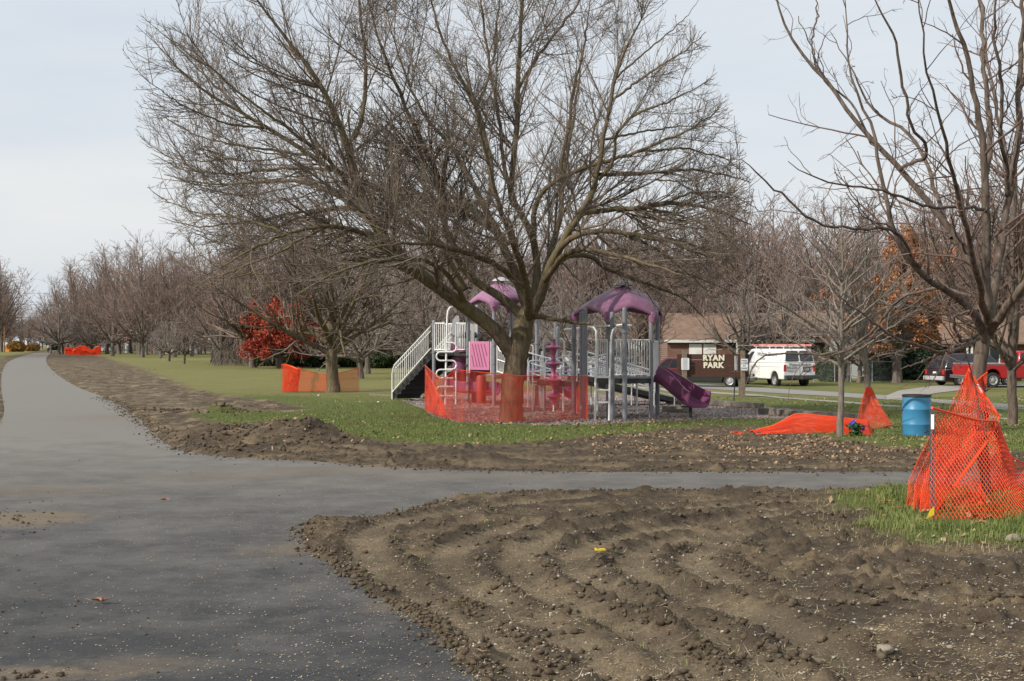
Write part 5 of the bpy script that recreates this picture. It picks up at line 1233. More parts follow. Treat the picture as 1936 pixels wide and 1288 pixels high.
# netting cone round the small tree
rt = thing('safety_net', G3(1640, 822), 'small cone of orange netting tied to a post left of the blue barrel', 'netting')
for k, (dy, L, Rr_) in enumerate(((0, [(1637, 732), (1632, 750), (1628, 770), (1626, 795), (1638, 822)], [(1648, 733), (1656, 750), (1668, 772), (1688, 803), (1680, 806)]), (1.2, [(1637, 734), (1630, 752), (1624, 775), (1621, 795), (1622, 800)], [(1647, 735), (1655, 752), (1666, 772), (1684, 800), (1684, 802)]))):
    A = [q(u, v, 32.0 + dy) for u, v in L]; B = [q(u, v, 32.2 + dy) for u, v in Rr_]
    fL = ruled(A, B, 40, .08, 3, 20 + k)
    netsheet(lambda s, t, f=fL: f(t, s), 30, 56, .011, rt, hem=False)
A = [q(u, v, 32.0) for u, v in ((1638, 822), (1650, 822), (1672, 809))]
tpost(rt, G3(1637, 815) - (0, 0, .1), above(1637, 815, 721), r=.03)
# large net at right
rt = thing('safety_net', G3(1765, 985), 'large orange net draped round the crooked tree at the right edge', 'netting')
def qd_(L): return [q(u, v, Y) for u, v, Y in L]
top = qd_([(1762, 771, 16.5), (1775, 775, 16.6), (1800, 782, 16.8), (1845, 794, 17.2), (1885, 797, 17.6), (1900, 835, 17.6), (1912, 866, 17.5), (1940, 878, 17.5), (2000, 888, 17.6)])
bot = qd_([(1757, 988, 15.5), (1775, 992, 15.45), (1800, 996, 15.4), (1838, 998, 15.4), (1866, 1000, 15.4), (1885, 1002, 15.4), (1905, 1003, 15.4), (1945, 1006, 15.4), (2000, 1008, 15.4)])
for p in bot: p[2] = max(p[2], float(ground_h(np.array([p[0]]), np.array([p[1]]))[0]) - .02)
netsheet(ruled(top, bot, 70, .05, 4, 31), 62, 36, .0095, rt)
Lf = qd_([(1831, 699, 17.8), (1813, 748, 17.4), (1796, 795, 17.1), (1775, 845, 16.8), (1756, 885, 16.6), (1742, 920, 16.5), (1738, 975, 16.1)])
Rf = qd_([(1832, 701, 17.8), (1859, 743, 17.7), (1889, 788, 17.6), (1866, 836, 17.3), (1836, 876, 17.1), (1802, 922, 16.8), (1768, 972, 16.2)])
for k, dy in enumerate((0, .28, .55)):
    A = [p + (0, dy * min(1, i / 2), 0) for i, p in enumerate(Lf)]; B = [p + (0, dy * min(1, i / 2), 0) for i, p in enumerate(Rf)]
    if k == 2: A = A[2:]; B = B[2:]
    f_ = ruled(A, B, 40, .05 + .05 * k, 4, 33 + k); netsheet(lambda s, t, f=f_: f(t, s), 30, 60 if k < 2 else 48, .0095, rt, hem=False)
for L in ([(1831, 699, 17.78), (1859, 743, 17.68), (1889, 788, 17.55)], [(1889, 788, 17.55), (1886, 797, 17.55), (1866, 836, 17.2), (1836, 876, 17.0), (1802, 922, 16.7)], [(1762, 771, 16.45), (1800, 782, 16.75), (1845, 794, 17.1), (1885, 797, 17.5)]):
    MB().tube(list(smooth_path(qd_(L), 20, 1)), .017, 6).build('hem', MT['netedge'], rt)
f_ = ruled(qd_([(1867, 704, 18.0), (1856, 712, 18.0), (1845, 722, 17.9)]), qd_([(1862, 764, 18.0), (1858, 752, 18.0), (1856, 742, 17.9)]), 20, .02, 3, 50); netsheet(f_, 16, 26, .0095, rt)
f_ = ruled(qd_([(1872, 800, 17.9), (1890, 802, 17.9), (1902, 850, 18.1)]), qd_([(1868, 950, 18.3), (1895, 944, 18.3), (1922, 938, 18.3)]), 20, .10, 3, 51); netsheet(f_, 30, 60, .0095, rt, hem=False)
f_ = ruled(qd_([(1780, 905, 17.2), (1800, 890, 17.4), (1850, 905, 17.6), (1870, 965, 17.0)]), qd_([(1770, 985, 16.2), (1790, 975, 16.5), (1830, 970, 16.6), (1868, 990, 16.6)]), 20, .2, 3, 52); netsheet(f_, 30, 24, .0095, rt, hem=False)
f_ = ruled(qd_([(1868, 905, 18.5), (1900, 895, 18.6), (1960, 900, 18.8)]), qd_([(1868, 945, 18.3), (1900, 940, 18.4), (1960, 945, 18.5)]), 20, .08, 3, 53); netsheet(f_, 40, 14, .0095, rt)
po = tpost(rt, q(1762, 985, 15.9) - (0, 0, .12), q(1763, 776, 16.4), tag=False, r=.026)
MB().beam(q(1763, 812, 16.3), q(1763, 784, 16.35), .036, .012).build('white_tag', MT['tagwhite'], rt)
MB().beam(q(1848, 727, 17.6), q(1856, 742, 17.6), .036, .012).build('white_tag', MT['tagwhite'], rt)
MB().beam(q(1923, 940, 18.3), q(1876, 795, 17.9), .05, .03).build('net_post', MT['steelpost'], rt)
MB().beam(q(1866, 790, 17.9), q(1856, 735, 17.8), .05, .03).build('net_post', MT['steelpost'], rt)
MB().tube([q(1747, 818, 16.35), q(1756, 815, 16.35), q(1766, 814, 16.3)], .008, 5).build('cable_tie', MT['black'], rt)
MB().tube([q(1862, 740, 17.9), q(1868, 737, 17.9), q(1874, 731, 17.9)], .008, 5).build('cable_tie', MT['black'], rt)
# far nets
rt = thing('safety_net', G3(165, 671), 'far orange netting heaped round the foot of a broad bare tree', 'netting')
Yf = G(165, 671.5)[1]
for k, dy in enumerate((0, 1, 2)):
    tp = [q(u, v, Yf + dy) for u, v in ((136, 664), (146, 656), (156, 654), (163, 655), (170, 661), (176, 662), (183, 656), (188, 654), (191, 658))]; bt = [q(u, 671, Yf + dy) for u in (137, 145, 153, 160, 166, 172, 178, 184, 191)]
    netsheet(ruled(tp, bt, 30, .5, 4, 60 + k), 60, 14, .10, rt, hem=False)
rt = thing('safety_net', G3(128, 664), 'small patch of far orange netting beside the path, left of the heap', 'netting')
for dy in (0, 1.5): netsheet(ruled([q(123, 658, 250 + dy), q(129, 659, 250 + dy), q(137, 656, 250 + dy)], [q(123, 669, 250 + dy), q(130, 670, 250 + dy), q(137, 670, 250 + dy)], 10, .3, 3, 66), 30, 14, .14, rt, hem=False)
# ---------------------------------------------------------------- blue barrel
x, y = G(1733, 826); bz = 0.0
rt = thing('blue_barrel', (x, y, bz), 'blue plastic drum with black lid standing on the grass right of the netting cone', 'barrel')
r0 = .30; b = MB()
b.lathe([(.27, 0), (.288, .02), (.297, .08), (.302, .26), (.307, .27), (.307, .285), (.302, .295), (.305, .42), (.303, .58), (.308, .59), (.308, .605), (.302, .615), (.298, .78), (.29, .85), (.285, .87), (.02, .872)], (x, y, bz), 40)
b.build('drum', MT['bluebarrel'], rt, smooth=True)
MB().lathe([(.29, .855), (.305, .86), (.305, .905), (.295, .91), (.285, .90), (.28, .885), (.001, .885)], (x, y, bz), 40).build('lid', MT['black'], rt, smooth=True)
# ---------------------------------------------------------------- artificial flowers
x, y = G(1617, 828)
MT['petalblue'] = mat('blue_petals', (.10, .13, .55), .6, .35, 30); MT['petalcream'] = mat('cream_petals', (.62, .62, .42), .6, .1, 10); MT['stemgreen'] = mat('plastic_leaf_green', (.03, .09, .02), .5, .3, 9)
rt = thing('flower_bunch', (x, y, 0), 'bunch of artificial blue flowers beside the young tree', 'flowers')
rgf = np.random.default_rng(8); b = MB()
heads = [(1613, 799, 'petalblue', .075), (1617, 803, 'petalblue', .06), (1609, 803, 'petalblue', .055), (1612, 808, 'petalblue', .05), (1631, 808, 'petalblue', .06), (1620, 806, 'petalcream', .05), (1618, 809, 'petalblue', .045)]
for u, v, mm_, rr_ in heads:
    p = q(u, v, y); b.tube([(x, y, -.05), ((x + p[0]) / 2 + rgf.normal() * .02, y, p[2] * .55), p], .006, 4)
st_ = b.build('stem', MT['stemgreen'], rt)
for u, v, mm_, rr_ in heads:
    p = q(u, v, y); c_ = p + nrm(rgf.normal(size=(40, 3))) * rr_ * .6; V, f = leafcards(rgf, c_, rr_ * .42); V = V - np.array([x, y, 0]); link('blossom', mesh_np('blossom', V, f, None, MT[mm_]), rt)
c_ = np.c_[x + rgf.normal(size=160) * .07, y + rgf.normal(size=160) * .07, .04 + rgf.random(160) * .26]; V, f = leafcards(rgf, c_, .05); link('leaves', mesh_np('leaves', V - np.array([x, y, 0]), f, None, MT['stemgreen']), rt)
# ---------------------------------------------------------------- small things
def gz(x, y): return float(ground_h(np.array([x]), np.array([y]))[0])
x, y = G(1757, 985)
rt = thing('marker_flag', (x, y, 0), 'small yellow marker flag at the foot of the large orange net', 'flag')
MB().tube([(x - .05, y - .3, -.05), (x - .01, y - .3, .28)], .003, 4).build('wire', MT['gunmetal'], rt)
p0 = np.array([x - .01, y - .3, .12]); MB().prism([q(1751, 981, y - .3), q(1766, 973, y - .3), q(1766, 957, y - .3), q(1758, 965, y - .3)], (0, 0, 0), (0, .003, 0)).build('flag_sheet', MT['yellow'], rt)
x, y = G(1135, 1046); z = gz(x, y) + .025
b = MB(); b.box((x, y, z), (.105, .022, .018), rz=.12); b.box((x - .045, y, z + .012), (.02, .02, .012)); b.box((x + .02, y, z + .011), (.05, .014, .006)); o = b.build('plastic_scrap', MT['yellow'], None, bevel=.004); tagp(o, 'small yellow plastic piece lying on the churned soil', 'litter')
x, y = G(516, 858); b = MB(); b.beam((x, y, -.05), (x - .01, y, .14), .045, .02); o = b.build('wooden_stake', MT['stakepale'] if 'stakepale' in MT else MT['letter'], None); tagp(o, 'short pale wooden stake in the soil bank', 'stake')
x, y = G(543, 853); b = MB(); b.beam((x + .05, y, -.02), (x - .06, y, .17), .05, .025); o = b.build('wooden_stake', MT['wood'], None); tagp(o, 'leaning brown wooden stake on the soil bank', 'stake')
MT['oakbrown'] = mat('dry_leaf_brown', (.27, .12, .06), .7, .25, 30)
def oakleaf(u, v, s, lab, mt='oakbrown', tilt=.25):
    x, y = G(u, v); z = max(.02, gz(x, y) + .012); n = 22; V = [(x, y, z + s * .12)]; a0 = random.random() * 6
    for i in range(n):
        a = 2 * math.pi * i / n; r = s * (.42 + .58 * abs(math.cos(a)) ) * (1 if i % 4 < 2 else .55); V.append((x + r * math.cos(a), y + r * math.sin(a) * .8, z + .02 + s * .22 * abs(math.sin(a * 1.5 + a0))))
    Fc = [(0, 1 + i, 1 + (i + 1) % n) for i in range(n)]
    b = MB(); b.add(V, Fc); b.tube([(x - s * .9, y, z + .02), (x - s * 1.5, y + .02, z + .03)], .003, 4); o = b.build('fallen_leaf', MT[mt], None); o.data.materials[0] = MT[mt]
    tagp(o, lab, 'leaf'); return o
oakleaf(192, 1145, .085, 'large curled brown oak leaf alone on the near asphalt')
oakleaf(311, 950, .07, 'dark crumpled leaf on the asphalt left of the dirt spit')
oakleaf(1272, 1190, .045, 'orange-brown leaf on the churned soil in the foreground')
MT['peach'] = mat('pale_orange_leaf', (.52, .24, .11), .75, .2, 20)
for u, v, s, lab in ((1674, 957, .07, 'pale orange leaf clump at the grass edge, uppermost'), (1733, 950, .05, 'pale orange leaf in the tall grass left of the net'), (1752, 990, .06, 'pale orange leaf under the yellow flag'), (1853, 998, .07, 'orange leaf in the grass below the large net'), (1700, 967, .05, 'small orange leaf among the clods left of the net')):
    oakleaf(u, v, s, lab, 'peach')
rr2 = np.random.default_rng(17)
def rock(u, v, s, lab, mt='stone'):
    x, y = G(u, v); z = gz(x, y); bm = bmesh.new(); bmesh.ops.create_icosphere(bm, subdivisions=3, radius=1)
    for vv in bm.verts:
        p = np.array(vv.co); k = 1 + .35 * (float(fbm(p[0] * 1.6 + u, p[1] * 1.6 + p[2] * 2.2, 3, 5)) - .5) * 2; vv.co = Vector((p[0] * k * s, p[1] * k * s * .8, p[2] * k * s * .62))
    me = bpy.data.meshes.new('stone'); bm.to_mesh(me); bm.free(); me.materials.append(MT[mt]); me.polygons.foreach_set('use_smooth', np.ones(len(me.polygons), bool))
    o = link('stone', me, None, (x, y, z + s * .3)); tagp(o, lab, 'stone')
MT['stone'] = mat('field_stone', (.26, .22, .17), .9, .25, 14, bstr=.5)
rock(1672, 1247, .055, 'rounded tan stone in the near soil, largest one at lower right'); rock(1796, 1235, .025, 'small round pale stone in the near soil at right'); rock(1915, 1030, .08, 'flat tan stone in the grass at the right edge')
# ---------------------------------------------------------------- vehicles (local frame: x forward, y left)
I4 = Matrix.Identity(4)
def lroot(name, base, heading, label, cat, group=None):
    """heading: degrees clockwise from +Y"""
    r = thing(name, base, label, cat, group); r.rotation_euler = (0, 0, R(90 - heading)); BASE[r.name] = np.zeros(3); return r
def wheel(root, x, y, r, w_=.22, side=1, rim='rim'):
    b = MB(); b.lathe([(r * .62, -w_ / 2), (r * .93, -w_ / 2), (r, -w_ * .35), (r, w_ * .35), (r * .93, w_ / 2), (r * .62, w_ / 2)], (x, y, r), 28, 'Y')
    o = b.build('wheel', MT['tyre'], root, smooth=True, M=I4)
    b = MB(); s = side; b.lathe([(.001, s * w_ * .34), (r * .14, s * w_ * .36), (r * .18, s * w_ * .28), (r * .5, s * w_ * .2), (r * .56, s * w_ * .42), (r * .65, s * w_ * .47), (r * .65, -s * w_ * .3)], (x, y, r), 24, 'Y')
    b.build('rim', MT[rim], o, smooth=True, M=I4)
    b = MB()
    for k in range(6):
        a = k * math.pi / 3; b.box((x + math.cos(a) * r * .36, y + s * w_ * .30, r + math.sin(a) * r * .36), (r * .10, .01, r * .10))
    b.build('rim_hole', MT['black'], o, M=I4)
def arch_outline(xr, xf, z0, pts_top, wheels, ra):
    """closed side outline: bottom with arches, then the top points given from front to rear"""
    L = [(xr, z0)]
    for wx in wheels:
        for a in np.linspace(180, 0, 11): L.append((wx + ra * math.cos(R(a)), z0 + ra * 1.02 * math.sin(R(a))))
    L.append((xf, z0)); return L + pts_top
def body_from(L, w_, root, mt, bevel=.05, name='body'):
    b = MB(); b.prism([(x, -w_ / 2, z) for x, z in L], (0, 0, 0), (0, w_, 0)); return b.build(name, mt, root, bevel=bevel, M=I4, smooth=True)
class Cab:
    def __init__(s, x0, x1, w0, z0, X0, X1, w1, z1):
        s.c = {'L': [(x0, w0 / 2, z0), (x1, w0 / 2, z0), (X1, w1 / 2, z1), (X0, w1 / 2, z1)], 'Rt': [(x0, -w0 / 2, z0), (x1, -w0 / 2, z0), (X1, -w1 / 2, z1), (X0, -w1 / 2, z1)],
               'B': [(x0, w0 / 2, z0), (x0, -w0 / 2, z0), (X0, -w1 / 2, z1), (X0, w1 / 2, z1)], 'F': [(x1, w0 / 2, z0), (x1, -w0 / 2, z0), (X1, -w1 / 2, z1), (X1, w1 / 2, z1)]}
        s.p = [(x0, -w0 / 2, z0), (x0, w0 / 2, z0), (x1, w0 / 2, z0), (x1, -w0 / 2, z0), (X0, -w1 / 2, z1), (X0, w1 / 2, z1), (X1, w1 / 2, z1), (X1, -w1 / 2, z1)]
        s.cen = np.mean(s.p, 0)
    def body(s, root, mt, bevel=.06, name='cabin'):
        b = MB(); b.add(s.p, [(0, 1, 2, 3), (4, 7, 6, 5), (0, 3, 7, 4), (1, 5, 6, 2), (0, 4, 5, 1), (3, 2, 6, 7)]); return b.build(name, mt, root, bevel=bevel, M=I4, smooth=True)
    def at(s, f, u, v, off=.006):
        c = [np.array(p) for p in s.c[f]]; p = (c[0] * (1 - u) + c[1] * u) * (1 - v) + (c[3] * (1 - u) + c[2] * u) * v
        n = np.cross(c[1] - c[0], c[3] - c[0]); n /= np.linalg.norm(n)
        if np.dot(n, c[0] - s.cen) < 0: n = -n
        return p + n * off, n
    def pane(s, f, poly, root, name='window', mt='glass', th=.012):
        P = [s.at(f, u, v, -.004)[0] for u, v in poly]; n = s.at(f, .5, .5)[1]; b = MB(); b.prism(P, (0, 0, 0), n * th); return b.build(name, MT[mt], root, bevel=.003, M=I4)
def rnd(u0, v0, u1, v1, r=.06):
    return [(u0 + r, v0), (u1 - r, v0), (u1, v0 + r), (u1, v1 - r), (u1 - r, v1), (u0 + r, v1), (u0, v1 - r), (u0, v0 + r)]
# --- white work van
pv = G3(1482, 737); vY = 74.0
base = np.array([(1482 - CX) / F * vY, vY, -.36]); hd = -19.0
van = lroot('work_van', base, hd, 'white work van with ladders on its roof parked on the verge', 'van')
ha = R(90 - hd); fw = np.array([math.cos(ha), math.sin(ha)]); lf_ = np.array([-math.sin(ha), math.cos(ha)])
cpos = base[:2] + fw * 2.75 - lf_ * .98; van.location = (cpos[0], cpos[1], -.36)
L = arch_outline(-2.72, 2.55, .42, [(2.72, .5), (2.78, .75), (2.74, 1.05), (2.0, 1.28), (-2.74, 1.30)], (-1.72, 1.78), .43)
bd = body_from(L, 1.98, van, MT['vanwhite'], .06)
cb = Cab(-2.74, 2.02, 1.98, 1.28, -2.56, 1.15, 1.66, 2.08); cb.body(van, MT['vanwhite'], .10, 'upper_body')
cb.pane('B', rnd(.05, .14, .48, .86, .05), van, 'rear_window'); cb.pane('B', rnd(.52, .14, .95, .86, .05), van, 'rear_window')
cb.pane('L', [(.80, .08), (.985, .08), (.90, .80), (.82, .80)], van, 'side_window'); cb.pane('Rt', [(.80, .08), (.985, .08), (.90, .80), (.82, .80)], van, 'side_window'); cb.pane('F', rnd(.06, .08, .94, .9, .05), van, 'windscreen')
for s in (-1, 1):
    MB().box((-2.70, s * .90, 1.05), (.10, .15, .36)).build('tail_lamp', MT['redlamp'], van, bevel=.01, M=I4); MB().box((2.76, s * .75, .95), (.05, .3, .18)).build('headlight', MT['chrome'], van, bevel=.01, M=I4)
    MB().box((1.62, s * 1.09, 1.42), (.10, .16, .26)).build('wing_mirror', MT['black'], van, bevel=.02, M=I4)
for x in (-1.72, 1.78):
    for s in (-1, 1): wheel(van, x, s * .86, .37, .24, s)
MB().box((-2.86, 0, .56), (.22, 1.94, .2)).box((-2.76, 0, .44), (.1, 1.5, .08)).build('rear_bumper', MT['gunmetal'], van, bevel=.02, M=I4); MB().box((2.82, 0, .55), (.16, 1.9, .22)).build('front_bumper', MT['gunmetal'], van, bevel=.02, M=I4)
MB().tube([(-2.9, .02, .46), (-3.0, .02, .46), (-3.02, .02, .52)], .03, 8).build('tow_hitch', MT['chrome'], van, M=I4)
MB().box((-2.745, -.42, .98), (.02, .44, .26)).build('plate_recess', MT['black'], van, bevel=.004, M=I4); MB().box((-2.76, -.42, .98), (.01, .30, .15)).build('number_plate', MT['zinc'], van, bevel=.002, M=I4)
MB().box((-2.742, 0, .95), (.008, .012, .8)).box((-2.742, 0.0, .63), (.008, 1.86, .012)).build('door_seam', MT['gunmetal'], van, M=I4)
MB().box((-.3, .992, 1.10), (4.2, .008, .014)).box((1.0, .992, .95), (.012, .008, .75)).box((-.1, .992, .95), (.012, .008, .75)).build('body_line', MT['zinc'], van, M=I4)
MB().box((0, 0, .45), (4.6, 1.5, .16)).build('chassis', MT['black'], van, M=I4)
b = MB()
for x in (-2.1, -.6, .9): MB().box((x, 0, 2.20), (.05, 1.5, .04)).box((x, .62, 2.13), (.05, .05, .12)).box((x, -.62, 2.13), (.05, .05, .12)).build('rack_bar', MT['white'], van, M=I4)
MT['ladder'] = mat('faded_red_ladder', (.62, .24, .20), .55, .15, 5)
for y0, xo in ((.5, 0), (-.35, -.5)):
    b = MB(); b.box((-.3 + xo, y0, 2.28), (3.9, .04, .10)); b.box((-.3 + xo, y0 - .38, 2.28), (3.9, .04, .10))
    for k in range(13): b.box((-2.1 + xo + k * .3, y0 - .19, 2.28), (.03, .36, .03))
    o = b.build('roof_ladder', MT['ladder'], None, M=Matrix.Translation(van.location) @ Matrix.Rotation(R(90 - hd), 4, 'Z')); tagp(o, 'faded red ladder on the van roof, ' + ('nearer side' if y0 > 0 else 'farther side'), 'ladder')
MB().tube([(1.5, .55, 2.26), (3.2, .55, 2.26)], .025, 6).build('conduit_pole', MT['zinc'], van, M=I4)
MT['vantext'] = mat('grey_vehicle_lettering', (.20, .20, .22), .6, .1, 5)
text_mesh('Watson Electric', .21, MT['vantext'], van, (-2.755 - .0, .0, 1.24), (0, -1, 0), (0, 0, 1), 'lettering', .003, bold=.004)
text_mesh('892-2336', .17, MT['vantext'], van, (-2.755, .47, 1.06), (0, -1, 0), (0, 0, 1), 'lettering', .003, bold=.004); text_mesh('Rantoul, IL', .13, MT['vantext'], van, (-2.755, .47, .90), (0, -1, 0), (0, 0, 1), 'lettering', .003, bold=.003)
pa, na = cb.at('L', .44, .62, .012); cl_ = cb.c['L']; upv = np.array(cl_[3]) - np.array(cl_[0]); upv[0] = 0
text_mesh('Watson Electric', .34, MT['vantext'], van, pa, (1, 0, 0) if False else (-1, 0, 0), upv, 'lettering', .003, bold=.003)
pa, na = cb.at('L', .52, .30, .012); text_mesh('892-2336', .17, MT['vantext'], van, pa, (-1, 0, 0), upv, 'lettering', .003)
# van is seen from its left side: letters run from front (left in view) to rear
# --- generic cars
def car(name, base, hd, label, col, ln, wd, ht, kind='sedan', cat='car', lamp=True, ztrim=None, rear_at=None):
    r = lroot(name, base, hd, label, cat)
    m_ = mat('paint_' + name, col, .28, .06, 2, coat=.6); rw = .33 if kind != 'pickup' else .40
    h2 = ln / 2; zb = ht * .56 if kind != 'minivan' else ht * .53; wf = h2 - .95; wr = -h2 + .95 if kind != 'pickup' else -h2 + 1.25
    if kind == 'sedan': top = [(h2, .45), (h2 - .05, .68), (h2 * .5, zb), (-h2 + .5, zb + .02), (-h2 + .02, zb - .05)]
    elif kind == 'minivan': top = [(h2, .45), (h2 - .05, .75), (h2 - 1.0, zb), (-h2 + .02, zb)]
    else: top = [(h2, .6), (h2, 1.1), (h2 - 1.3, 1.2), (-h2, 1.2)]
    z0 = .24 if kind != 'pickup' else .48
    body_from(arch_outline(-h2, h2 - .02, z0, top, (wr, wf), rw + .08), wd, r, m_, .05)
    if kind == 'sedan': c = Cab(-h2 + .75, h2 * .52, wd - .06, zb - .02, -h2 + 1.35, .35, wd - .42, ht)
    elif kind == 'minivan': c = Cab(-h2 + .05, h2 - 1.05, wd - .04, zb - .02, -h2 + .45, h2 - 2.0, wd - .40, ht)
    else: c = Cab(-.15, 1.75, wd - .1, 1.18, .02, 1.15, wd - .45, ht)
    c.body(r, m_, .07)
    if kind == 'pickup':
        for sd__ in ('L', 'Rt'): c.pane(sd__, rnd(.06, .12, .50, .86, .04), r, 'side_window'); c.pane(sd__, [(.54, .12), (.95, .12), (.86, .86), (.56, .86)], r, 'side_window')
        c.pane('B', rnd(.1, .15, .9, .85, .05), r, 'rear_window')
        # body top is closed: a black sheet paints the shade of an open bed
        MB().box((-h2 + 1.25, 0, 1.215), (2.2, wd - .22, .02)).build('bed_shade_sheet', MT['black'], r, M=I4)
        b = MB(); b.box((-h2 + 1.25, wd / 2 - .06, 1.25), (2.45, .12, .07)); b.box((-h2 + 1.25, -wd / 2 + .06, 1.25), (2.45, .12, .07)); b.build('bed_rail', MT['zinc'], r, M=I4, bevel=.01)
        MB().box((-h2 - .015, 0, .93), (.04, wd - .34, .50)).build('tailgate', m_, r, bevel=.012, M=I4); MB().box((-h2 - .04, 0, 1.08), (.012, .20, .06)).build('tailgate_handle', MT['black'], r, M=I4)
        MB().box((-h2 - .10, 0, .58), (.18, wd - .1, .16)).build('rear_bumper', MT['chrome'], r, bevel=.02, M=I4)
    else:
        for sd__ in ('L', 'Rt'):
            e0, e1 = (.05, .33) if kind == 'sedan' else (.03, .34)
            c.pane(sd__, [(e0 + .03, .1), (e1, .1), (e1, .88), (e0 + .08, .88)], r, 'side_window'); c.pane(sd__, rnd(e1 + .03, .1, .64, .88, .03), r, 'side_window'); c.pane(sd__, [(.67, .1), (.95, .1), (.84, .88), (.67, .88)], r, 'side_window')
        c.pane('B', rnd(.06, .12, .94, .88, .06), r, 'rear_window'); c.pane('F', rnd(.05, .1, .95, .9, .05), r, 'windscreen')
        MB().box((-h2 - .06, 0, .42), (.16, wd - .04, .22)).build('rear_bumper', m_ if ztrim is None else ztrim, r, bevel=.03, M=I4)
        MB().box((h2 + .04, 0, .42), (.14, wd - .04, .2)).build('front_bumper', m_ if ztrim is None else ztrim, r, bevel=.03, M=I4)
        if ztrim is not None:
            for s in (-1, 1): MB().box((0, s * (wd / 2 + .005), .36), (ln - 2 * (.95 + rw + .12), .02, .2)).build('side_trim', ztrim, r, M=I4)
        MB().box((-h2 - .005, 0, zb - .22), (.02, .32, .13)).build('number_plate', MT['tagwhite'], r, M=I4)
    for s in (-1, 1):
        for x in (wr, wf): wheel(r, x, s * (wd / 2 - .10), rw, .21, s)
        MB().box((-h2 + .02, s * (wd / 2 - .12), zb - .18 if kind != 'pickup' else .93), (.10, .20, .26 if kind != 'sedan' else .13)).build('tail_lamp', MT['redlamp'], r, bevel=.01, M=I4)
        MB().box((h2 - .04, s * (wd / 2 - .22), .66), (.08, .3, .12)).build('headlight', MT['chrome'], r, bevel=.01, M=I4)
        MB().box((.55 if kind != 'pickup' else 1.55, s * (wd / 2 + .06), zb + .06 if kind != 'pickup' else 1.3), (.12, .14, .14 if kind != 'pickup' else .24)).build('wing_mirror', m_, r, bevel=.02, M=I4)
    MB().box((0, 0, z0 + .04), (ln - 1.6, wd - .4, .12)).build('chassis', MT['black'], r, M=I4)
    return r
def carat(u, Y, z, hd, ln, wd, corner):
    """place by the ground position of a rear corner (corner: +1 left, -1 right)"""
    a = R(90 - hd); fw = np.array([math.cos(a), math.sin(a)]); l_ = np.array([-math.sin(a), math.cos(a)])
    p = np.array([(u - CX) / F * Y, Y]) + fw * ln / 2 - l_ * corner * wd / 2; return (p[0], p[1], z)
car('minivan', carat(1786, 74.5, -.30, 74, 4.9, 1.88, -1), 74, 'dark maroon minivan with grey bumper parked on the driveway', (.026, .013, .017), 4.9, 1.88, 1.76, 'minivan', 'minivan', ztrim=MT['paneldim'])
car('pickup_truck', carat(1836, 71.5, -.30, 80, 5.7, 1.98, -1), 80, 'bright red pickup truck parked in front of the minivan at the right edge', (.36, .008, .012), 5.7, 1.98, 1.92, 'pickup', 'pickup')
car('maroon_sedan', (((1272 - CX) / F * 84), 84, -.30), -78, 'maroon sedan parked on the driveway left of the park sign', (.10, .012, .018), 4.6, 1.78, 1.45)
car('dark_car', (((1338 - CX) / F * 74), 74, -.30), -68, 'dark car half hidden behind the brown park sign', (.012, .014, .018), 4.7, 1.8, 1.42)
car('silver_car', (((1150 - CX) / F * 86), 86, -.30), -72, 'silver-grey car behind the railings under the right canopy', (.20, .23, .26), 4.6, 1.78, 1.45)
car('blue_car', (((1030 - CX) / F * 96), 96, -.30), -60, 'dark blue car behind the playground bridge', (.01, .03, .09), 4.4, 1.75, 1.42)
car('white_suv', (((200 - CX) / F * 330), 330, 0), -30, 'white car parked beyond the far orange netting', (.62, .64, .66), 4.6, 1.85, 1.75, 'minivan')
# ---------------------------------------------------------------- houses
MT['brick'] = None
m = M_('brick_wall'); t = NT(m); tc = t.a('ShaderNodeTexCoord').outputs['Object']; mp = t.a('ShaderNodeMapping'); mp.inputs['Rotation'].default_value = (R(90), 0, 0); t.c(tc, mp.inputs[0])
bk = t.a('ShaderNodeTexBrick'); t.c(mp.outputs[0], bk.inputs[0]); bk.inputs['Scale'].default_value = 3.5; bk.inputs['Color1'].default_value = (.24, .10, .065, 1); bk.inputs['Color2'].default_value = (.17, .07, .05, 1); bk.inputs['Mortar'].default_value = (.26, .22, .19, 1); bk.inputs['Mortar Size'].default_value = .02
t.out(t.mix(t.math('MULTIPLY', t.noise(1.5, 4, .6, tc), .3), bk.outputs['Color'], (.13, .07, .05)), .9); MT['brick'] = m
MT['roof_tan'] = mat('tan_shingles', (.20, .13, .09), .9, .25, 2.2, bstr=.2, bscale=12); MT['roof_grey'] = mat('grey_shingles', (.20, .18, .17), .9, .2, 2.2); MT['roof_brown'] = mat('brown_shingles', (.17, .105, .07), .9, .2, 2.2)
MT['fascia'] = mat('blue_grey_fascia', (.28, .30, .33), .7, .08, 2); MT['trim'] = mat('white_trim', (.68, .67, .64), .6, .06, 3); MT['siding'] = mat('pale_siding', (.44, .46, .45), .7, .06, 2); MT['whitewall'] = mat('white_house_wall', (.64, .64, .61), .7, .05, 1.5); MT['garage'] = mat('garage_door_white', (.82, .82, .79), .6, .04, 3); MT['dark'] = mat('painted_porch_shade', (.03, .026, .024), .8, .2, 2)  # last one: near-black colour standing in for the shade inside the porches
def wbox(b, u0, u1, Y0, Y1, z0, z1):
    x0 = (u0 - CX) / F * Y0; x1 = (u1 - CX) / F * Y0; b.box(((x0 + x1) / 2, (Y0 + Y1) / 2, (z0 + z1) / 2), (abs(x1 - x0), Y1 - Y0, z1 - z0)); return b
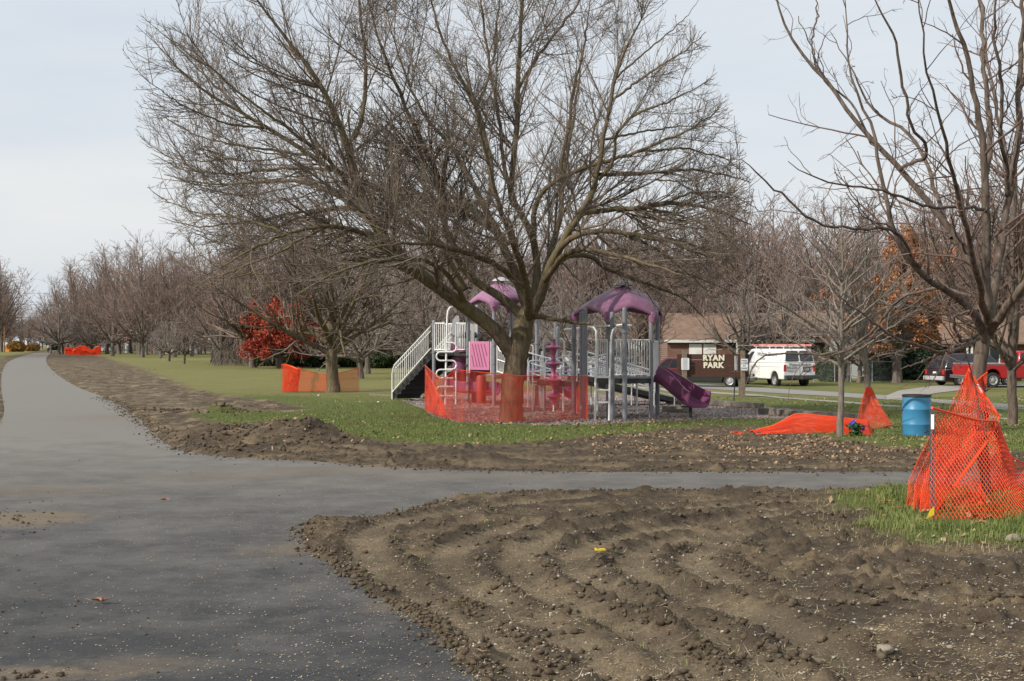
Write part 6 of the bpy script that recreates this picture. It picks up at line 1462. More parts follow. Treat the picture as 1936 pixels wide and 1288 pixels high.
def gable(b, x0, x1, y0, y1, z0, zr, ov=.6, th=.14):
    """ridge along x"""
    ym = (y0 + y1) / 2; k = (zr - z0) / (ym - y0)
    P = [(x0 - ov, y0 - ov, z0 - ov * k), (x0 - ov, ym, zr), (x0 - ov, y1 + ov, z0 - ov * k), (x0 - ov, y1 + ov, z0 - ov * k + th), (x0 - ov, ym, zr + th), (x0 - ov, y0 - ov, z0 - ov * k + th)]
    b.prism(P, (0, 0, 0), (x1 - x0 + 2 * ov, 0, 0)); return b
def window(root, u, w_, Y, zc, h, panes=2, name='window'):
    x = (u - CX) / F * Y; f = MB()
    f.box((x, Y - .04, zc + h / 2), (w_ + .14, .10, .08)).box((x, Y - .04, zc - h / 2), (w_ + .14, .10, .08))
    for k in range(panes + 1): f.box((x - w_ / 2 + w_ * k / panes, Y - .045, zc), (.07, .10, h))
    o = f.build(name, MT['trim'], root); MB().box((x, Y - .02, zc), (w_, .04, h)).build('pane', MT['glass'], o)
# brick ranch house
Y0 = 98.0; g = -.34; hx = lambda u, Y=Y0: (u - CX) / F * Y
r = thing('ranch_house', (hx(1440), Y0, g), 'brick ranch house with tan roof and white garage doors behind the park sign', 'house')
wbox(MB(), 1262, 1612, Y0, Y0 + 9, g, 2.28).build('wall', MT['brick'], r)
b = MB(); gable(b, hx(1262), hx(1612), Y0, Y0 + 9, 2.30, 4.15, .3); rf = b.build('roof', MT['roof_tan'], r)
MB().box(((hx(1262) + hx(1612)) / 2, Y0 - .33, 2.18), (hx(1612) - hx(1262) + .6, .05, .2)).build('gutter', MT['trim'], rf)
for (ue, ur, ur2) in ((1372, 1482, 1548), (1442, 1530, 1600)):
    ze = 2.36 if ue < 1400 else 2.34; A = np.array([hx(ue), Y0 - 1.6, ze]); B = np.array([hx(ur, 102.4), 102.4, 4.34 if ue < 1400 else 3.75]); C = np.array([hx(ur2 + 30, 102.4), 102.4, B[2]]); D = np.array([hx(ur2), Y0 - 1.6, ze])
    MB().prism([A, B, C, D], (0, 0, 0), (0, 0, .12)).build('cross_roof', MT['roof_tan'], r); MB().beam(A + (-.1, -.05, .05), B + (-.1, -.05, .05), .08, .30).build('fascia', MT['fascia'], r)
wbox(MB(), 1408, 1540, Y0 - 1.5, Y0 - 1.42, 2.16, 2.34).build('porch_beam', MT['trim'], r); wbox(MB(), 1385, 1470, Y0 - .08, Y0 - .02, g, 2.1).build('porch_shade_panel', MT['dark'], r)  # flat dark panel on the wall paints the porch shade
for u in (1394, 1418.5, 1441, 1466): wbox(MB(), u - 1.7, u + 1.7, Y0 - 1.55, Y0 - 1.42, g, 2.16).build('porch_post', MT['trim'], r)
for u0, u1 in ((1303, 1327), (1330, 1354)):
    o = wbox(MB(), u0, u1, Y0 - .06, Y0 - .01, g, 1.98).build('garage_door', MT['garage'], r)
    for k in range(3): wbox(MB(), u0 + 1, u1 - 1, Y0 - .07, Y0 - .06, g + .4 + k * .52, g + .42 + k * .52).build('door_groove', MT['zinc'], o)
window(r, 1535, .75, Y0, 1.25, 1.15, 3); window(r, 1582, .9, Y0, 1.25, 1.0, 2)
# white garage house behind playground
Y0 = 104.0
r = thing('garage_house', (hx(1120), Y0, g), 'low house with white garage walls and grey roof behind the right purple canopy', 'house')
wbox(MB(), 1030, 1252, Y0, Y0 + 8, g, 2.15).build('wall', MT['brick'], r); b = MB(); gable(b, hx(1030), hx(1252), Y0, Y0 + 8, 2.17, 3.5); b.build('roof', MT['roof_grey'], r)
for u0, u1 in ((1062, 1088), (1104, 1132)):
    wbox(MB(), u0, u1, Y0 - .06, Y0 - .01, g, 1.85).build('garage_door', MT['garage'], r)
window(r, 1156, 1.2, Y0, 1.1, 1.1, 2); window(r, 1200, 1.2, Y0, 1.1, 1.1, 2)
# pale siding building
Y0 = 92.0
r = thing('siding_house', (hx(1640), Y0, g), 'house with pale horizontal siding behind the thin trees', 'house')
wbox(MB(), 1600, 1655, Y0, Y0 + 7, g, 2.35).build('wall', MT['siding'], r); b = MB()
for k in range(14): wbox(b, 1600, 1655, Y0 - .012, Y0 - .002, g + .15 + k * .19, g + .165 + k * .19)
b.build('siding_shadow_gap', MT['zinc'], r); b = MB(); gable(b, hx(1600), hx(1655), Y0, Y0 + 7, 2.37, 3.6); b.build('roof', MT['roof_brown'], r)
Y0 = 96.0
r = thing('porch_house', (hx(1860), Y0, g), 'brown-roofed house with dark porch and white posts behind the minivan', 'house')
wbox(MB(), 1752, 2050, Y0, Y0 + 8, g, 2.3).build('wall', MT['roof_brown'], r); b = MB(); gable(b, hx(1752), hx(2050), Y0, Y0 + 8, 2.32, 3.9, .9); b.build('roof', MT['roof_tan'], r)
wbox(MB(), 1760, 1815, Y0 - .06, Y0 - .01, g, 2.05).build('porch_shade_panel', MT['dark'], r)  # porch shade painted as a dark panel, wall behind is flat
for u in (1776, 1829, 1838): wbox(MB(), u - 1.8, u + 1.8, Y0 - .7, Y0 - .58, g, 2.0).build('porch_post', MT['trim'], r)
window(r, 1870, 1.4, Y0, 1.2, 1.1, 2)
# left white house and others beyond the lawn
def smallhouse(lab, u0, u1, Y0, hw, hr, wall='whitewall', roof='roof_grey', name='house', doors=()):
    r = thing(name, gq((u0 + u1) / 2, Y0), lab, 'house')
    wbox(MB(), u0, u1, Y0, Y0 + 8, 0, hw).build('wall', MT[wall], r); x0 = hx(u0, Y0); x1 = hx(u1, Y0); b = MB(); gable(b, x0, x1, Y0, Y0 + 8, hw + .02, hr); b.build('roof', MT[roof], r)
    for u, w_, zc, h in doors: window(r, u, w_, Y0, zc, h, 2)
    return r
r = smallhouse('white house with red corner trim beyond the left lawn', 287, 361, 272, 3.1, 4.9, doors=((311, 1.6, 1.0, .9), (330, 1.2, 1.6, 1.3), (350, 1.2, 1.6, 1.3)))
wbox(MB(), 286, 288.3, 271.9, 272.2, 0, 3.3).build('corner_trim', MT['redlamp'], r)
smallhouse('white house behind the red-leaved tree', 424, 482, 240, 2.4, 3.6, doors=((440, 1.2, 1.3, 1.1), (462, 1.2, 1.3, 1.1)))
smallhouse('low dark brick house beyond the hedge left of the playground', 590, 720, 150, 2.3, 3.4, 'brick', 'roof_brown', doors=((620, 1.2, 1.3, 1.1), (650, 1.6, 1.3, 1.1), (690, 1.2, 1.3, 1.1)))
smallhouse('small grey house far beyond the stop sign', 226, 254, 380, 3.0, 4.2, 'siding', 'roof_brown')
# chain-link fence right of van
Yf = 82
r = thing('wire_fence', (hx(1560, Yf), Yf, g), 'low wire fence with metal posts in front of the evergreen shrub', 'fence')
b = MB(); b.tube([(hx(1535, Yf), Yf, .92), (hx(1700, Yf), Yf + 1, .92)], .022, 6); b.build('top_rail', MT['zinc'], r)
for u in (1539, 1580, 1612, 1655, 1698): MB().tube([(hx(u, Yf), Yf + (u - 1535) / 165, -.4), (hx(u, Yf), Yf + (u - 1535) / 165, .96)], .03, 6).build('fence_post', MT['zinc'], r)
b = MB()
for k in range(48):
    u = 1537 + k * 3.4; y = Yf + (u - 1535) / 165
    for s in (-1, 1): b.tube([(hx(u, Yf), y, -.35), (hx(u, Yf) + s * .6, y, .9)], .004, 3, cap=False)
b.build('wire_mesh', MT['zinc'], r)
# ---------------------------------------------------------------- park sign
Ys = 58.5; gs = float(tz(12, 58))
r = thing('park_sign', (hx(1345, Ys), Ys, gs), 'brown wooden sign board reading RYAN PARK', 'sign')
MT['signbrown'] = mat('sign_brown_boards', (.065, .026, .016), .75, .2, 5, bstr=.2)
b = MB(); zt = q(0, 669.5, Ys)[2]; zb = q(0, 713, Ys)[2]; n_ = 4
for k in range(n_): b.box(((hx(1280, Ys) + hx(1416, Ys)) / 2, Ys, zb + (zt - zb) * (k + .5) / n_), (hx(1416, Ys) - hx(1280, Ys), .06, (zt - zb) / n_ - .008))
bd = b.build('board', MT['signbrown'], r, bevel=.004)
text_mesh('RYAN', .325, MT['letter'], r, (hx(1349, Ys), Ys - .045, q(0, 677.2, Ys)[2]), (1, 0, 0), (0, 0, 1), 'lettering', .012, bold=.016, spacing=1.12); text_mesh('PARK', .325, MT['letter'], r, (hx(1348.5, Ys), Ys - .045, q(0, 691, Ys)[2]), (1, 0, 0), (0, 0, 1), 'lettering', .012, bold=.016, spacing=1.12)
for u0, u1, yo, vt in ((1290, 1299, -.10, 663), (1397, 1400, .12, 668), (1401, 1409, -.12, 664)): wbox(MB(), u0, u1, Ys + yo - .07, Ys + yo + .07, gs - .1, q(0, vt, Ys)[2]).build('post', MT['wood'], r, bevel=.01)
def platesign(lab, u0, u1, v0, v1, Y, lines, name='notice_sign', parent_post=None, fs=.1):
    b = MB(); x0 = hx(u0, Y); x1 = hx(u1, Y); z1 = q(0, v0, Y)[2]; z0 = q(0, v1, Y)[2]
    rr_ = thing(name, ((x0 + x1) / 2, Y, z0), lab, 'sign'); e = .03
    b.prism([(x0 + e, Y, z0), (x1 - e, Y, z0), (x1, Y, z0 + e), (x1, Y, z1 - e), (x1 - e, Y, z1), (x0 + e, Y, z1), (x0, Y, z1 - e), (x0, Y, z0 + e)], (0, 0, 0), (0, -.012, 0)); b.build('plate', MT['signwhite'], rr_)
    for i, s in enumerate(lines):
        z = z1 - (z1 - z0) * (i + .8) / (len(lines) + .6)
        if s == '-':
            MB().box(((x0 + x1) / 2, Y - .016, z), ((x1 - x0) * .78 * (.8 + .2 * math.sin(i * 3)), .003, .012)).build('text_line', MT['signink'], rr_)
        else: text_mesh(s, fs, MT['signink'], rr_, ((x0 + x1) / 2, Y - .015, z), (1, 0, 0), (0, 0, 1), 'lettering', .002, bold=.002)
    return rr_
platesign('white rules notice on the left post of the park sign', 1288, 1303, 677, 699.5, Ys - .19, ['-'] * 11, fs=.08)
platesign('white PARK CLOSED AT DARK notice on the right post of the park sign', 1400.5, 1414, 678.5, 700.5, Ys - .21, ['PARK', 'CLOSED', 'AT', 'DARK'], fs=.105)
Ye = G(1387, 763)[1]
r = thing('edge_on_sign', gq(1387, Ye), 'sign plate seen nearly edge-on, on a thin green post before the park sign', 'sign')
MB().tube([gq(1387, Ye) - (0, 0, .1), (hx(1391.5, Ye), Ye, q(0, 673, Ye)[2])], .022, 6).build('post', MT['steelpost'], r)
p = q(1391.5, 700, Ye); MB().box((p[0], Ye, (p[2] + q(0, 673, Ye)[2]) / 2), (.31, .012, q(0, 673, Ye)[2] - p[2]), rz=R(66)).build('plate', MT['signwhite'], r)
# ---------------------------------------------------------------- distant street things
def octagon(r, c, rad, mt, nm='plate'):
    MB().prism([(c[0] + rad * math.cos(R(22.5 + 45 * i)), c[1], c[2] + rad * math.sin(R(22.5 + 45 * i))) for i in range(8)], (0, 0, 0), (0, -.03, 0)).build(nm, mt, r)
MT['stopred'] = mat('stop_sign_red', (.42, .02, .02), .5, .08, 3)
Yt = 300; r = thing('stop_sign', gq(242.3, Yt), 'red octagonal stop sign with a street name plate on top', 'sign')
MB().tube([gq(242.3, Yt), q(242.3, 641, Yt)], .05, 6).build('post', MT['zinc'], r); octagon(r, q(242.3, 647.3, Yt - .1), .42, MT['stopred']); text_mesh('STOP', .28, MT['signwhite'], r, q(242.3, 647.3, Yt - .15), (1, 0, 0), (0, 0, 1), 'lettering', .01, bold=.01)
MB().box(q(242.3, 640, Yt), (.8, .04, .22)).build('street_name_plate', MT['yewgreen'], r)
r = thing('road_sign', gq(153.6, 290), 'round pale road sign seen from behind above the far netting', 'sign'); MB().tube([gq(153.6, 290), q(153.6, 650, 290)], .05, 6).build('post', MT['zinc'], r); octagon(r, q(153.6, 650, 289.9), .38, MT['zinc'])
r = thing('stop_sign', gq(217.5, 310), 'red and white sign beside the white car beyond the netting', 'sign'); MB().tube([gq(217.5, 310), q(217.5, 652, 310)], .05, 6).build('post', MT['zinc'], r); octagon(r, q(217.5, 652, 309.9), .38, MT['stopred']); MB().box(q(218.5, 655.5, 309.8), (.5, .03, .3)).build('lower_plate', MT['signwhite'], r)
for u, Y, v, lab, mt, rad in ((655.5, 165, 645, 'white round-topped street post beyond the forked tree', 'trim', .11), (238.5, 295, 649, 'white post beside the stop sign', 'trim', .28), (233.5, 298, 648.5, 'grey mailbox post left of the stop sign', 'zinc', .10)):
    r = thing('street_post', gq(u, Y), lab, 'post'); MB().lathe([(rad, -.1), (rad, q(0, v, Y)[2] - .3), (rad * 1.2, q(0, v, Y)[2] - .2), (rad * 1.1, q(0, v, Y)[2] - .03), (.001, q(0, v, Y)[2])], gq(u, Y) * (1, 1, 0), 10).build('shaft', MT[mt], r)
    MB().box(q(u, v + 3, Y), (rad * 3, rad * 2, .3)).build('head', MT[mt], r)
p = gq(571, 190); r = thing('fire_hydrant', p, 'small red fire hydrant at the edge of the far lawn', 'hydrant')
MB().lathe([(.16, 0), (.16, .05), (.11, .07), (.11, .42), (.15, .44), (.15, .48), (.10, .56), (.03, .62), (.001, .63)], p, 14).build('barrel', MT['stopred'], r, smooth=True); MB().lathe([(.06, -.2), (.06, .2)], p + (0, 0, .34), 10, 'X').build('outlet', MT['stopred'], r)
MT['polewood'] = mat_bark('pole_wood', (.20, .10, .05), (.30, .17, .09), 6)
for u, v, Y, rad, lab, mt in ((8.5, 566, 320, .17, 'tall brown wooden utility pole by the orange box', 'polewood'), (2.2, 607, 330, .16, 'shorter grey utility pole at the left edge', 'wood'), (46, 613, 420, .17, 'thin utility pole beyond the golden shrub, left one', 'wood'), (51.5, 618, 440, .17, 'thin utility pole beyond the golden shrub, right one', 'wood')):
    r = thing('utility_pole', gq(u, Y), lab, 'utility pole'); MB().tube([gq(u, Y) - (0, 0, .3), q(u, v, Y)], [rad, rad * .75], 8).build('shaft', MT[mt], r); MB().box(q(u, v + 3, Y), (2.2, .12, .14)).build('crossarm', MT['wood'], r)
    if u < 9 and u > 5: MB().lathe([(.25, 0), (.25, .9), (.001, .95)], q(u - 3.5, 595, Y), 10).build('transformer', MT['signwhite'], r)
for i, (v0, v1) in enumerate(((544, 552), (567, 573), (594, 596), (597, 602))):
    a = q(-160, v0 - 6, 318); c = q(150, v1 + 1, 330); P = [a + (c - a) * f - np.array([0, 0, .9 * 4 * f * (1 - f)]) for f in np.linspace(0, 1, 14)]
    o = MB().tube(P, .028, 4).build('power_line', MT['gunmetal'], None); tagp(o, 'overhead wire above the path end, %s' % ('topmost', 'second from top', 'third from top', 'lowest')[i], 'wire', 'overhead wires')
p = gq(13.5, 322); r = thing('orange_crate', p, 'orange box standing on the grass by the brown utility pole', 'box'); MT['boxorange'] = mat('orange_box_paint', (.75, .22, .02), .6, .08, 2)
b = MB(); b.box(p + (0, 0, .35), (1.15, .8, .66)); b.build('box_body', MT['boxorange'], r, bevel=.03); MB().box(p + (0, 0, .71), (1.22, .86, .07)).build('lid', MT['boxorange'], r, bevel=.02)
# ---------------------------------------------------------------- walker far down the path
MT['skin'] = mat('skin', (.42, .26, .19), .6, .05, 5); MT['shirt'] = mat('pale_jacket', (.50, .50, .48), .8, .08, 8); MT['trouser'] = mat('black_trousers', (.012, .012, .016), .8, .1, 8); MT['hair'] = mat('brown_hair', (.06, .035, .02), .7, .2, 20)
pw = gq(91, 285)
r = thing('person', pw, 'person in pale jacket and black trousers walking away down the path', 'person')
def skinmesh(name, pts, edges, radii, mt, parent, rootv=0, sub=1):
    me = bpy.data.meshes.new(name); me.from_pydata([tuple(p) for p in pts], edges, []); me.materials.append(mt); o = link(name, me, parent)
    s = o.modifiers.new('skin', 'SKIN'); lay = me.skin_vertices[0].data if me.skin_vertices else None
    if lay is None:
        bm = bmesh.new(); bm.from_mesh(me); bm.verts.layers.skin.verify(); bm.to_mesh(me); bm.free(); lay = me.skin_vertices[0].data
    for i, rd in enumerate(radii): lay[i].radius = (rd, rd) if not isinstance(rd, tuple) else rd; lay[i].use_root = (i == rootv)
    m_ = o.modifiers.new('sub', 'SUBSURF'); m_.levels = sub; m_.render_levels = sub
    return o
P = [(0, 0, .98), (0, 0, 1.15), (0, .01, 1.35), (0, .02, 1.50), (0, .03, 1.60), (0, .03, 1.74), (.09, 0, .92), (.10, .12, .52), (.10, .02, .10), (.10, .16, .04), (-.09, 0, .92), (-.10, -.06, .50), (-.10, -.30, .16), (-.10, -.20, .05),
     (.19, .01, 1.45), (.25, -.06, 1.18), (.24, .08, .96), (.24, .11, .88), (-.19, .01, 1.45), (-.25, .10, 1.18), (-.22, .26, 1.02), (-.22, .31, .97)]
E = [(0, 1), (1, 2), (2, 3), (3, 4), (4, 5), (0, 6), (6, 7), (7, 8), (8, 9), (0, 10), (10, 11), (11, 12), (12, 13), (3, 14), (14, 15), (15, 16), (16, 17), (3, 18), (18, 19), (19, 20), (20, 21)]
RD = [.14, .125, .15, .09, .06, .105, .095, .065, .045, .04, .095, .065, .045, .04, .06, .045, .032, .038, .06, .045, .032, .038]
n0 = len(P)
for hnd, s in ((17, 1), (21, -1)):
    h = np.array(P[hnd])
    for k, (dx, ln_) in enumerate(((-.024, .07), (-.008, .08), (.008, .075), (.024, .06))):
        i = len(P); P.append(tuple(h + (0, dx, -.03))); P.append(tuple(h + (-s * .01, dx * 1.3, -.03 - ln_))); E += [(hnd, i), (i, i + 1)]; RD += [.010, .008]
    i = len(P); P.append(tuple(h + (-s * .03, .02, -.03))); E.append((hnd, i)); RD.append(.011)
P = [tuple(np.array(p) * 1.04) for p in P]
skinmesh('body', P, E, RD, MT['skin'], r)
skinmesh('jacket', [P[0], P[1], P[2], P[3], P[14], P[15], P[16], P[18], P[19], P[20]], [(0, 1), (1, 2), (2, 3), (3, 4), (4, 5), (5, 6), (3, 7), (7, 8), (8, 9)], [.17, .15, .17, .11, .085, .065, .05, .085, .065, .05], MT['shirt'], r)
skinmesh('trousers', [P[0], P[6], P[7], P[8], P[10], P[11], P[12]], [(0, 1), (1, 2), (2, 3), (0, 4), (4, 5), (5, 6)], [.16, .115, .085, .065, .115, .085, .065], MT['trouser'], r)
skinmesh('hair', [P[5], tuple(np.array(P[5]) + (0, -.02, .06)), tuple(np.array(P[5]) + (0, -.06, -.06))], [(0, 1), (0, 2)], [.112, .10, .08], MT['hair'], r)
bm = bmesh.new()
for x, y, z, s in ((.035, .135, 1.80, .012), (-.035, .135, 1.80, .012), (0, .15, 1.765, .018), (.11, .03, 1.78, .02), (-.11, .03, 1.78, .02), (0, .135, 1.72, .014)):
    bmesh.ops.create_icosphere(bm, subdivisions=1, radius=s, matrix=Matrix.Translation((x, y, z)))
me = bpy.data.meshes.new('face'); bm.to_mesh(me); bm.free(); me.materials.append(MT['skin']); link('face', me, r)
r.scale = (1.02,) * 3
# light litter bits on the lawn
for u, v, lab in ((716, 763, 'scrap of white paper on the lawn left of the playground, right one'), (603, 750, 'scrap of white paper on the lawn below the forked tree'), (1104, 920, 'white scrap lying at the edge of the side path')):
    x, y = G(u, v); z = gz(x, y); b = MB(); b.add([(x - .07, y - .03, z + .03), (x + .05, y - .05, z + .06), (x + .08, y + .04, z + .03), (x - .03, y + .06, z + .08)], [(0, 1, 2), (0, 2, 3)]); o = b.build('paper_scrap', MT['tagwhite'], None); tagp(o, lab, 'litter')
# ---------------------------------------------------------------- scattered stuff
rg = np.random.default_rng(123)
def samp(n, u0, u1, v0, v1, pw=1.0):
    """random ground points over a trapezium of ground (denser near the viewer, as wide-area noise needs less detail far off)"""
    v = v0 + (v1 - v0) * rg.random(n) ** pw; u = u0 + (u1 - u0) * rg.random(n); y = H * F / (v - HV); x = (u - CX) / F * y; return x, y
def interp_h(x, y):
    xi = np.clip(np.searchsorted(xs, x) - 1, 0, nx - 2); yi = np.clip(np.searchsorted(ys, y) - 1, 0, ny - 2)
    fx = (x - xs[xi]) / (xs[xi + 1] - xs[xi]); fy = (y - ys[yi]) / (ys[yi + 1] - ys[yi])
    g_ = lambda A: (A[yi, xi] * (1 - fx) + A[yi, xi + 1] * fx) * (1 - fy) + (A[yi + 1, xi] * (1 - fx) + A[yi + 1, xi + 1] * fx) * fy
    return g_(Z), g_(dscale), g_(pth), g_(mul), g_(leafm), g_(lush), g_(g2), g_(berm)
def stuff(name, V, Q, mt, lab, tris=False):
    me = mesh_np(name, V, None if tris else Q, Q if tris else None, mt); o = link(name, me); o['kind'] = 'stuff'; o['label'] = lab; return o
# clods: deformed icosahedra
bm = bmesh.new(); bmesh.ops.create_icosphere(bm, subdivisions=2, radius=1); ICV = np.array([v.co[:] for v in bm.verts]); ICF = np.array([[v.index for v in f.verts] for f in bm.faces]); bm.free()
bm = bmesh.new(); bmesh.ops.create_icosphere(bm, subdivisions=1, radius=1); IV1 = np.array([v.co[:] for v in bm.verts]); IF1 = np.array([[v.index for v in f.verts] for f in bm.faces]); bm.free()
def lumps(C, S, iv, fc, amp=.45, flat=.75, sink=.3):
    N = len(C); off = rg.random((N, 3)) * 50
    a = iv[None] * 1.5 + off[:, None]; nz = fbm(a[..., 0] + a[..., 2] * .7, a[..., 1] - a[..., 2] * .6, 3, 5) - .5
    k = 1 + nz * amp * 2 + rg.uniform(-.42, .30, nz.shape) * (amp / .45); sc = S[:, None] * rg.uniform(.65, 1.35, (N, 3)) * np.array([1, 1, flat]); V = iv[None] * k[..., None] * sc[:, None]; V = V + C[:, None] + np.array([0, 0, 1]) * (S * (flat - sink))[:, None, None]
    Fq = fc[None] + (np.arange(N) * len(iv))[:, None, None]; return V.reshape(-1, 3), Fq.reshape(-1, 3)
MT['clod'] = mat('dark_soil_clod', (.105, .081, .056), .97, .4, 12, bstr=1.0, bscale=60, spec=.1)
x, y = samp(60000, -60, 2000, 845, 1420, 1.0); h, d, p, mu_, lf_, lu_, g2_, be_ = interp_h(x, y)
dens = np.clip(fbm(x * 1.1, y * 1.1, 4, 33) * 2.6 - .95, 0, 1) * (1 - .0) * np.clip(fbm(x * 4, y * 4, 2, 39) * 2 - .4, 0, 1)
k = (d > .08) & (p < .04) & (g2_ < .1) & (rg.random(len(x)) < .35 * dens + 1.2 * be_)
x, y, h = x[k], y[k], h[k]; S = .005 + .028 * rg.random(len(x)) ** 4.5
V1, F1 = lumps(np.c_[x, y, h], S, IV1, IF1, .6)
stuff('soil_clods', V1, F1, MT['clod'], 'loose dark clods of soil on the churned ground', True); print('clods', len(x))
# clods along both path edges and on the bank, plus a few spilled onto the asphalt
def edge_pts(P, n, wd):
    P = resample(P, 400); i = rg.integers(0, 399, n); f = rg.random((n, 1)); b = P[i] * (1 - f) + P[i + 1] * f; return b + rg.normal(size=(n, 2)) * wd
for nm, P, n, wd in (('edge_crumbs', p_l, 2600, .08), ('edge_crumbs', p_r[8:], 4600, .20)):
    c = edge_pts(P, n, wd); h, *_r = interp_h(c[:, 0], c[:, 1]); S = .004 + .026 * rg.random(n) ** 5; V1, F1 = lumps(np.c_[c, np.maximum(h, .012 if True else 0)], S, IV1, IF1)
    stuff(nm, V1, F1, MT['clod'], 'crumbs of soil along the asphalt edge', True)
c = np.concatenate([np.array([G(rg.normal(u, su), max(700, rg.normal(v, sv))) for _ in range(n)]) for (u, v, su, sv, n) in ((560, 840, 60, 10, 500), (420, 842, 40, 10, 380), (430, 780, 26, 4, 260), (320, 780, 30, 4, 140), (200, 700, 50, 16, 200), (40, 985, 40, 14, 160), (60, 1280, 50, 5, 60))])
h, *_r = interp_h(c[:, 0], c[:, 1]); S = (.008 + .045 * rg.random(len(c)) ** 4) * np.where(c[:, 1] < 18, .4, 1); V1, F1 = lumps(np.c_[c, np.maximum(h, .012)], S, ICV, ICF); stuff('bank_clods', V1, F1, MT['clod'], 'heaps of dark clods on the soil bank', True)
# pale pebbles
MT['pebble'] = leafmat('pale_pebbles', [(.28, .24, .19), (.42, .38, .32), (.20, .16, .12), (.52, .48, .42)])
x, y = samp(9000, 300, 2000, 900, 1420); h, d, p, mu_, lf_, lu_, g2_, be_ = interp_h(x, y); k = (d > .0) & (p < .02) & (rg.random(len(x)) < .25 + .75 * (fbm(x * .9, y * .9, 3, 71) > .52)); x, y, h = x[k], y[k], h[k]
V1, F1 = lumps(np.c_[x, y, h], .004 + .012 * rg.random(len(x)) ** 3.5, IV1, IF1, .2, .7, .2); stuff('pebbles', V1, F1, MT['pebble'], 'small pale pebbles strewn over the soil', True)
# straw and chaff flecks
MT['chaff'] = leafmat('straw_chaff', [(.36, .27, .15), (.50, .41, .26), (.28, .20, .11), (.58, .50, .36)])
def flecks(n, L0, L1, w_, sel, u0=-60, u1=2000, v0=850, v1=1400, zoff=.004, pw=1.0, up_=.3):
    x, y = samp(n, u0, u1, v0, v1, pw); D = interp_h(x, y); k = sel(x, y, *D); x, y = x[k], y[k]; h = D[0][k]; pp_ = D[2][k]; N = len(x)
    h = np.where(pp_ > .03, np.maximum(h, .0125), h); a = rg.random(N) * 6.283; L = (L0 + (L1 - L0) * rg.random(N) ** 2)[:, None]
    d = np.c_[np.cos(a), np.sin(a), rg.normal(size=N) * up_ * .5]; s = np.c_[-np.sin(a), np.cos(a), np.full(N, .25)] * w_; C = np.c_[x, y, h + zoff + L[:, 0] * .1]
    V = np.stack([C - d * L / 2, C + s, C + d * L / 2 + np.c_[np.zeros(N), np.zeros(N), L[:, 0] * .15], C - s], 1).reshape(-1, 3); return V, np.arange(N * 4).reshape(-1, 4)
V1, F1 = flecks(52000, .010, .035, .0032, lambda x, y, h, d, p, m_, l, lu, g, bb: (p < .1) & (d > -.3) & (rg.random(len(x)) < np.clip(fbm(x * .8 + y * .2, y * 1.2, 4, 15) * 3 - 1.0, .08, 1)))
stuff('straw_chaff', V1, F1, MT['chaff'], 'pale straw chaff and seed hulls on the churned soil')
V1, F1 = flecks(15000, .009, .022, .0048, lambda x, y, h, d, p, m_, l, lu, g, bb: (p > .02) & (rg.random(len(x)) < np.clip(.30 + .8 * sstep(-3.2, -.3, x + (y - 9) * .25) - .0, 0, 1)), v0=895, v1=1400, zoff=.003, up_=.05)
stuff('chips_on_asphalt', V1, F1, MT['chaff'], 'pale wood chips and seeds scattered on the asphalt')
V1, F1 = flecks(5200, .05, .15, .0022, lambda x, y, h, d, p, m_, l, lu, g, bb: (p < -.02) & (d > .0) & (rg.random(len(x)) < .5), zoff=.006, up_=.6)
stuff('straw_stalks', V1, F1, MT['chaff'], 'loose dry grass stalks lying on the soil')
# crumbs of earth on asphalt
x, y = samp(1500, -60, 1700, 870, 1400); D = interp_h(x, y); k = (D[2] > .02) & (rg.random(len(x)) < np.clip(.15 + .8 * (fbm(x * .7, y * .7, 3, 88) > .55) + 1.0 * np.exp(-D[2] / .5), 0, 1)); x, y = x[k], y[k]
V1, F1 = lumps(np.c_[x, y, np.full(len(x), .012)], .003 + .011 * rg.random(len(x)) ** 4, IV1, IF1, .4, .6, .1); stuff('earth_crumbs', V1, F1, MT['clod'], 'small crumbs of earth dropped on the asphalt', True)
# fallen leaves
MT['leaflitter'] = leafmat('leaf_litter', [(.17, .11, .065), (.28, .19, .11), (.38, .26, .16), (.24, .14, .075), (.46, .34, .22)])
def leaves(n, u0, u1, v0, v1, sel, size=.045):
    x, y = samp(n, u0, u1, v0, v1); D = interp_h(x, y); k = sel(x, y, *D); x, y, h = x[k], y[k], D[0][k]; N = len(x); a = rg.random(N) * 6.283; s = size * rg.uniform(.5, 1.3, N)[:, None]
    t_ = rg.normal(size=N) * .45; d = np.c_[np.cos(a), np.sin(a), t_]; e = np.c_[-np.sin(a), np.cos(a), rg.normal(size=N) * .45]; C = np.c_[x, y, np.maximum(h, -1) + .015 + .5 * s[:, 0] * np.abs(t_)]
    V = np.stack([C - d * s, C + e * s * .7, C + d * s, C - e * s * .7 + np.c_[np.zeros(N), np.zeros(N), s[:, 0] * .35]], 1).reshape(-1, 3); return V, np.arange(N * 4).reshape(-1, 4)
A = [leaves(16000, 1120, 2000, 800, 900, lambda x, y, h, d, p, m_, l, lu, g, bb: (p < 0) & (rg.random(len(x)) < np.clip(l * 1.3 * (fbm(x * 1.2, y * 1.2, 3, 44) * 3 - 1.0), .03, 1)), .028),
     leaves(5200, 900, 2000, 735, 812, lambda x, y, h, d, p, m_, l, lu, g, bb: rg.random(len(x)) < np.clip(fbm(x * .7, y * .7, 3, 45) * 2.4 - .7, .05, 1) * (.6 + .4 * (m_ > 0)),  .036),
     leaves(800, 500, 1200, 760, 850, lambda x, y, h, d, p, m_, l, lu, g, bb: (p < 0) & (rg.random(len(x)) < .6), .035),
     leaves(260, 1480, 2000, 925, 1060, lambda x, y, h, d, p, m_, l, lu, g, bb: (p < 0) & (g > -.3), .035)]
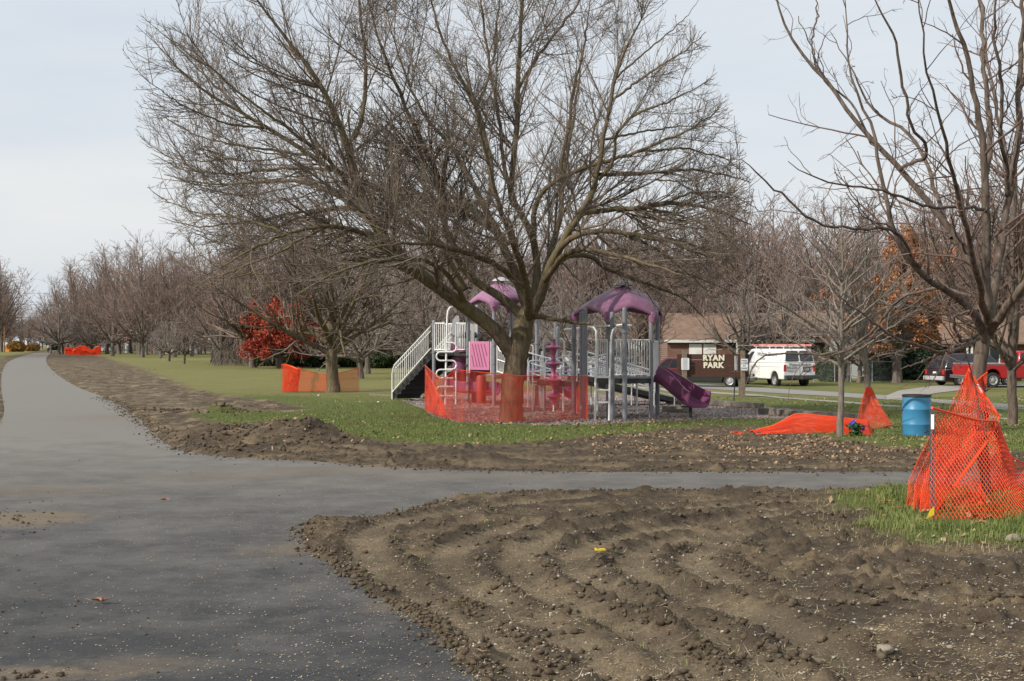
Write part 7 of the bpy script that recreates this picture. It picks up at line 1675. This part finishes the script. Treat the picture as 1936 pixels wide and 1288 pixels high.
V1, F1 = combine(A); stuff('leaf_litter', V1, F1, MT['leaflitter'], 'dry brown and tan leaves scattered on the grass')
# grass blades
MT['blade'] = leafmat('grass_blades', [(.08, .115, .022), (.145, .18, .045), (.23, .25, .085), (.105, .15, .03)])
MT['blade_dry'] = leafmat('dry_grass_blades', [(.20, .18, .08), (.30, .26, .12), (.12, .14, .045)])
def blades(x, y, h, L0, L1, w_, lean=.45):
    N = len(x); a = rg.random(N) * 6.283; L = (L0 + (L1 - L0) * rg.random(N) ** 1.5)[:, None]; ln_ = (lean * rg.random(N))[:, None]; dr = np.c_[np.cos(a), np.sin(a), np.zeros(N)]; sd__ = np.c_[-np.sin(a), np.cos(a), np.zeros(N)] * w_
    B = np.c_[x, y, h - .012]; up_ = np.array([[0, 0, 1.]]); m1 = B + up_ * L * .6 + dr * L * ln_ * .4; tp = B + up_ * L * (1 - ln_ * .35) + dr * L * ln_ * 1.3
    V = np.stack([B - sd__, B + sd__, m1 + sd__ * .7, m1 - sd__ * .7, tp], 1).reshape(-1, 3); i = np.arange(N)[:, None] * 5
    return V, i + np.array([[0, 1, 2, 3]]), np.concatenate([i + np.array([[3, 2, 4]])])
def put_blades(nm, x, y, h, L0, L1, w_, mt, lab, lean=.45):
    V, Q_, T_ = blades(x, y, h, L0, L1, w_, lean); o = link(nm, mesh_np(nm, V, Q_, T_, mt)); o['kind'] = 'stuff'; o['label'] = lab
x, y = samp(70000, 1440, 2150, 905, 1068); D = interp_h(x, y); tu = fbm(x * 1.9, y * 1.9, 3, 66)
gd = D[6]; k = (D[2] < -.02) & (rg.random(len(x)) < np.clip((gd + .25) * 2, 0, 1) * np.clip(tu * 5 - 1.9, .03, 1)); xx, yy, hh = x[k], y[k], D[0][k]
put_blades('tall_grass', xx, yy, hh, .03, .15, .0032, MT['blade'], 'green grass tufts round the crooked tree', .8)
k2 = (D[2] < -.02) & (gd > -.7) & (gd < .25) & (rg.random(len(x)) < .10); put_blades('dry_grass', x[k2], y[k2], D[0][k2], .03, .12, .003, MT['blade_dry'], 'dry grass stubble at the turf edge', 1.2)
x, y = samp(150000, 330, 2000, 742, 862, .8); D = interp_h(x, y); k = (D[1] < .03) & (D[3] < 0) & (D[2] < 0) & (rg.random(len(x)) < np.clip(fbm(x * .8, y * .8, 3, 67) * 2 - .15, 0, 1)); 
put_blades('lawn_grass', x[k], y[k], D[0][k], .03, .075, .0055, MT['blade'], 'short lawn grass round the playground', .9)
x, y = samp(5000, 380, 1600, 815, 1280); D = interp_h(x, y); tu = fbm(x * 2.2, y * 2.2, 3, 99); k = (D[1] > 0) & (D[2] < -.02) & (tu > .63); put_blades('stray_grass', x[k], y[k], D[0][k], .02, .09, .003, MT['blade'], 'stray grass blades poking out of the soil', 1.0)
# wood chips of the playground
MT['mulchchip'] = leafmat('playground_chips', [(.18, .15, .14), (.36, .32, .30), (.12, .09, .08), (.50, .46, .44), (.24, .16, .11)])
x, y = samp(26000, 740, 1680, 742, 806); D = interp_h(x, y); k = D[3] > 0; x, y, h = x[k], y[k], D[0][k]; N = len(x); C = np.c_[x, y, h + .012]; V1, F1 = leafcards(rg, C, .026); stuff('wood_chips', V1, F1, MT['mulchchip'], 'loose wood chips under the climbing structure')
print('objects', len(bpy.data.objects))
